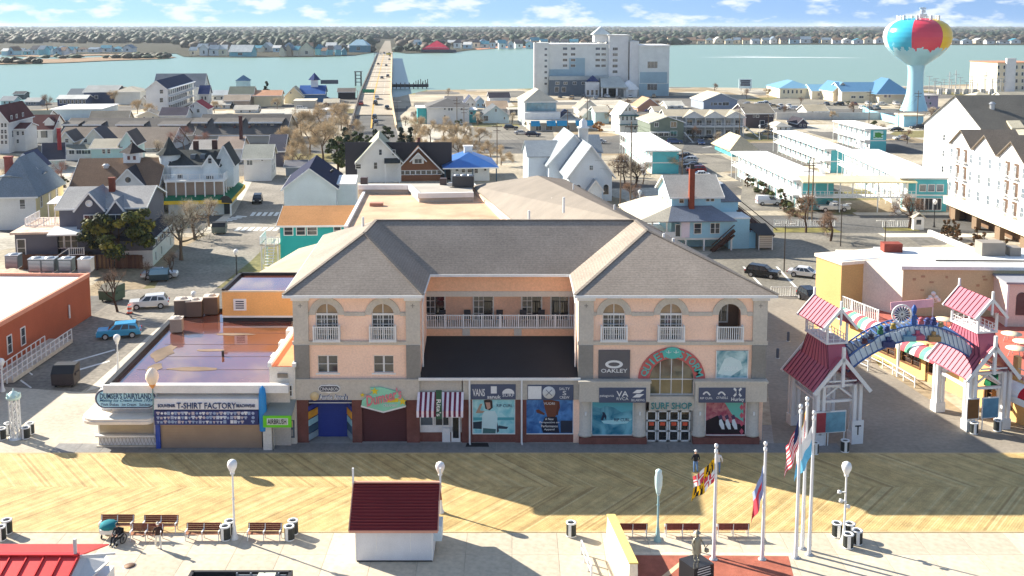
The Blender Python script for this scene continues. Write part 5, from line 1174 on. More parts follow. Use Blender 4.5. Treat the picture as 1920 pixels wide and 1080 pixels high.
for c in(1097,1198,1310,1410):
 b=MB();b.lathe([(.56,.62),(.56,1.0),(.52,1.02),(.52,FB)],18,(fx(c,800),.05,0));b.lathe([(0,.6),(.62,.62),(.62,.78),(.52,.85)],18,(fx(c,800),.05,0));b.build('column',TRIM,mb)
 b=MB();b.box(fx(c,800)-.07,fx(c,800)+.07,-.62,-.5,fz(774),fz(768));b.build('wall_lamp',WHITE,mb)
for p0,p1 in((1085,1211),(1297,1421)):
 b=MB();b.box(fx(p0,825),fx(p1,825),-.6,.3,0,.58);b.build('plinth',BRK,mb);b=MB();b.box(fx(p0,800),fx(p1,800),.1,.35,.58,FB);b.build('shop_wall',TRIMD,mb)
# ground floor left and centre
for p0,p1 in((553,579),(661,679),(763,787),(866,885),(966,987)):
 b=MB();b.box(fx(p0,800),fx(p1,800),-.12,.4,0,FB);b.build('pier',BRK,mb)
b=MB();b.box(fx(1075,800),fx(1086,800),-.14,.4,0,FB);b.build('pier',PEACH,mb)
b=MB();b.box(fx(884,820),fx(1076,820),-.02,.4,0,fz(813));b.build('plinth',BRK,mb)
# blue shutter bay
BLS=mat('siding',S(46,66,150),'blue_shutter');xa,xb=fx(579,800),fx(661,800)
b=MB();b.box(xa,xb,1.2,1.3,0,FB);b.build('shutter',BLS,mb);b=MB();b.box(xa-.02,xa+.02,.4,1.3,0,FB);b.box(xb-.02,xb+.02,.4,1.3,0,FB);b.build('bay_wall',mat('paint',S(50,60,110)),mb)
b=MB();b.box(xa,xb,.3,.5,fz(757),FB);b.build('shutter_box',mat('paint',S(40,52,110)),mb);b=MB();b.bar((xa,.25,fz(757)),(xb,.25,fz(757)),.07);b.build('rail',WHITE,mb)
for sx,x in((1,xa+.12),(-1,xb-.12)):
 zt=fz(762);ad=[]
 for z0,z1,c in((.85,1,S(70,80,170)),(.62,.85,S(240,170,50)),(.42,.62,S(160,206,214)),(.22,.42,S(70,100,120)),(.02,.22,S(150,170,180))):
  b=MB();b.add([(x-.1*sx,-.1,.1+zt*z0),(x+.45*sx,1.1,.1+zt*z0),(x+.45*sx,1.1,zt*z1),(x-.1*sx,-.1,zt*z1),(x-.1*sx-.05,-.1,.1+zt*z0),(x+.45*sx-.05,1.1,.1+zt*z0),(x+.45*sx-.05,1.1,zt*z1),(x-.1*sx-.05,-.1,zt*z1)],[(0,1,2,3),(7,6,5,4),(0,3,7,4),(1,5,6,2)]);b.build('advert_panel',mat('paint',c,vary=.35),mb)
# brown shutter with sign
xa,xb=fx(679,800),fx(763,800);b=MB();b.box(xa,xb,.15,.3,0,FB);b.build('shutter',mat('siding',S(88,50,54),'brown_shutter'),mb)
MINT=mat('paint',S(146,214,182),'mint_sign');PINK=mat('paint',S(226,130,140),'pink_letters');YEL=mat('paint',S(230,200,40),'yellow_paint')
def sheet(P,y,m,t_=.05,name='sign_panel',parent=None):
 b=MB();q=[(fx(a,c),fz(c))for a,c in P];b.pry(q,y,y+t_);return b.build(name,m,parent or mb)
sheet([(679,757),(680,748),(699,733),(695,724),(715,723),(745,731),(760,748),(761,757),(720,768)],-.42,MINT,.16)
sheet([(678,757),(762,757),(762,760),(720,771),(678,760)],-.40,WHITE,.13)
text("Dumser's",mb,(fx(719,741),-.46,fz(741)),3.0,.95,PINK,90,-14,0,.04,bold=.02,sh=.3);text('CREAMERY',mb,(fx(733,757),-.45,fz(756.5)),1.2,.22,WHITE,ext=.02)
for a,c,s in((704,730,.32),(756,749,.34),(681,737,.2)):
 b=MB();pts=[]
 for i in range(10):rr=s if i%2==0 else s*.45;pts.append((fx(a,c)+rr*math.sin(R(36*i)),fz(c)+rr*math.cos(R(36*i))))
 b.pry(pts,-.48,-.43);b.build('star',YEL,mb)
sheet([(726,745),(748,743),(748,750),(727,751)],-.45,YEL,.03)
# signs over the blue bay
sheet([(598,724),(603,720),(613,720),(618,718.5),(624,720),(634,720),(639,724),(639,729),(634,733),(624,733),(618,735),(612,733),(603,733),(598,729)],-.34,WHITE,.08)
sheet([(599.5,724.5),(604,721.5),(633,721.5),(637.5,724.5),(637.5,728.5),(633,731.5),(604,731.5),(599.5,728.5)],-.36,mat('paint',S(30,36,60)),.03);text('CINNABON',mb,(fx(618.5,726.5),-.37,fz(726.5)),1.5,.28,WHITE,ext=.015,bold=.006)
b=MB();b.lathe([(0,0),(.36,0),(.36,.06),(0,.08)],16);o=b.build('round_logo',mat('paint',S(226,200,150)),mb,(fx(591,740.5),-.27,fz(740.5)));o.rotation_euler=(R(90),0,0)
text("Auntie Anne's",mb,(fx(626,742),-.31,fz(742)),2.25,.42,WHITE,ext=.05,bold=.012);text("Auntie Anne's",mb,(fx(626,742),-.28,fz(742)),2.4,.5,mat('paint',S(60,80,130)),ext=.01,bold=.05)
# ice window with striped awning
xa,xb=fx(784,760),fx(870,760);n=19;b=MB()
for k in range(n):
 u0,u1=xa+(xb-xa)*k/n,xa+(xb-xa)*(k+1)/n;b.slab([(u0,-1.5,fz(758)),(u1,-1.5,fz(758)),(u1,-.26,fz(733)),(u0,-.26,fz(733))],.04,k%2);b.box(u0,u1,-1.54,-1.505,fz(770)+(.05 if k%2 else 0),fz(758)+.02,k%2)
b.build('awning',[mat('cloth',S(236,226,232),'white_stripe'),mat('cloth',S(112,40,66),'burgundy_stripe')],mb)
b=MB();b.box(fx(820,740),fx(831,740),-1.75,-1.56,fz(771),fz(719));sg=b.build('vertical_sign',mat('paint',S(34,84,62)),mb);text("Rita's",sg,(fx(825.5,748),-1.78,fz(750)),fz(737)-fz(768),.36,WHITE,90,90,0,.02,bold=.01)
b=MB();b.box(fx(787,740),fx(866,740),-.02,.3,fz(768),FT-.1);b.build('fascia',TRIM,mb);b=MB();b.box(fx(868,730),fx(1085,730),-.18,.35,FB,FT);b.build('fascia',TRIM,mb)
b=MB();b.box(fx(787,800),fx(866,800),.1,.3,0,fz(812));b.build('plinth',BRK,mb);b=MB();b.box(fx(787,800),fx(866,800),.18,.34,fz(812),fz(768));b.build('shop_wall',WHITE,mb)
for a,c,ww in((800,790,22),(823,790,12),(836,790,10)):window(mb,(fx(a,c),.14,fz(798)),ww/ppm(Yf),fz(782)-fz(798),0,'1',None,GLASSB if a==800 else GLASS)
b=MB();b.box(fx(829,800),fx(844,800),-.02,.1,0,fz(803));b.build('counter',WHITE,mb)
b=MB();b.box(fx(846,800),fx(863,800),.02,.12,0,fz(779));d=b.build('door',WHITE,mb);g=MB();g.box(fx(849,800),fx(860,800),-.0,.02,.35,fz(783));g.build('pane',DK,d);g=MB();g.tube((fx(848,800),-.05,.95),(fx(848,800),-.05,1.3),.03);g.build('handle',STEEL,d)
# brand header boards and posters
NV=mat('paint',S(74,84,108),'slate_blue_board')
def board(p0,p1,py0,py1,y):
 b=MB();b.box(fx(p0,730),fx(p1,730),y-.06,y,fz(py1),fz(py0));return b.build('header_board',NV,mb)
y_=-.19
bd=board(883,967,719,747,y_);text('VANS',bd,(fx(898,735),y_-.07,fz(734)),1.0,.62,WHITE,ext=.01,bold=.01);text('sanuk',bd,(fx(926,742),y_-.07,fz(742)),1.1,.3,WHITE,ext=.01,bold=.012);text('SURF',bd,(fx(953,738),y_-.07,fz(739)),.95,.24,WHITE,ext=.01)
b=MB();c=(fx(926,729),fz(729));b.box(c[0]-.24,c[0]+.24,y_-.075,y_-.062,c[1]-.3,c[1]+.3);b.build('emblem',WHITE,bd)
b=MB();cx_,cz_=fx(953,735),fz(736);b.pry([(cx_+.5*math.cos(R(a)),cz_+.42*math.sin(R(a)))for a in range(0,181,20)],y_-.075,y_-.062);b.build('emblem',WHITE,bd)
bd=board(989,1075,720,748,y_)
b=MB();b.box(fx(990,730),fx(1015,730),y_-.08,y_-.062,fz(746),fz(722));b.build('blank_panel',WHITE,bd)
b=MB();cx_,cz_=fx(1029,734),fz(734);b.lathe([(0,0),(.52,0),(.52,.015),(0,.02)],20);o=b.build('emblem',WHITE,bd,(cx_,y_-.062,cz_));o.rotation_euler=(R(90),0,0)
b=MB();b.bar((cx_-.25,y_-.09,cz_-.25),(cx_+.25,y_-.09,cz_+.25),.1,.03);b.bar((cx_+.25,y_-.09,cz_-.25),(cx_-.25,y_-.09,cz_+.25),.1,.03);b.build('emblem',NV,bd)
text('SALTY',bd,(fx(1058,727),y_-.07,fz(727)),.85,.22,WHITE,ext=.01);text('S',bd,(fx(1058,735),y_-.07,fz(735)),.3,.34,WHITE,ext=.01);text('CREW',bd,(fx(1058,743),y_-.07,fz(743)),.8,.22,WHITE,ext=.01)
y_=-.76
bd=board(1122,1209,721,748.5,y_);text('patagonia',bd,(fx(1136,736),y_-.07,fz(736)),1.15,.26,WHITE,ext=.01);text('VA',bd,(fx(1165,732),y_-.07,fz(732)),.95,.46,WHITE,ext=.01,bold=.012);text('RVCA',bd,(fx(1165,741),y_-.07,fz(741)),.95,.24,WHITE,ext=.01);text('BILLABONG',bd,(fx(1194,744),y_-.07,fz(743.5)),1.05,.2,WHITE,ext=.01)
cx_=fx(1194,731);b=MB()
for k,dz in enumerate((.16,-.2)):b.pry([(cx_-.45,fz(731)+dz-.14),(cx_-.1,fz(731)+dz+.14),(cx_+.5,fz(731)+dz+.14),(cx_+.15,fz(731)+dz-.14)],y_-.075,y_-.062)
b.build('emblem',WHITE,bd)
bd=board(1307,1394,721,748.5,y_);text('RIP CURL',bd,(fx(1321,740),y_-.07,fz(740)),1.0,.17,WHITE,ext=.01);text("O'NEILL",bd,(fx(1350,739),y_-.07,fz(739)),.95,.2,WHITE,ext=.01,sh=.3);text('Hurley',bd,(fx(1379,743),y_-.07,fz(743)),1.05,.38,WHITE,ext=.01,bold=.01)
for a,k in((1322,0),(1350,1)):
 b=MB();cx_,cz_=fx(a,733),fz(733)
 for i in range(7):b.bar((cx_-.3+i*.08,y_-.07,cz_+.2*math.sin(i*.5)),(cx_-.22+i*.08,y_-.07,cz_+.2*math.sin(i*.5+.5)),.03,.12)
 b.build('emblem',WHITE,bd)
b=MB();cx_,cz_=fx(1379,729),fz(729)
for sx in(-1,1):
 for i in range(6):a,c=R(-60+i*20),R(-40+i*20);b.bar((cx_+sx*(.48-.36*math.cos(a)),y_-.07,cz_+.38*math.sin(a)),(cx_+sx*(.48-.36*math.cos(c)),y_-.07,cz_+.38*math.sin(c)),.03,.16)
b.build('emblem',WHITE,bd)
# posters
def poster(p0,p1,py0,py1,y,c0,c1,parent=None,sc_=1.5):
 m=bpy.data.materials.new('poster_print');m.use_nodes=True;t=m.node_tree;bs=t.nodes['Principled BSDF'];bs.inputs['Roughness'].default_value=.25
 co=N(t,'ShaderNodeTexCoord');n=N(t,'ShaderNodeTexNoise');n.inputs['Scale'].default_value=sc_;n.inputs['Detail'].default_value=4;n.inputs['Distortion'].default_value=.8;t.links.new(co.outputs['Object'],n.inputs[0])
 mr_=N(t,'ShaderNodeMapRange');mr_.inputs[1].default_value=.35;mr_.inputs[2].default_value=.65;t.links.new(n.outputs[0],mr_.inputs[0]);mx_=N(t,'ShaderNodeMix',data_type='RGBA');mx_.inputs[6].default_value=(*c0,1);mx_.inputs[7].default_value=(*c1,1);t.links.new(mr_.outputs[0],mx_.inputs[0]);t.links.new(mx_.outputs[2],bs.inputs['Base Color'])
 b=MB();b.box(fx(p0,780),fx(p1,780),y,y+.05,fz(py1),fz(py0));o=b.build('poster',m,parent or mb)
 b=MB();e=.07;xa,xb,za,zb=fx(p0,780),fx(p1,780),fz(py1),fz(py0)
 b.box(xa-e,xb+e,y-.03,y+.06,za-e,za);b.box(xa-e,xa,y-.03,y+.06,za,zb);b.box(xb,xb+e,y-.03,y+.06,za,zb);b.build('poster_frame',WHITE,o);return o
def shape(o,P,y,c,name='print'):
 b=MB();b.poly([(fx(a,e),y,fz(e))for a,e in P]);return b.build(name,mat('plain',c),o)
y_=-.06
po=poster(887,965,748,812,y_,S(120,196,206),S(176,224,226));shape(po,[(887,782),(964,782),(964,787),(887,788)],y_-.004,S(80,160,170));shape(po,[(887,791),(904,789),(910,797),(905,804),(887,803)],y_-.004,S(40,56,70));shape(po,[(935,797),(953,800),(950,804),(932,803)],y_-.004,S(50,66,80))
shape(po,[(903,812),(904,778),(910,770),(928,770),(933,780),(931,812)],y_-.008,S(200,226,226));shape(po,[(905,812),(906,802),(930,804),(929,812)],y_-.012,S(70,110,110));shape(po,[(907,750),(914,748),(923,750),(924,764),(918,769),(910,766)],y_-.008,S(60,52,50));shape(po,[(910,754),(919,754),(920,764),(914,768)],y_-.012,S(190,150,130));shape(po,[(905,774),(892,774),(900,757),(905,756),(900,769),(909,770)],y_-.01,S(176,150,130));shape(po,[(930,780),(936,808),(932,811),(927,785)],y_-.006,S(70,74,84))
text('RIP CURL',po,(fx(946,760),y_-.02,fz(760)),1.3,.26,mat('paint',S(26,66,96)),ext=.004,bold=.01)
po=poster(986,1074,749,812,y_,S(40,90,150),S(80,140,200));shape(po,[(1051,788),(1073,788),(1073,811),(1051,811)],y_-.004,S(40,48,66))
shape(po,[(1018,749),(1032,749),(1049,752),(1050,764),(1042,780),(1038,783),(1026,781),(1022,768)],y_-.008,S(112,66,48));shape(po,[(1005,768),(1010,767),(1022,775),(1020,778),(1006,773)],y_-.009,S(100,58,44));shape(po,[(1046,753),(1050,758),(1046,778),(1042,777)],y_-.009,S(90,50,40));shape(po,[(1022,781),(1044,781),(1049,811),(1036,811),(1018,811),(1014,798)],y_-.009,S(30,34,50))
text('VUORI',po,(fx(1030,756),y_-.02,fz(756)),.9,.2,WHITE,ext=.004)
for k,s in enumerate(('A New','Perspective on','Performance','Apparel')):text(s,po,(fx(1030,785+k*7),y_-.02,fz(785+k*6.6)),(.7,1.6,1.35,.85)[k],.2,WHITE,ext=.004,bold=.006)
y_=-.10
po=poster(1110,1186,750,814,y_,S(20,110,140),S(120,190,206),sc_=.9);shape(po,[(1111,751),(1186,751),(1186,768),(1165,772),(1150,763),(1136,760),(1125,765),(1111,760)],y_-.004,S(90,170,186));shape(po,[(1127,788),(1160,786),(1186,784),(1175,793),(1150,795),(1132,793)],y_-.006,S(170,220,226));shape(po,[(1126,786),(1130,776),(1129,772),(1133,772),(1137,779),(1136,787),(1133,781),(1130,787)],y_-.01,S(20,44,70))
text('RIP CURL',po,(fx(1166,786),y_-.02,fz(786)),1.3,.26,mat('paint',S(20,50,90)),ext=.004,bold=.01)
po=poster(1323,1397,751,814,y_,S(150,60,90),S(190,120,130),sc_=2.2);shape(po,[(1357,752),(1393,752),(1393,790),(1372,776)],y_-.004,S(110,190,176));shape(po,[(1323,788),(1345,778),(1360,790),(1396,796),(1396,813),(1323,813)],y_-.005,S(36,26,34))
for k in range(3):c=1352+k*12;shape(po,[(c-4,787),(c,784),(c+5,795),(c+6,804),(c+1,804),(c-4,795)],y_-.008,S(220,226,230));shape(po,[(c-6,780),(c,776),(c+3,784),(c-3,786)],y_-.009,S(80,60,90))
for k in range(4):shape(po,[(1390,757+k*15),(1394,763+k*15),(1390,769+k*15),(1386,763+k*15)],y_-.008,S(200,90,110))
b=MB();b.box(fx(1122,680),fx(1181,680),-.14,-.004,FT+.02,fz(656));ok=b.build('billboard_panel',mat('paint',S(96,94,96),'charcoal_panel'),mb);text('OAKLEY',ok,(fx(1151,694),-.16,fz(694)),2.15,.32,WHITE,ext=.01,bold=.012)
b=MB();cx_,cz_=fx(1151,682),fz(682)
for i in range(24):
 a,c=R(i*15),R(i*15+15);b.pry([(cx_+.72*math.cos(a),cz_+.34*math.sin(a)),(cx_+.72*math.cos(c),cz_+.34*math.sin(c)),(cx_+.46*math.cos(c),cz_+.17*math.sin(c)),(cx_+.46*math.cos(a),cz_+.17*math.sin(a))],-.16,-.142)
b.build('emblem',WHITE,ok)
co_=poster(1341,1398,657,707,-.12,S(60,130,146),S(190,220,220),sc_=1.1);shape(co_,[(1345,700),(1358,672),(1370,668),(1388,676),(1392,690),(1370,704)],-.125,S(206,226,224));text('COSTA',co_,(fx(1370,690),-.14,fz(690)),1.2,.34,mat('paint',S(235,245,245)),ext=.006)
# recessed centre: black sloping roof, lintel, balcony
EC=12.55
Y1=G(960,511,EC).y-Yf;Yw=Y1+Yf;zb=zat(Yw,630);xl,xr=fx(787,640),fx(1085,640)
b=MB();b.slab([(xl-.05,-.35,FT+.1),(xr+.05,-.35,FT+.1),(xr+.05,Y1,zb),(xl-.05,Y1,zb)],.12);b.build('roof',mat('membrane',(.022,.022,.026),'black_membrane',rough=.85),mb)
b=MB();b.box(xl-.1,xr+.15,-.46,-.36,FT-.05,FT+.16);b.build('gutter',WHITE,mb)
for a,zt in((881,FT),(978,FT)):b=MB();b.tube((fx(a,800),-.42,.1),(fx(a,800),-.42,zt),.075,n=8);b.bar((fx(a,800),-.42,.15),(fx(a,800)+.05,-.75,.05),.12);b.build('downpipe',WHITE,mb)
for x in(xl+.15,xr-.2):b=MB();b.tube((x,1.2,6.0),(x,1.2,EC-1.2),.07,n=6);b.tube((x,1.2,EC-1.2),(x,Y1-.2,EC-.3),.07,n=6);b.build('downpipe',WHITE,mb)
# inner side walls of the wings
b=MB();b.box(xl-.35,xl,.351,Y1+.0,FB,EZ);b.box(xr,xr+.35,.351,Y1,FB,EZ);b.build('side_wall',PEACH,mb)
z547,z556,z617=zat(Yw,546),zat(Yw,556),zat(Yw,617)
b=MB();b.box(xl,xr,Y1,Y1+.3,z547,EC);b.build('lintel',PEAD,mb);b=MB();b.box(xl,xr,Y1-.06,Y1+.3,z556,z547);b.build('beam',TRIM,mb)
b=MB();b.box(xl,xr,Y1,Y1+.3,zb-1,z617);b.build('balcony_wall',PEAD,mb);b=MB();b.box(xl,xr,Y1,Y1+2.4,z617,z617+.15);b.build('balcony_floor',TRIM,mb)
xw=lambda px:xat(Yw,9,px)
for a in(874,971):b=MB();b.box(xw(a-7),xw(a+7),Y1-.08,Y1-.002,zb+.05,z617);b.build('corbel',TRIM,mb)
b=MB();b.box(xl,xr,Y1+2.4,Y1+2.6,zb-1,EC);b.build('wall',mat('stucco',S(248,204,176,.95)),mb);b=MB();b.box(xl,xr,Y1+.3,Y1+2.4,z556,z556+.1);b.build('ceiling',TRIM,mb)
balustrade(mb,[(xl,Y1-.05,z617+.1),(xr,Y1-.05,z617+.1)],zat(Yw,591)-z617-.1,None,.19,post=1.55)
for a,ww in((812,36),(905,36),(998,36),(1052,32)):
 dwd=ww/ppm(Yw,9);x0=xw(a);window(mb,(x0,Y1+2.36,z617+.2),dwd,2.3,0,'8' if a!=1052 else '3');b=MB();b.box(x0+.05,x0+dwd*.46,Y1+2.3,Y1+2.33,z617+.2,z617+2.4);b.build('sliding_door',DK,mb)
for a in(820,868,930,975,1010):
 x0=xw(a);b=MB();b.box(x0,x0+.6,Y1+1.4,Y1+2.0,z617+.5,z617+.6);b.box(x0,x0+.6,Y1+1.95,Y1+2.0,z617+.6,z617+1.2)
 for dx in(0,.55):b.box(x0+dx,x0+dx+.05,Y1+1.4,Y1+1.45,z617+.15,z617+.5);b.box(x0+dx,x0+dx+.05,Y1+1.95,Y1+2.0,z617+.15,z617+.5)
 tag(b.build('chair',mat('paint',S(60,60,66)),None,(0,Yf,0)),'dark chair on the balcony above the black roof, '+{820:'first from left',868:'second from left',930:'beside the second door',975:'just left of the third door',1010:'before the third door'}[a],'chair','balcony chairs')
# hipped roofs
RZ=16.2;ov=.7
A=Vector((fx(551,600)-ov,-ov,EZ));B_=Vector((fx(787,600)+.35,-ov,EZ));C1=Vector((fx(787,600)+.35,Y1-.45,EZ));D1=Vector((fx(1085,600)-.35,Y1-.45,EZ));E1=Vector((fx(1085,600)-.35,-ov,EZ));F1=Vector((fx(1437,600)+ov,-ov,EZ))
def lw(px,py,z):p=G(px,py,z);return Vector((p.x,p.y-Yf,z))
Lp=lw(683,437,RZ);Rp=lw(1213,432,RZ);Lr=lw(705,413,RZ);Rr_=lw(1190,413,RZ);H1=lw(607,440,EZ);G1=Vector((F1.x-5.6,Rr_.y+13,EZ));H2=Vector((H1.x+8,H1.y+2,EZ))
Lr.y=Rr_.y=(Lr.y+Rr_.y)/2
rf=MB()
for f in([A,B_,Lp],[H1,A,Lp,Lr],[Lp,B_,C1,Lr],[C1,D1,Rr_,Lr],[D1,E1,Rp,Rr_],[E1,F1,Rp],[F1,G1,Rr_,Rp],[G1,H1,Lr,Rr_]):rf.slab([tuple(p)for p in f],.16)
rf.build('roof',RSH,mb)
rf=MB()
for p,q in((A,Lp),(B_,Lp),(Lp,Lr),(Lr,Rr_),(E1,Rp),(F1,Rp),(Rp,Rr_)):rf.bar(p+Vector((0,0,.04)),q+Vector((0,0,.04)),.28,.08)
rf.build('ridge_cap',mat('shingle',S(140,130,120)),mb)
rf=MB()
for p,q in((A,B_),(C1,D1),(E1,F1),(H1,A)):rf.bar(p+Vector((0,-.04,-.14)),q+Vector((0,-.04,-.14)),.12,.22)
for p,q in((B_,C1),(D1,E1)):rf.bar(p+Vector((0,0,-.14)),q+Vector((0,0,-.14)),.12,.22)
rf.build('gutter',WHITE,mb)
# the body behind the fronts
bd=MB();bd.prz([(fx(551,600),2.4),(xl-.36,2.4),(xl-.36,Y1+2.7),(xr+.36,Y1+2.7),(xr+.36,2.4),(fx(1437,600)-.2,2.4),(G1.x-.6,G1.y),(H1.x+.6,H1.y)],0,EZ-.35);bd.build('body',PEACH,mb)
bd=MB();bd.box(fx(551,600),fx(551,600)+.3,.352,2.39,0,EZ-.35);bd.box(fx(1437,600)-.3,fx(1437,600),.352,2.39,0,EZ-.35);bd.build('side_wall',PEACH,mb)
bd=MB();bd.box(fx(551,600)+.31,xl-.36,.36,2.39,FT-.2,FT);bd.box(xr+.36,fx(1437,600)-.31,.36,2.39,fz(641)-.3,fz(641)-.1);bd.build('floor_slab',TRIMD,mb)
# vents on the roof
for px,py,hh in((681,425,.9),(1244,470,1.5),(1262,468,1.0),(1057,388,1),(992,410,.8)):
 p=lw(px,py,14.6 if py>440 else 15.6);b=MB();b.tube(p-Vector((0,0,.6)),p+Vector((0,0,hh)),.11,n=8);b.build('vent_pipe',WHITE,mb)
# broad tan roof running back from the right wing
TNR=mat('membrane',S(134,124,112),'tan_shingle')
P=[lw(1188,414,15.8),lw(1008,329,13.2),lw(884,348,9.6),lw(966,415,10.6)];Q=[lw(1188,414,15.8),G1+Vector((0,0,.1)),lw(1060,336,10.6),lw(1008,329,13.2)]
b=MB();b.slab([tuple(p)for p in P],.2);b.build('roof',TNR,mb);b=MB();b.slab([tuple(p)for p in Q],.2);b.build('roof',mat('shingle',S(132,120,108)),mb)
b=MB();b.prz([(P[3].x,P[3].y),(P[2].x,P[2].y),(Q[2].x,Q[2].y),(Q[1].x-.5,Q[1].y)],0,9.3);b.build('body',PEACH,mb)
for px,py,z in((1035,385,12.6),(1068,392,13),(1121,405,14),(1152,400,14.6),(1075,358,13.4)):p=lw(px,py,z);b=MB();b.tube(p-Vector((0,0,.4)),p+Vector((0,0,.9)),.1,n=6);b.build('vent_pipe',WHITE,mb)
# flat peach roof block behind
Z6=9.0;P=[lw(648,430,Z6),lw(968,430,Z6),lw(886,347,Z6),lw(690,350,Z6)]
fb=thing('flat_roof_building','low block with flat pinkish gravel roof and white parapets behind the main roof','building',(0,Yf,0))
b=MB();b.prz([(p.x,p.y)for p in P],0,Z6-.02);b.build('wall',mat('stucco',S(220,214,205)),fb);b=MB();b.slab([tuple(p)for p in P],.015);b.build('roof',mat('membrane',S(206,172,140),'pink_gravel_roof',vary=.3),fb)
b=MB()
for i,j in((0,3),(1,2)):b.bar(P[i]+Vector((0,0,.15)),P[j]+Vector((0,0,.15)),.4,.5)
b.build('parapet',WHITE,fb)
PG=[lw(672,352,Z6+.9),lw(768,352,Z6+.9),lw(786,368,Z6+.9),lw(888,366,Z6+.9),lw(884,344,Z6+.9),lw(676,344,Z6+.9)]
b=MB();b.slab([tuple(p)for p in PG],1.0);b.build('raised_roof',mat('membrane',S(180,172,160)),fb)
b=MB()
for i in range(3):b.bar(PG[i]+Vector((0,0,.1)),PG[i+1]+Vector((0,0,.1)),.5,.7)
b.build('parapet',WHITE,fb)
p=lw(706,386,Z6);b=MB();b.box(p.x-.9,p.x+.9,p.y-.5,p.y+.5,Z6,Z6+.45);b.build('roof_hatch',mat('paint',S(186,130,106)),fb);p=lw(676,347,Z6+.9);b=MB();b.box(p.x,p.x+1,p.y,p.y+1,Z6+.8,Z6+2);b.box(p.x+12,p.x+13,p.y,p.y+1,Z6+.8,Z6+1.9);b.build('roof_vent',mat('paint',S(80,66,64)),fb)
p=lw(848,352,Z6+.9);a_=thing('rooftop_unit','dark grey rooftop air conditioner on the low block beside the tan roof','air conditioner',(p.x,p.y+Yf,Z6+.9));b=MB();b.box(0,3.2,0,2,.15,1.7);b.build('cabinet',mat('paint',S(56,58,62)),a_);b=MB()
for k in range(3):b.lathe([(.4,1.71),(.36,1.85),(0,1.86)],10,(.6+k,1,0))
b.box(-.6,0,.2,.9,.15,.7);b.build('fan',STEEL,a_)
p0,p1=lw(640,344,0),lw(850,330,0);dk=thing('dark_fence','long near black fence behind the flat pink roof','fence',(p0.x,p0.y+Yf+6,0));b=MB();n=26;L_=(p1.x-p0.x)
b.box(0,L_,0,.12,0,8.3);b.build('panel',mat('paint',S(40,38,50)),dk)
# sloping lean-to roofs on the left side (pale, between turquoise house and main roof)
lt=thing('lean_to','pale low sloped roof between the turquoise house and the main roof','building',(0,Yf,0));P=[lw(420,548,4.6),lw(545,540,6.0),lw(600,455,6.2),lw(560,470,4.6)]
b=MB();b.slab([tuple(p)for p in(lw(468,521,5.2),lw(556,521,6.6),lw(612,452,6.6),lw(560,466,5.2))],.25);b.build('roof',mat('membrane',S(178,162,138)),lt);b=MB();q=lw(468,521,5.0),lw(556,521,5.0),lw(612,452,5),lw(560,466,5);b.prz([(v.x,v.y)for v in q],0,4.9);b.build('wall',TRIM,lt)
# ================================================================ LOW SHOPS ON THE LEFT
Yt=G(400,836).y
def tx(px,py,Y=None):Y=Y or Yt;return xat(Y,zat(Y,py),px)
tz=lambda py,Y=None:zat(Y or Yt,py)
ts=thing('souvenir_shop','low flat roofed souvenir shop with white fascia and blue picture band','shop',(0,Yt,0))
RT=5.0;rx0,rx1=tx(297,780),tx(503,780);pl=lambda px,py,z:(lambda p:Vector((p.x,p.y-Yt,z)))(G(px,py,z))
Lb,Lf=pl(345,585,RT),pl(205,728,RT);Rb=pl(548,585,RT);Rf=Vector((tx(545,780),Lf.y,RT))
b=MB();b.prz([(Lf.x,Lf.y+.4),(Rf.x,Rf.y+.4),(Rb.x,Rb.y),(Lb.x,Lb.y)],0,RT-.02);b.build('wall',mat('stucco',S(196,190,180)),ts)
WET=mat('membrane',S(112,66,54),'wet_roof_membrane',rough=.05)
nt_=WET.node_tree;bs=nt_.nodes['Principled BSDF'];co_=N(nt_,'ShaderNodeTexCoord');n_=N(nt_,'ShaderNodeTexNoise');n_.inputs['Scale'].default_value=.12;n_.inputs['Detail'].default_value=7;nt_.links.new(co_.outputs['Object'],n_.inputs[0]);m_=N(nt_,'ShaderNodeMapRange');m_.inputs[1].default_value=.50;m_.inputs[2].default_value=.72;m_.inputs[3].default_value=.03;m_.inputs[4].default_value=.35;nt_.links.new(n_.outputs[0],m_.inputs[0]);nt_.links.new(m_.outputs[0],bs.inputs['Roughness']);bs.inputs['Specular IOR Level'].default_value=.9;bs.inputs['Coat Weight'].default_value=.9;bs.inputs['Coat Roughness'].default_value=.03;bs.inputs['Coat IOR'].default_value=1.7
for q in[n for n in nt_.nodes if n.type=='BUMP']:nt_.nodes.remove(q)
b=MB();b.slab([tuple(p)for p in(Lf,Rf,Rb,Lb)],.015);b.build('roof',WET,ts)
b=MB();b.bar(Lf+Vector((-.2,0,.1)),Lb+Vector((-.2,0,.1)),.45,.5);b.bar(Lb+Vector((0,.2,.1)),Rb+Vector((0,.2,.1)),.3,.4);b.build('parapet',BLACK,ts)
b=MB();b.box(Lf.x-.4,Rf.x,Lf.y-.3,Lf.y+.3,RT-.3,RT+.35);b.build('front_parapet',WHITE,ts)
zA,zB,zC=tz(758),tz(762),tz(788)
xr_=tx(490,760);b=MB();b.prx([(-.95,tz(760)),(-.85,tz(741)),(1.3,tz(735)),(1.3,tz(760))],rx0,xr_);b.build('fascia',WHITE,ts)
NT=mat('paint',S(40,64,110));sl=-45
def tt(s,px,w_,h_):o=text(s,ts,(tx(px,754),-.95,tz(753)),w_,h_,NT,90,0,0,.03,bold=.008);return o
tt('T-SHIRT FACTORY',393,tx(448,754)-tx(338,754),.5);tt('SOUVENIR',319,1.4,.26);tt('BEACHWEAR',466,1.5,.26)
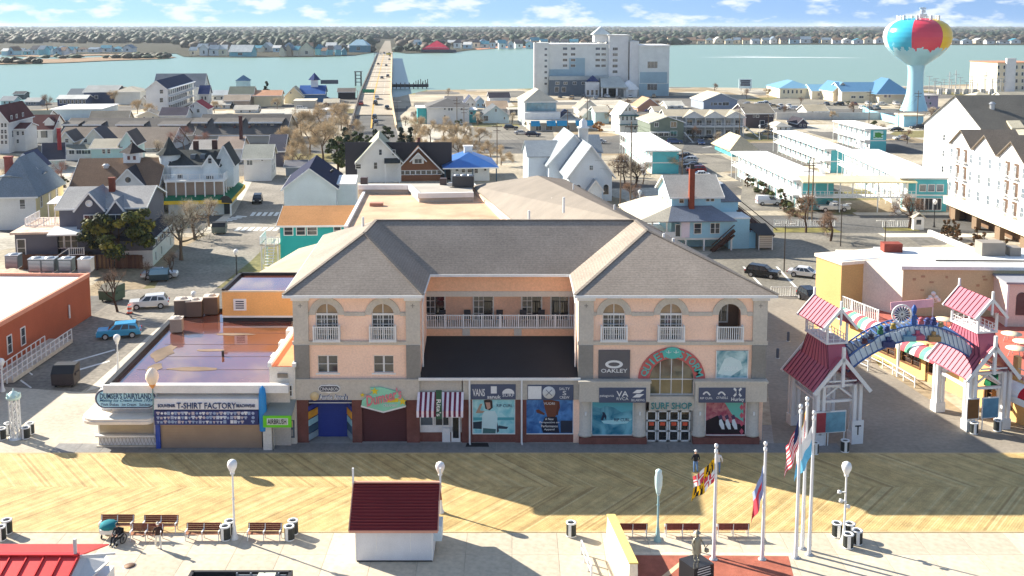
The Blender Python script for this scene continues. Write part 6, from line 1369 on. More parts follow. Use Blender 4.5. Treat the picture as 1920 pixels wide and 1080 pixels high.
BB=mat('paint',S(46,60,120),'picture_band_blue',vary=.3);b=MB();b.box(rx0,tx(490,780),-1.0,-.7,zC,zB);b.build('picture_band',BB,ts)
r=random.Random(4)
for row_ in range(3):
 for k in range(28):
  if r.random()<.06:continue
  x=rx0+.25+k*(tx(488,780)-rx0-.4)/28;z=zC+.12+row_*(zB-zC-.1)/3;s=r.uniform(.75,1.1);h_=.25*s
  b=MB();kk=r.random()
  if kk<.5:b.poly([(x,-1.006,z),(x+.14*s,-1.006,z),(x+.14*s,-1.006,z+.13),(x+.22*s,-1.006,z+.12),(x+.2*s,-1.006,z+h_),(x-.06*s,-1.006,z+h_),(x-.08*s,-1.006,z+.12),(x,-1.006,z+.13)])
  elif kk<.8:b.poly([(x-.05,-1.006,z),(x+.18*s,-1.006,z),(x+.18*s,-1.006,z+h_),(x-.05,-1.006,z+h_)])
  else:b.poly([(x+.1+.13*s*math.cos(R(a)),-1.006,z+.13+.13*s*math.sin(R(a)))for a in range(0,360,45)])
  b.build('picture',mat('plain',r.choice((S(206,214,226),S(170,182,206),S(150,170,200),S(226,228,230),S(196,186,190)))),ts)
b=MB();n=16
for k in range(n):z0=.05+(zC-.1)*k/n;b.slab([(rx0+.3,-.52,z0+(zC-.1)/n*.94),(tx(493,800),-.52,z0+(zC-.1)/n*.94),(tx(493,800),-.45,z0+(zC-.1)/n*.94),(rx0+.3,-.45,z0+(zC-.1)/n*.94)],(zC-.1)/n*.93)
b.build('roller_shutter',mat('metal',S(176,158,140),'steel_shutter',rough=.5),ts)['kind']='stuff'
b=MB();b.box(rx0-.05,rx0+.3,-.7,0,0,zC);b.build('pier',mat('paint',S(50,80,170)),ts);b=MB();b.box(rx0+.3,tx(495,800),-.44,-.3,0,zC);b.build('shutter_wall',BLACK,ts)
b=MB();b.lathe([(.3,tz(800)),(.34,tz(770)),(.3,tz(735)),(.22,tz(722)),(.02,tz(717))],10,(tx(497,760),-.8,0));b.build('mural_post',mat('paint',S(40,140,206),'bright_blue'),ts)
# roof units
UG=mat('paint',S(150,140,128),'roof_unit_grey');r=random.Random(2)
for px,py,w_,h_,lab in((344,592,1.5,1.7,'left of the three dark units'),(366,592,1.5,1.6,'middle of the three dark units'),(397,588,1.4,1.8,'right of the three dark units'),(332,622,1.1,1.3,'nearest and smallest')):
 p=G(px,py,RT);a_=thing('rooftop_unit','boxy fan unit standing in the roof puddle, %s'%lab,'air conditioner',(p.x,p.y,RT),R(8));b=MB();b.box(-w_/2,w_/2,-w_/2,w_/2,.1,h_);b.build('cabinet',mat('paint',S(96,82,74))if px!=332 else UG,a_)
 b=MB();b.box(-w_/2-.04,w_/2+.04,-w_/2-.04,w_/2+.04,h_,h_+.08);b.lathe([(.45,h_+.08),(.4,h_+.2),(.1,h_+.22)],10);b.build('fan_top',mat('paint',S(200,190,175)),a_)
DRY=mat('membrane',S(128,108,88),'dry_roof_patch',vary=.5)
for cx,cy,ax_,ay in((306,662,.9,2.6),(365,692,2.2,.5),(440,627,2.0,.4),(394,657,1.7,.35),(290,690,.7,1.2)):
 p=pl(cx,cy,RT);b=MB();b.poly([(p.x+ax_*math.cos(a*.42)*r.uniform(.7,1.15),p.y+ay*math.sin(a*.42)*r.uniform(.7,1.15),RT+.018)for a in range(15)]);b.build('dry_patch',DRY,ts)
b=MB()
for k in range(6):y=Lf.y+1+k*3.6;b.box(Lf.x+.6,Rf.x-.5,y,y+.07,RT+.001,RT+.012)
b.build('roof_seam',mat('membrane',S(70,56,56)),ts)['kind']='stuff';p=pl(418,668,RT);b=MB();b.tube((p.x,p.y,RT),(p.x,p.y,RT+.5),.12,n=8);b.build('roof_drain',BLACK,ts)
# apricot block on that roof
Yo=G(480,603,RT).y;ob=thing('roof_block','apricot walled block with dark rimmed roof and white louvre, standing on the wet roof','building',(0,Yo,RT));ox0,ox1=xat(Yo,6,417),xat(Yo,6,560);zt=zat(Yo,547)-RT
b=MB();b.box(ox0,ox1,0,7,.5,zt);b.build('wall',mat('stucco',S(232,178,112),'apricot_wall'),ob);b=MB();b.box(ox0,ox1,.1,7,0,.5);b.build('base_gap',BLACK,ob);b=MB();b.box(ox0,ox1,-.06,0,.42,.6);b.build('base_trim',WHITE,ob)
b=MB();b.box(ox0+.05,ox1,.1,6.9,zt,zt+.05);b.build('roof',WET,ob);b=MB();b.box(ox0,ox0+.3,0,7,zt,zt+.3);b.box(ox0,ox1,6.7,7,zt,zt+.3);b.build('parapet',BLACK,ob);b=MB();b.box(ox0,ox1,-.02,.1,zt-.05,zt+.1);b.build('coping',mat('paint',S(206,190,160)),ob)
x_=xat(Yo,7,438);b=MB();b.box(x_,x_+1.25,-.1,-.002,zt*.38,zt*.38+1.15);lv=b.build('louvre',WHITE,ob)
for k in range(4):b=MB();b.box(x_+.22,x_+1.03,-.13,-.105,zt*.38+.2+k*.22,zt*.38+.31+k*.22);b.build('slat',mat('paint',S(50,60,80)),lv)
# narrow white shop with green sign
ns=thing('airbrush_shop','narrow white two storey shop with bright green sign','shop',(0,Yt,0));n0,n1=tx(505,760),tx(553,760);zt=tz(690)
b=MB();b.box(n0,n1,.3,17,0,zt);b.build('wall',mat('stucco',S(222,214,200)),ns);b=MB();b.box(n0-.1,n0+.2,.2,17.2,zt,zt+.35);b.box(n1-.2,n1+.1,.2,17.2,zt,zt+.3);b.build('parapet',WHITE,ns);b=MB();b.box(n0+.21,n1-.21,.3,17,zt+.002,zt+.06);b.build('roof',mat('membrane',S(226,140,96),'salmon_roof'),ns)
for k in range(3):b=MB();b.box(n0-1.0,n0,5+k*3.2,6.2+k*3.2,4.2,5.9+.2*k);b.build('buttress',mat('stucco',S(226,220,210)),ns)
b=MB();b.box(tx(519,706),tx(538,706),.2,.29,tz(710),tz(702));b.build('vent',mat('metal',S(120,116,110)),ns)
for a in(520,537):window(ns,(tx(a,735),.29,tz(744)),.75,tz(725)-tz(744),0,'2')
b=MB();b.slab([(n0-.2,-1.3,tz(768)),(n1,-1.3,tz(768)),(n1+.05,.28,tz(751)),(n0+.1,.28,tz(751))],.1);b.build('awning',mat('metal',S(150,160,158),rough=.5),ns)
b=MB();b.box(n0-.2,n1-.02,-1.45,-1.32,tz(789),tz(768));gs=b.build('sign_panel',mat('paint',S(110,210,40),'lime_green'),ns);text('AIRBRUSH',gs,(tx(527,778),-1.49,tz(778)),1.5,.42,mat('paint',S(40,44,50)),ext=.01,bold=.012)
b=MB();b.box(tx(508,778),tx(547,778),-1.47,-1.452,tz(784),tz(772));b.build('sign_plate',mat('paint',S(216,226,216)),gs)
b=MB();b.box(tx(515,800),tx(551,800),.2,.29,.6,tz(790));b.build('window_display',GLASSB,ns)
for k in range(8):b=MB();x_=tx(517,800)+(k%4)*.36;b.box(x_,x_+.28,.16,.19,.75+(k//4)*.75,1.3+(k//4)*.75);b.build('notice',mat('plain',S(120+12*k,130+8*k,150)),ns)
b=MB();b.add([(n0-.1,.1,0),(n0+.5,-.0-.9,0),(n0+.5,-.9,tz(788)),(n0-.1,.1,tz(788))],[(0,1,2,3)]);b.box(n0-.35,n0+.35,-1.0,.3,0,tz(790));b.build('side_pier',mat('stucco',S(220,216,206)),ns)
# ice cream stand with capsule sign
Yd=G(240,837).y;dx=lambda px,py:xat(Yd,zat(Yd,py),px);dz=lambda py:zat(Yd,py)
ds=thing('ice_cream_stand','white ice cream stand with rounded canopy and pale blue capsule sign','stand',(0,Yd,0));d0,d1=dx(184,800),dx(293,800)
b=MB();b.box(d0,d1,0,5,0,dz(783));b.build('wall',WHITE,ds)
def rrect(x0,x1,y0,y1,r_,left=True):
 P=[]
 for(cx,cy,a0)in((x1-.6,y1-.1,0),(x0+r_,y1-r_,90),(x0+r_,y0+r_,180),(x1-.6,y0+.6,270)):
  rr=r_ if a0 in(90,180)else.55
  for k in range(7):a=R(a0+15*k);P.append((cx+rr*math.cos(a),cy+rr*math.sin(a)))
 return P
b=MB();b.prz(rrect(dx(158,775),dx(297,775),-1.6,4.5,1.5),dz(783),dz(778));b.prz(rrect(dx(158,775)+.06,dx(297,775),-1.52,4.5,1.45),dz(777.8),dz(774));b.build('canopy',mat('paint',S(232,222,208)),ds)
b=MB();b.box(dx(184,760),dx(297,760),.6,4.6,dz(774),dz(730));b.build('sign_base',mat('paint',S(226,222,214)),ds)
def capsule(x0,x1,z0,z1,y0,y1):
 b=MB();r_=(z1-z0)/2;P=[(x1-r_+r_*math.cos(R(a)),(z0+z1)/2+r_*math.sin(R(a)))for a in range(-90,91,15)]+[(x0+r_+r_*math.cos(R(a)),(z0+z1)/2+r_*math.sin(R(a)))for a in range(90,271,15)]
 b.pry(P,y0,y1);return b
capsule(dx(180,745),dx(297,745),dz(764),dz(727),-.3,.58).build('sign_panel',WHITE,ds);capsule(dx(181.5,745),dx(295.5,745),dz(762.5),dz(728.5),-.33,-.302).build('sign_border',mat('paint',S(70,76,100)),ds);sp_=capsule(dx(184.5,745),dx(292.5,745),dz(760),dz(731),-.36,-.332).build('sign_face',mat('paint',S(170,214,228)),ds)
text("DUMSER'S DAIRYLAND",sp_,(dx(238.5,739),-.38,dz(739.5)),dx(286,740)-dx(190,740),.48,mat('paint',S(40,74,116)),ext=.01,bold=.012);text('Making Ice Cream Since 1939',sp_,(dx(238.5,748),-.38,dz(748.5)),dx(288,740)-dx(189,740),.3,mat('paint',S(44,100,140)),ext=.01,bold=.006,sh=.4);text('Thick Shakes   Ice Cream   Sundaes',sp_,(dx(238.5,756),-.38,dz(755.5)),dx(285,740)-dx(192,740),.22,mat('paint',S(80,90,120)),ext=.01)
b=MB();n=12;z0,z1=dz(814),dz(786)
for k in range(n):b.box(dx(187,800),dx(288,800),-.06,-.01,z0+(z1-z0)*k/n+.01,z0+(z1-z0)*(k+1)/n-.01)
b.build('roller_shutter',mat('metal',S(170,164,152),rough=.5),ds)['kind']='stuff';b=MB();b.box(d0-.1,d1,-.45,.0,dz(816),dz(813));b.build('counter',WHITE,ds)
b=MB()
for k in range(16):x=d0+(d1-d0)*k/16;b.bar((x,-.03,.15),(x+(d1-d0)/16,-.03,z0-.1),.05,.03);b.bar((x+(d1-d0)/16,-.03,.15),(x,-.03,z0-.1),.05,.03)
b.build('lattice',mat('paint',S(196,192,186)),ds)
b=MB();b.box(d0-.1,d1+.1,-.3,0,0,.13);b.build('step',CONC,ds)
p=pz(294,760,Yd);cs=thing('cone_sign','giant soft ice cream cone sign on a thin pole above the capsule sign','sign',(dx(294,760),Yd-.8,dz(783)+.1));b=MB();h0=dz(722)-dz(783);b.tube((0,0,0),(0,0,h0),.05,n=8);b.build('pole',mat('paint',S(120,150,150)),cs);b=MB();b.lathe([(.1,h0),(.32,h0+.3),(.52,h0+.75),(.5,h0+1.1),(.34,h0+1.4),(.16,h0+1.55),(0,h0+1.62)],14);b.build('ice_cream',mat('paint',S(246,226,200)),cs);b=MB();b.lathe([(.06,h0-.1),(.2,h0+.1),(.33,h0+.32)],14);b.build('cone',mat('paint',S(230,160,90)),cs)
# ================================================================ LEFT ALLEY
Ya,Yb=G(0,694).y,G(172,592).y
rb=thing('red_building','long terracotta walled building with flat white roof at the left edge','building',(-50,Ya,0),R(-1.5));D_=Yb-Ya;zt=4.7
b=MB();b.box(-40,0,-30,D_,0,zt);b.build('wall',mat('stucco',S(168,92,66),'terracotta_wall'),rb);b=MB();b.box(-39.7,-.3,-29.7,D_-.3,zt,zt+.06);b.build('roof',WHITEM,rb)
b=MB();b.box(-.3,.06,-30,D_+.06,zt,zt+.45);b.box(-40,-.3,D_-.3,D_+.06,zt,zt+.4);b.build('parapet',mat('stucco',S(214,150,126)),rb)
for yy in(.6,3.4):window(rb,(.02,yy,1.6),.8,1.7,R(90),'2')
b=MB();b.box(0,2.6,-4,9,.1,.5);b.build('ramp',CONC,rb);railing(rb,[(2.5,-6,.35),(2.5,9,.5)],1.1,None,1.0);railing(rb,[(1.0,-6,.35),(1.0,6,.5)],1.2,None,1.0)
b=MB();b.tube((.15,D_-6,1.4),(.15,D_-6,2.9),.1,n=6);b.build('downpipe',WHITE,rb)
for k,px in enumerate((10,53,78,110,146)):
 p=G(px,512 if k else 505,zt+.1);w_=1.5;a_=thing('rooftop_unit',('grey condenser box on the white roof, '+('at the picture edge','leftmost of the four by the fence','second of the four by the fence','third of the four, beside a red car','pale and rightmost of the row')[k]),'air conditioner',(p.x,p.y,p.z),R(5));c=S(96,104,106)if k<4 else S(200,196,186)
 b=MB();b.box(0,w_,0,w_,.12,1.6);b.build('cabinet',mat('paint',c),a_);b=MB()
 for j in range(8):b.box(.08,w_-.08,-.03,-.005,.25+j*.16,.32+j*.16)
 b.box(-.04,w_+.04,-.04,w_+.04,1.6,1.68);b.lathe([(.55,1.68),(.5,1.78),(.08,1.8)],10,(w_/2,w_/2,0));b.build('grille',STEEL,a_);b=MB();b.box(.1,.3,0,w_,0,.12);b.box(w_-.3,w_-.1,0,w_,0,.12);b.build('foot',WHITE,a_)
FW=[mat('wood',S(*c),'fence_board')for c in((112,86,66),(104,76,58),(88,62,52))]
def board_fence(label,px0,px1,py,h,cat='fence',mats=FW,sp=.3):
 p,q=G(px0,py),G(px1,py);t=thing('board_fence',label,cat,p);L_=q.x-p.x;ms=[]
 for m in mats:b=MB();b.box(.008,sp-.008,-.03,.03,.05,h);ms.append(b.mesh('board',m))
 for k in range(int(L_/sp)):inst(ms[rnd.randrange(len(ms))],'board',t,(k*sp,0,rnd.uniform(-.04,.04)))
 b=MB();b.box(0,L_,.03,.1,.4,.5);b.box(0,L_,.03,.1,h-.5,h-.4);b.build('rail',FW[2],t);return t
board_fence('brown board fence in front of the slate house stair',36,156,506,2.2);board_fence('lighter brown board fence behind the cedar trunk',158,215,504,2.0,mats=[mat('wood',S(150,118,80),'fence_board'),FW[0]])
board_fence('dark brown board fence right of the cedar trunk',216,270,504,2.0,mats=[FW[2],FW[1]])
# dumpsters and bins
def dumpster(label,px,py,col,w_=2.6,d_=1.7,h=1.9,rz=0,lid=None):
 t=thing('dumpster',label,'dumpster',G(px,py),R(rz));b=MB();b.prx([(0,.25),(d_,.25),(d_+.1,h),(.5,h),(-.15,h*.68)],0,w_);b.build('body',col,t)
 b=MB();b.slab([(.03,-.13,h*.68+.06),(w_-.03,-.13,h*.68+.06),(w_-.03,.5,h+.06),(.03,.5,h+.06)],.05);b.slab([(.03,.52,h+.06),(w_-.03,.52,h+.06),(w_-.03,d_+.05,h+.06),(.03,d_+.05,h+.06)],.05);b.build('lid',lid or BLACK,t)
 b=MB()
 for k in range(4):b.box(w_*(k+.5)/4-.05,w_*(k+.5)/4+.05,-.1,d_+.12,.4,.5)
 b.box(-.12,0,.3,d_-.3,h*.55,h*.68);b.box(w_,w_+.12,.3,d_-.3,h*.55,h*.68);b.build('rib',col,t);b=MB()
 for x in(.2,w_-.35):b.box(x,x+.15,.2,.35,0,.25);b.box(x,x+.15,d_-.35,d_-.2,0,.25)
 b.build('caster',TYRE,t);return t
dumpster('black brown dumpster with open lid and chalk scrawl in the alley',97,728,mat('paint',S(62,54,56),vary=.2),2.1,1.6,2.0,3)
dumpster('dark green dumpster by the bare sapling behind the terracotta building',186,566,mat('paint',S(70,92,74),vary=.2),2.3,2.0,2.0,-14,mat('paint',S(120,116,100)))
dumpster('dark teal dumpster in the shade below the slate house',280,530,mat('paint',S(50,70,78),vary=.2),2.4,1.6,1.5,12,mat('paint',S(120,150,160)))
dumpster('grey green dumpster standing on the pavement by the crosswalk',397,440,mat('paint',S(110,118,112),vary=.2),2.2,1.8,1.8,5)
# cars
CARM={}
def car_mesh(kind):
 if kind in CARM:return CARM[kind]
 if kind=='suv':Lh,hw,lo,up,roof=2.3,.92,[(-2.3,.35),(-2.32,.75),(-2.2,1.02),(2.05,1.05),(2.28,.85),(2.3,.4)],[(-1.15,1.0),(-.35,1.62),(1.75,1.68),(2.15,1.03)],1.68
 elif kind=='van':Lh,hw,lo,up,roof=2.35,.92,[(-2.35,.35),(-2.36,.8),(-2.1,1.02),(2.3,1.1),(2.36,.4)],[(-1.7,1.0),(-.95,1.80),(2.25,1.85),(2.34,1.08)],1.85
 elif kind=='pickup':Lh,hw,lo,up,roof=2.9,.98,[(-2.9,.45),(-2.92,.9),(-2.75,1.18),(2.9,1.2),(2.92,.5)],[(-1.35,1.15),(-.7,1.85),(.85,1.88),(1.15,1.18)],1.88
 else:Lh,hw,lo,up,roof=2.35,.90,[(-2.35,.3),(-2.36,.6),(-2.2,.82),(2.15,.90),(2.35,.75),(2.36,.35)],[(-1.15,.82),(-.3,1.38),(1.0,1.40),(1.75,.88)],1.4
 b=MB();n=len(lo);f=lambda z:hw*(1-.05*max(0,z-.5));ring=[]
 for s in(-1,1):ring+=[(x,s*f(z)*(.94 if abs(x)>Lh-.1 else 1),z)for x,z in lo]
 b.add(ring,[tuple(range(n)),tuple(range(2*n-1,n-1,-1))]+[(i+n,(i+1)%n+n,(i+1)%n,i)for i in range(n)],0)
 wb,wt=f(1.0)*.97,hw*.76;cab=[]
 for s in(-1,1):cab+=[(up[0][0],s*wb,up[0][1]),(up[1][0],s*wt,up[1][1]),(up[2][0],s*wt,up[2][1]),(up[3][0],s*wb,up[3][1])]
 b.add(cab,[(0,1,2,3),(7,6,5,4),(5,6,2,1),(4,5,1,0),(6,7,3,2)],0);body=b
 g=MB();P=[Vector((u[0],0,u[1]))for u in up]
 def lerpx(a,c,t):return a+(c-a)*t
 for s in(-1,1):
  for(t0,t1)in((.06,.36),(.40,.66),(.70,.95)):
   if kind=='van' and t0>.36:continue
   if kind=='pickup' and t0>.6:continue
   q=[]
   for t_,top in((t0,0),(t1,0),(t1,1),(t0,1)):
    xb,xt=lerpx(up[0][0]+.12,up[3][0]-.12,t_),lerpx(up[1][0]+.05,up[2][0]-.05,t_)
    u=.9 if top else.1;x=lerpx(xb,xt,u);z=lerpx(up[0][1],up[1][1],u);y=s*(lerpx(wb,wt,u)+.012);q.append((x,y,z))
   g.poly(q)
 for(a,c,off)in((0,1,-.015),(3,2,.015)):
  if kind=='van' and a==3:continue
  q=[];
  for u,sd in((.1,-1),(.1,1),(.9,1),(.9,-1)):q.append((lerpx(up[a][0],up[c][0],u)+off,sd*lerpx(wb,wt,u)*.9,lerpx(up[a][1],up[c][1],u)+.012))
  g.poly(q)
 wr=.36 if kind!='pickup' else.42;tb=MB();tb.tube((0,-.12,0),(0,.12,0),wr,n=14);rb_=MB();rb_.tube((0,-.135,0),(0,.135,0),wr*.62,n=10)
 hl=MB();hl.box(-.06,.1,-.2,.2,-.08,.08)
 wx=Lh*.60;CARM[kind]=(body,g.mesh('window',GLASS),tb.mesh('tyre',TYRE),rb_.mesh('rim',RIM),hl,wx,hw,wr,Lh,lo,kind);return CARM[kind]
HLM=mat('glossy',(.7,.7,.68),'headlight');TLM=mat('glossy',(.45,.03,.03),'tail_light')
def car(kind,col,px,py,rz,label,group=None,z=0.0,name=None,pos=None):
 body,gm,tm,rm2,hl,wx,hw,wr,Lh,lo,k_=car_mesh(kind);key=(kind,tuple(col))
 if key not in CARM:m=mat('car',col,'car_paint');CARM[key]=body.mesh('body',m)
 p=pos or G(px,py,z);nm={'suv':'parked_car','sedan':'parked_car','van':'parked_van','pickup':'pickup_truck'}[kind]if not name else name
 t=thing(nm,label,{'van':'van','pickup':'pickup truck'}.get(kind,'car'),p,R(rz),group)
 inst(CARM[key],'body',t);inst(gm,'window',t)
 for sx in(-1,1):
  for sy in(-1,1):w_=inst(tm,'wheel',t,(sx*wx,sy*(hw-.1),wr));inst(rm2,'rim',w_)
 if(kind,'hl')not in CARM:CARM[(kind,'hl')]=(hl.mesh('headlight',HLM),hl.mesh('tail_light',TLM))
 zl=lo[1][1]*1.02
 for sy in(-1,1):inst(CARM[(kind,'hl')][0],'headlight',t,(-Lh+.03,sy*hw*.68,zl));inst(CARM[(kind,'hl')][1],'tail_light',t,(Lh-.06,sy*hw*.72,zl+.08))
 return t
car('suv',S(230,232,234,.9),280,577,14,'white suv parked by the orange striped barrel');car('suv',S(70,160,205),224,632,16,'bright blue suv parked in the shaded alley')
car('suv',S(30,32,36),1430,519,150,'black suv parked in the right lot beside the white sedan');car('sedan',S(240,240,240,.9),1510,519,155,'white sedan parked in the right lot');car('van',S(226,230,236,.9),1441,384,182,'white delivery van parked by the motel hedge');car('pickup',S(232,226,216,.9),1562,396,182,'white pickup truck parked under the motel walkway')
car('suv',S(24,24,28),483,380,100,'black suv parked in shade beside the corner shop');car('sedan',S(190,60,60),128,503,10,'red car half hidden behind the condenser boxes');car('sedan',S(220,220,215),98,504,10,'pale car half hidden behind the condenser boxes')
car('sedan',S(200,205,210),300,521,190,'pale car in the shade beside the teal dumpster');car('suv',S(26,26,32),1520,566,100,'dark suv behind the fence by the walk');car('suv',S(26,30,44),958,243,185,'black car parked left of the awning shop');car('suv',S(30,34,60),1000,256,170,'navy car parked on the lot before the awning shop');car('sedan',S(210,208,205),978,252,175,'silver car parked beside the navy car')
for k,(px,py,c,n_)in enumerate(((1680,246,S(50,46,46),'dark'),(1610,258,S(215,215,215),'white'),(1690,262,S(225,222,215),'pale'),(1720,242,S(40,40,44),'black'))):car('suv' if k%2 else 'sedan',c,px,py,8,'%s car on the road between the turtle motel and the tower, %s'%(n_,('far left','near left','near right','far right')[k]))
for k in range(5):car('sedan',(S(60,60,66),S(200,200,200),S(40,50,60),S(150,60,50),S(225,225,225))[k],1410+k*13,330-k*0+8*k,160,('grey','silver','dark blue','red brown','white')[k]+' car in the motel court between the two long blocks','cars in the motel court')
for k in range(9):car('suv' if k%3 else 'sedan',r.choice((S(210,210,208),S(50,52,60),S(180,150,110),S(150,156,160))),1050+k*22,183+(k%2)*3,90+r.uniform(-12,12),'car parked before the bay hotel, %s'%('far left','second from the left','left of the white porch','under the canopy edge','before the pavilion','right of the canopy','before the white porch','before the blue wall','far right')[k],'cars before the bay hotel')
for k in range(6):car('suv' if k%2 else 'sedan',r.choice((S(205,205,205),S(60,60,66),S(120,60,56))),1550+k*26,197,90,'car parked along the blue roofed bay building, %s'%('leftmost','second','third','fourth','fifth','rightmost')[k],'cars along the blue roofed building')
brl=['charcoal car left of centre, just past the bridge foot','pale car in the outbound lane at the bridge foot','first of two cars side by side near the bridge foot','second of two cars side by side, nearer the right parapet','dark car by the centre line just below the side by side pair','dark car on the ramp by the centre line','black suv on the ramp close to the right kerb','dark car low on the approach, by the centre line','nearest car of the bridge road, low on the approach','pale red car in the left lane beside the green sign','car just beyond the overhead gantry, right lane','car in the right lane midway out on the bridge','car in the right lane farther than the midway one','small car by the centre line far out on the bridge','small car in the left lane far out on the bridge','tiny car at the far bridge end, left lane','tiny car at the far bridge end, right lane']
brc=[(157,.72),(155,.3),(170,.62),(169,.85),(186,.55),(197,.52),(205,.84),(224,.52),(233,.55),(198,.12),(143,.85),(128,.86),(118,.72),(113,.5),(117,.25),(105,.45),(107,.8)]
for k,(py,u)in enumerate(brc):
 if py>=177:a,c=(L[1],Rr[1])if py<215 else(L[0],Rr[0]);f=(py-177)/38 if py<215 else 1;p=L[2].lerp(L[1],min(1,f)).lerp(Rr[2].lerp(Rr[1],min(1,f)),u)if py<215 else L[1].lerp(L[0],(py-215)/25).lerp(Rr[1].lerp(Rr[0],(py-215)/25),u)
 else:p=bridge_pt(py,u)
 c=(S(36,36,40),S(60,54,50),S(210,210,210),S(30,30,36),S(50,40,40))[(k*3)%5]if k!=9 else S(200,90,80)
 car('suv' if k%2 else 'sedan',c,0,0,97 if u>.45 else-83,brl[k],'cars on the bridge',name='car',pos=p+Vector((0,0,.03)))
r=random.Random(31);OW=ORD+['seventeenth','eighteenth','nineteenth','twentieth','twenty first','twenty second','twenty third','twenty fourth']
for k,(px,py)in enumerate(sorted([(r.uniform(1400,1660),r.choice((197,201,206,243,252))+r.uniform(-1,1))for _ in range(22)])):nm,c=r.choice((('silver',S(190,192,194)),('black',S(30,30,34)),('white',S(226,226,224)),('tan',S(170,150,120)),('grey',S(110,112,116))));car(r.choice(('suv','sedan')),c,px,py,r.choice((0,90,180,96)),'%s car on the far right lots, %s counted from the left'%(nm,OW[k]),'cars on the far right lots')
for k,(px,py)in enumerate(sorted([(r.uniform(400,640),r.choice((203,207,188,222))+r.uniform(-1,1))for _ in range(12)])):nm,c=r.choice((('silver',S(190,192,194)),('black',S(30,30,34)),('white',S(226,226,224)),('dark red',S(120,40,40))));car(r.choice(('suv','sedan')),c,px,py,r.choice((0,90,180)),'%s car between the houses left of the bridge, %s from the left'%(nm,OW[k]),'cars between the left houses')
for k,(px,py)in enumerate(sorted([(r.uniform(1060,1340),r.choice((205,211,262,270))+r.uniform(-1,1))for _ in range(12)])):nm,c=r.choice((('silver',S(190,192,194)),('black',S(30,30,34)),('white',S(226,226,224)),('blue',S(50,80,130))));car(r.choice(('suv','sedan')),c,px,py,r.choice((0,90,180)),'%s car among the middle houses before the hotel, %s from the left'%(nm,OW[k]),'cars among the middle houses')
for k in range(5):car('suv' if k%2 else 'sedan',(S(40,44,56),S(200,200,200),S(70,70,76),S(150,40,40),S(226,226,226))[k],1284+k*7,296+k*9,0,('dark blue','silver','grey','red','white')[k]+' car in the shade right of the turquoise motel end','cars beside the turquoise motel end')
# barrels, poles, lamps
t=thing('traffic_barrel','orange and white striped traffic barrel beside the white suv','barrel',G(243,588));b=MB()
for k in range(4):b.lathe([(.3-k*.02,k*.26),(.29-k*.02,k*.26+.26)],12,m=k%2)
b.lathe([(0,1.04),(.22,1.04)],12,m=0);b.build('body',[mat('paint',S(230,90,60),'orange'),WHITE],t);b=MB();b.lathe([(.42,0),(.42,.08),(.3,.1)],8);b.build('base',TYRE,t)
def globe_lamp(label,px,py,top,kind='globe',col=None,pos=None):
 p=pos or G(px,py);h=zat(p.y,top);t=thing('street_lamp',label,'street lamp',p);c=col or WHITE
 b=MB();b.lathe([(.26,0),(.26,.15),(.16,.35),(.11,.9),(.075,1.1),(.06,h-.9)],10);b.lathe([(.09,h*.5),(.11,h*.5+.05),(.09,h*.5+.1)],10);b.build('post',c,t)
 g=MB()
 if kind=='globe':g.lathe([(.08,h-.95),(.16,h-.8),(.30,h-.5),(.33,h-.3),(.27,h-.1),(.12,h),(0,h+.02)],14)
 else:g.lathe([(.06,h-1.8),(.15,h-1.6),(.24,h-1.1),(.26,h-.5),(.2,h-.25),(.22,h-.1),(.1,h),(0,h+.02)],12)
 g.build('lamp_globe',mat('paint',(.8,.8,.78)if kind=='globe' else S(200,224,222)),t);g=MB();g.lathe([(.14,h-.98 if kind=='globe' else h-1.65),(.16,h-.9 if kind=='globe' else h-1.55),(.1,h-.8 if kind=='globe' else h-1.45)],10);g.build('collar',c,t);return t
globe_lamp('white globe lamp between the left benches on the boardwalk edge',440,1011,862);globe_lamp('pale teal wrapped lamp behind the statue, beside the right benches',1233,1015,880,'wrap',mat('paint',S(150,186,188)));t=globe_lamp('white globe lamp with cameras rising from a cluster of four bins',1582,1018,866)
b=MB()
for z,dx_ in((2.9,-.3),(3.5,-.42),(2.5,.2)):b.box(min(0,dx_),max(0,dx_),-.04,.04,z,z+.06);b.lathe([(.0,0),(.14,.05),(.12,.22),(0,.26)],8,(dx_,0,z-.1))
b.build('camera_unit',WHITE,t)
globe_lamp('white globe lamp with side arm just behind the maroon roofed hut',826,962,866);globe_lamp('white lamp post in the alley between the terracotta wall and the wet roof',222,697,627);globe_lamp('black post globe lamp beside the side street',444,520,467,col=BLACK);globe_lamp('small globe lamp behind the roof units on the wet roof',364,575,546);globe_lamp('white lamp post at the picture edge before the terracotta wall',5,734,672)
globe_lamp('round white globe lamp left of the pale blue house',1199,400,356);globe_lamp('white globe lamp near the motel gate',1424,262,234);globe_lamp('lamp post at the left of the apartment parking wall',1751,426,374,col=BLACK)
def pole(label,px,py,top,arm=True,col=None,lamp=False,thick=.14):
 p=G(px,py);h=zat(p.y,top);t=thing('utility_pole' if not lamp else 'street_light',label,'pole',p);b=MB();b.tube((0,0,0),(0,0,h),thick,thick*.7,7);b.build('pole',col or mat('bark',S(120,104,88),'pole_wood'),t)
 if arm:b=MB();b.box(-1.2,1.2,-.06,.06,h-1.0,h-.86);b.box(-.9,.9,-.06,.06,h-2.0,h-1.88);b.build('crossarm',DARKW,t);b=MB();[b.tube((x,0,h-.86),(x,0,h-.6),.05,n=5)for x in(-1.1,-.5,.5,1.1)];b.build('insulator',STEEL,t)
 if lamp:b=MB();b.bar((0,0,h-.1),(.9,0,h),.08);b.box(.7,1.4,-.15,.15,h-.05,h+.08);b.bar((0,0,h-.1),(-.9,0,h),.08);b.box(-1.4,-.7,-.15,.15,h-.05,h+.08);b.build('lamp_head',mat('paint',S(200,196,186)),t)
 return(p.x,p.y,h)
PP={}
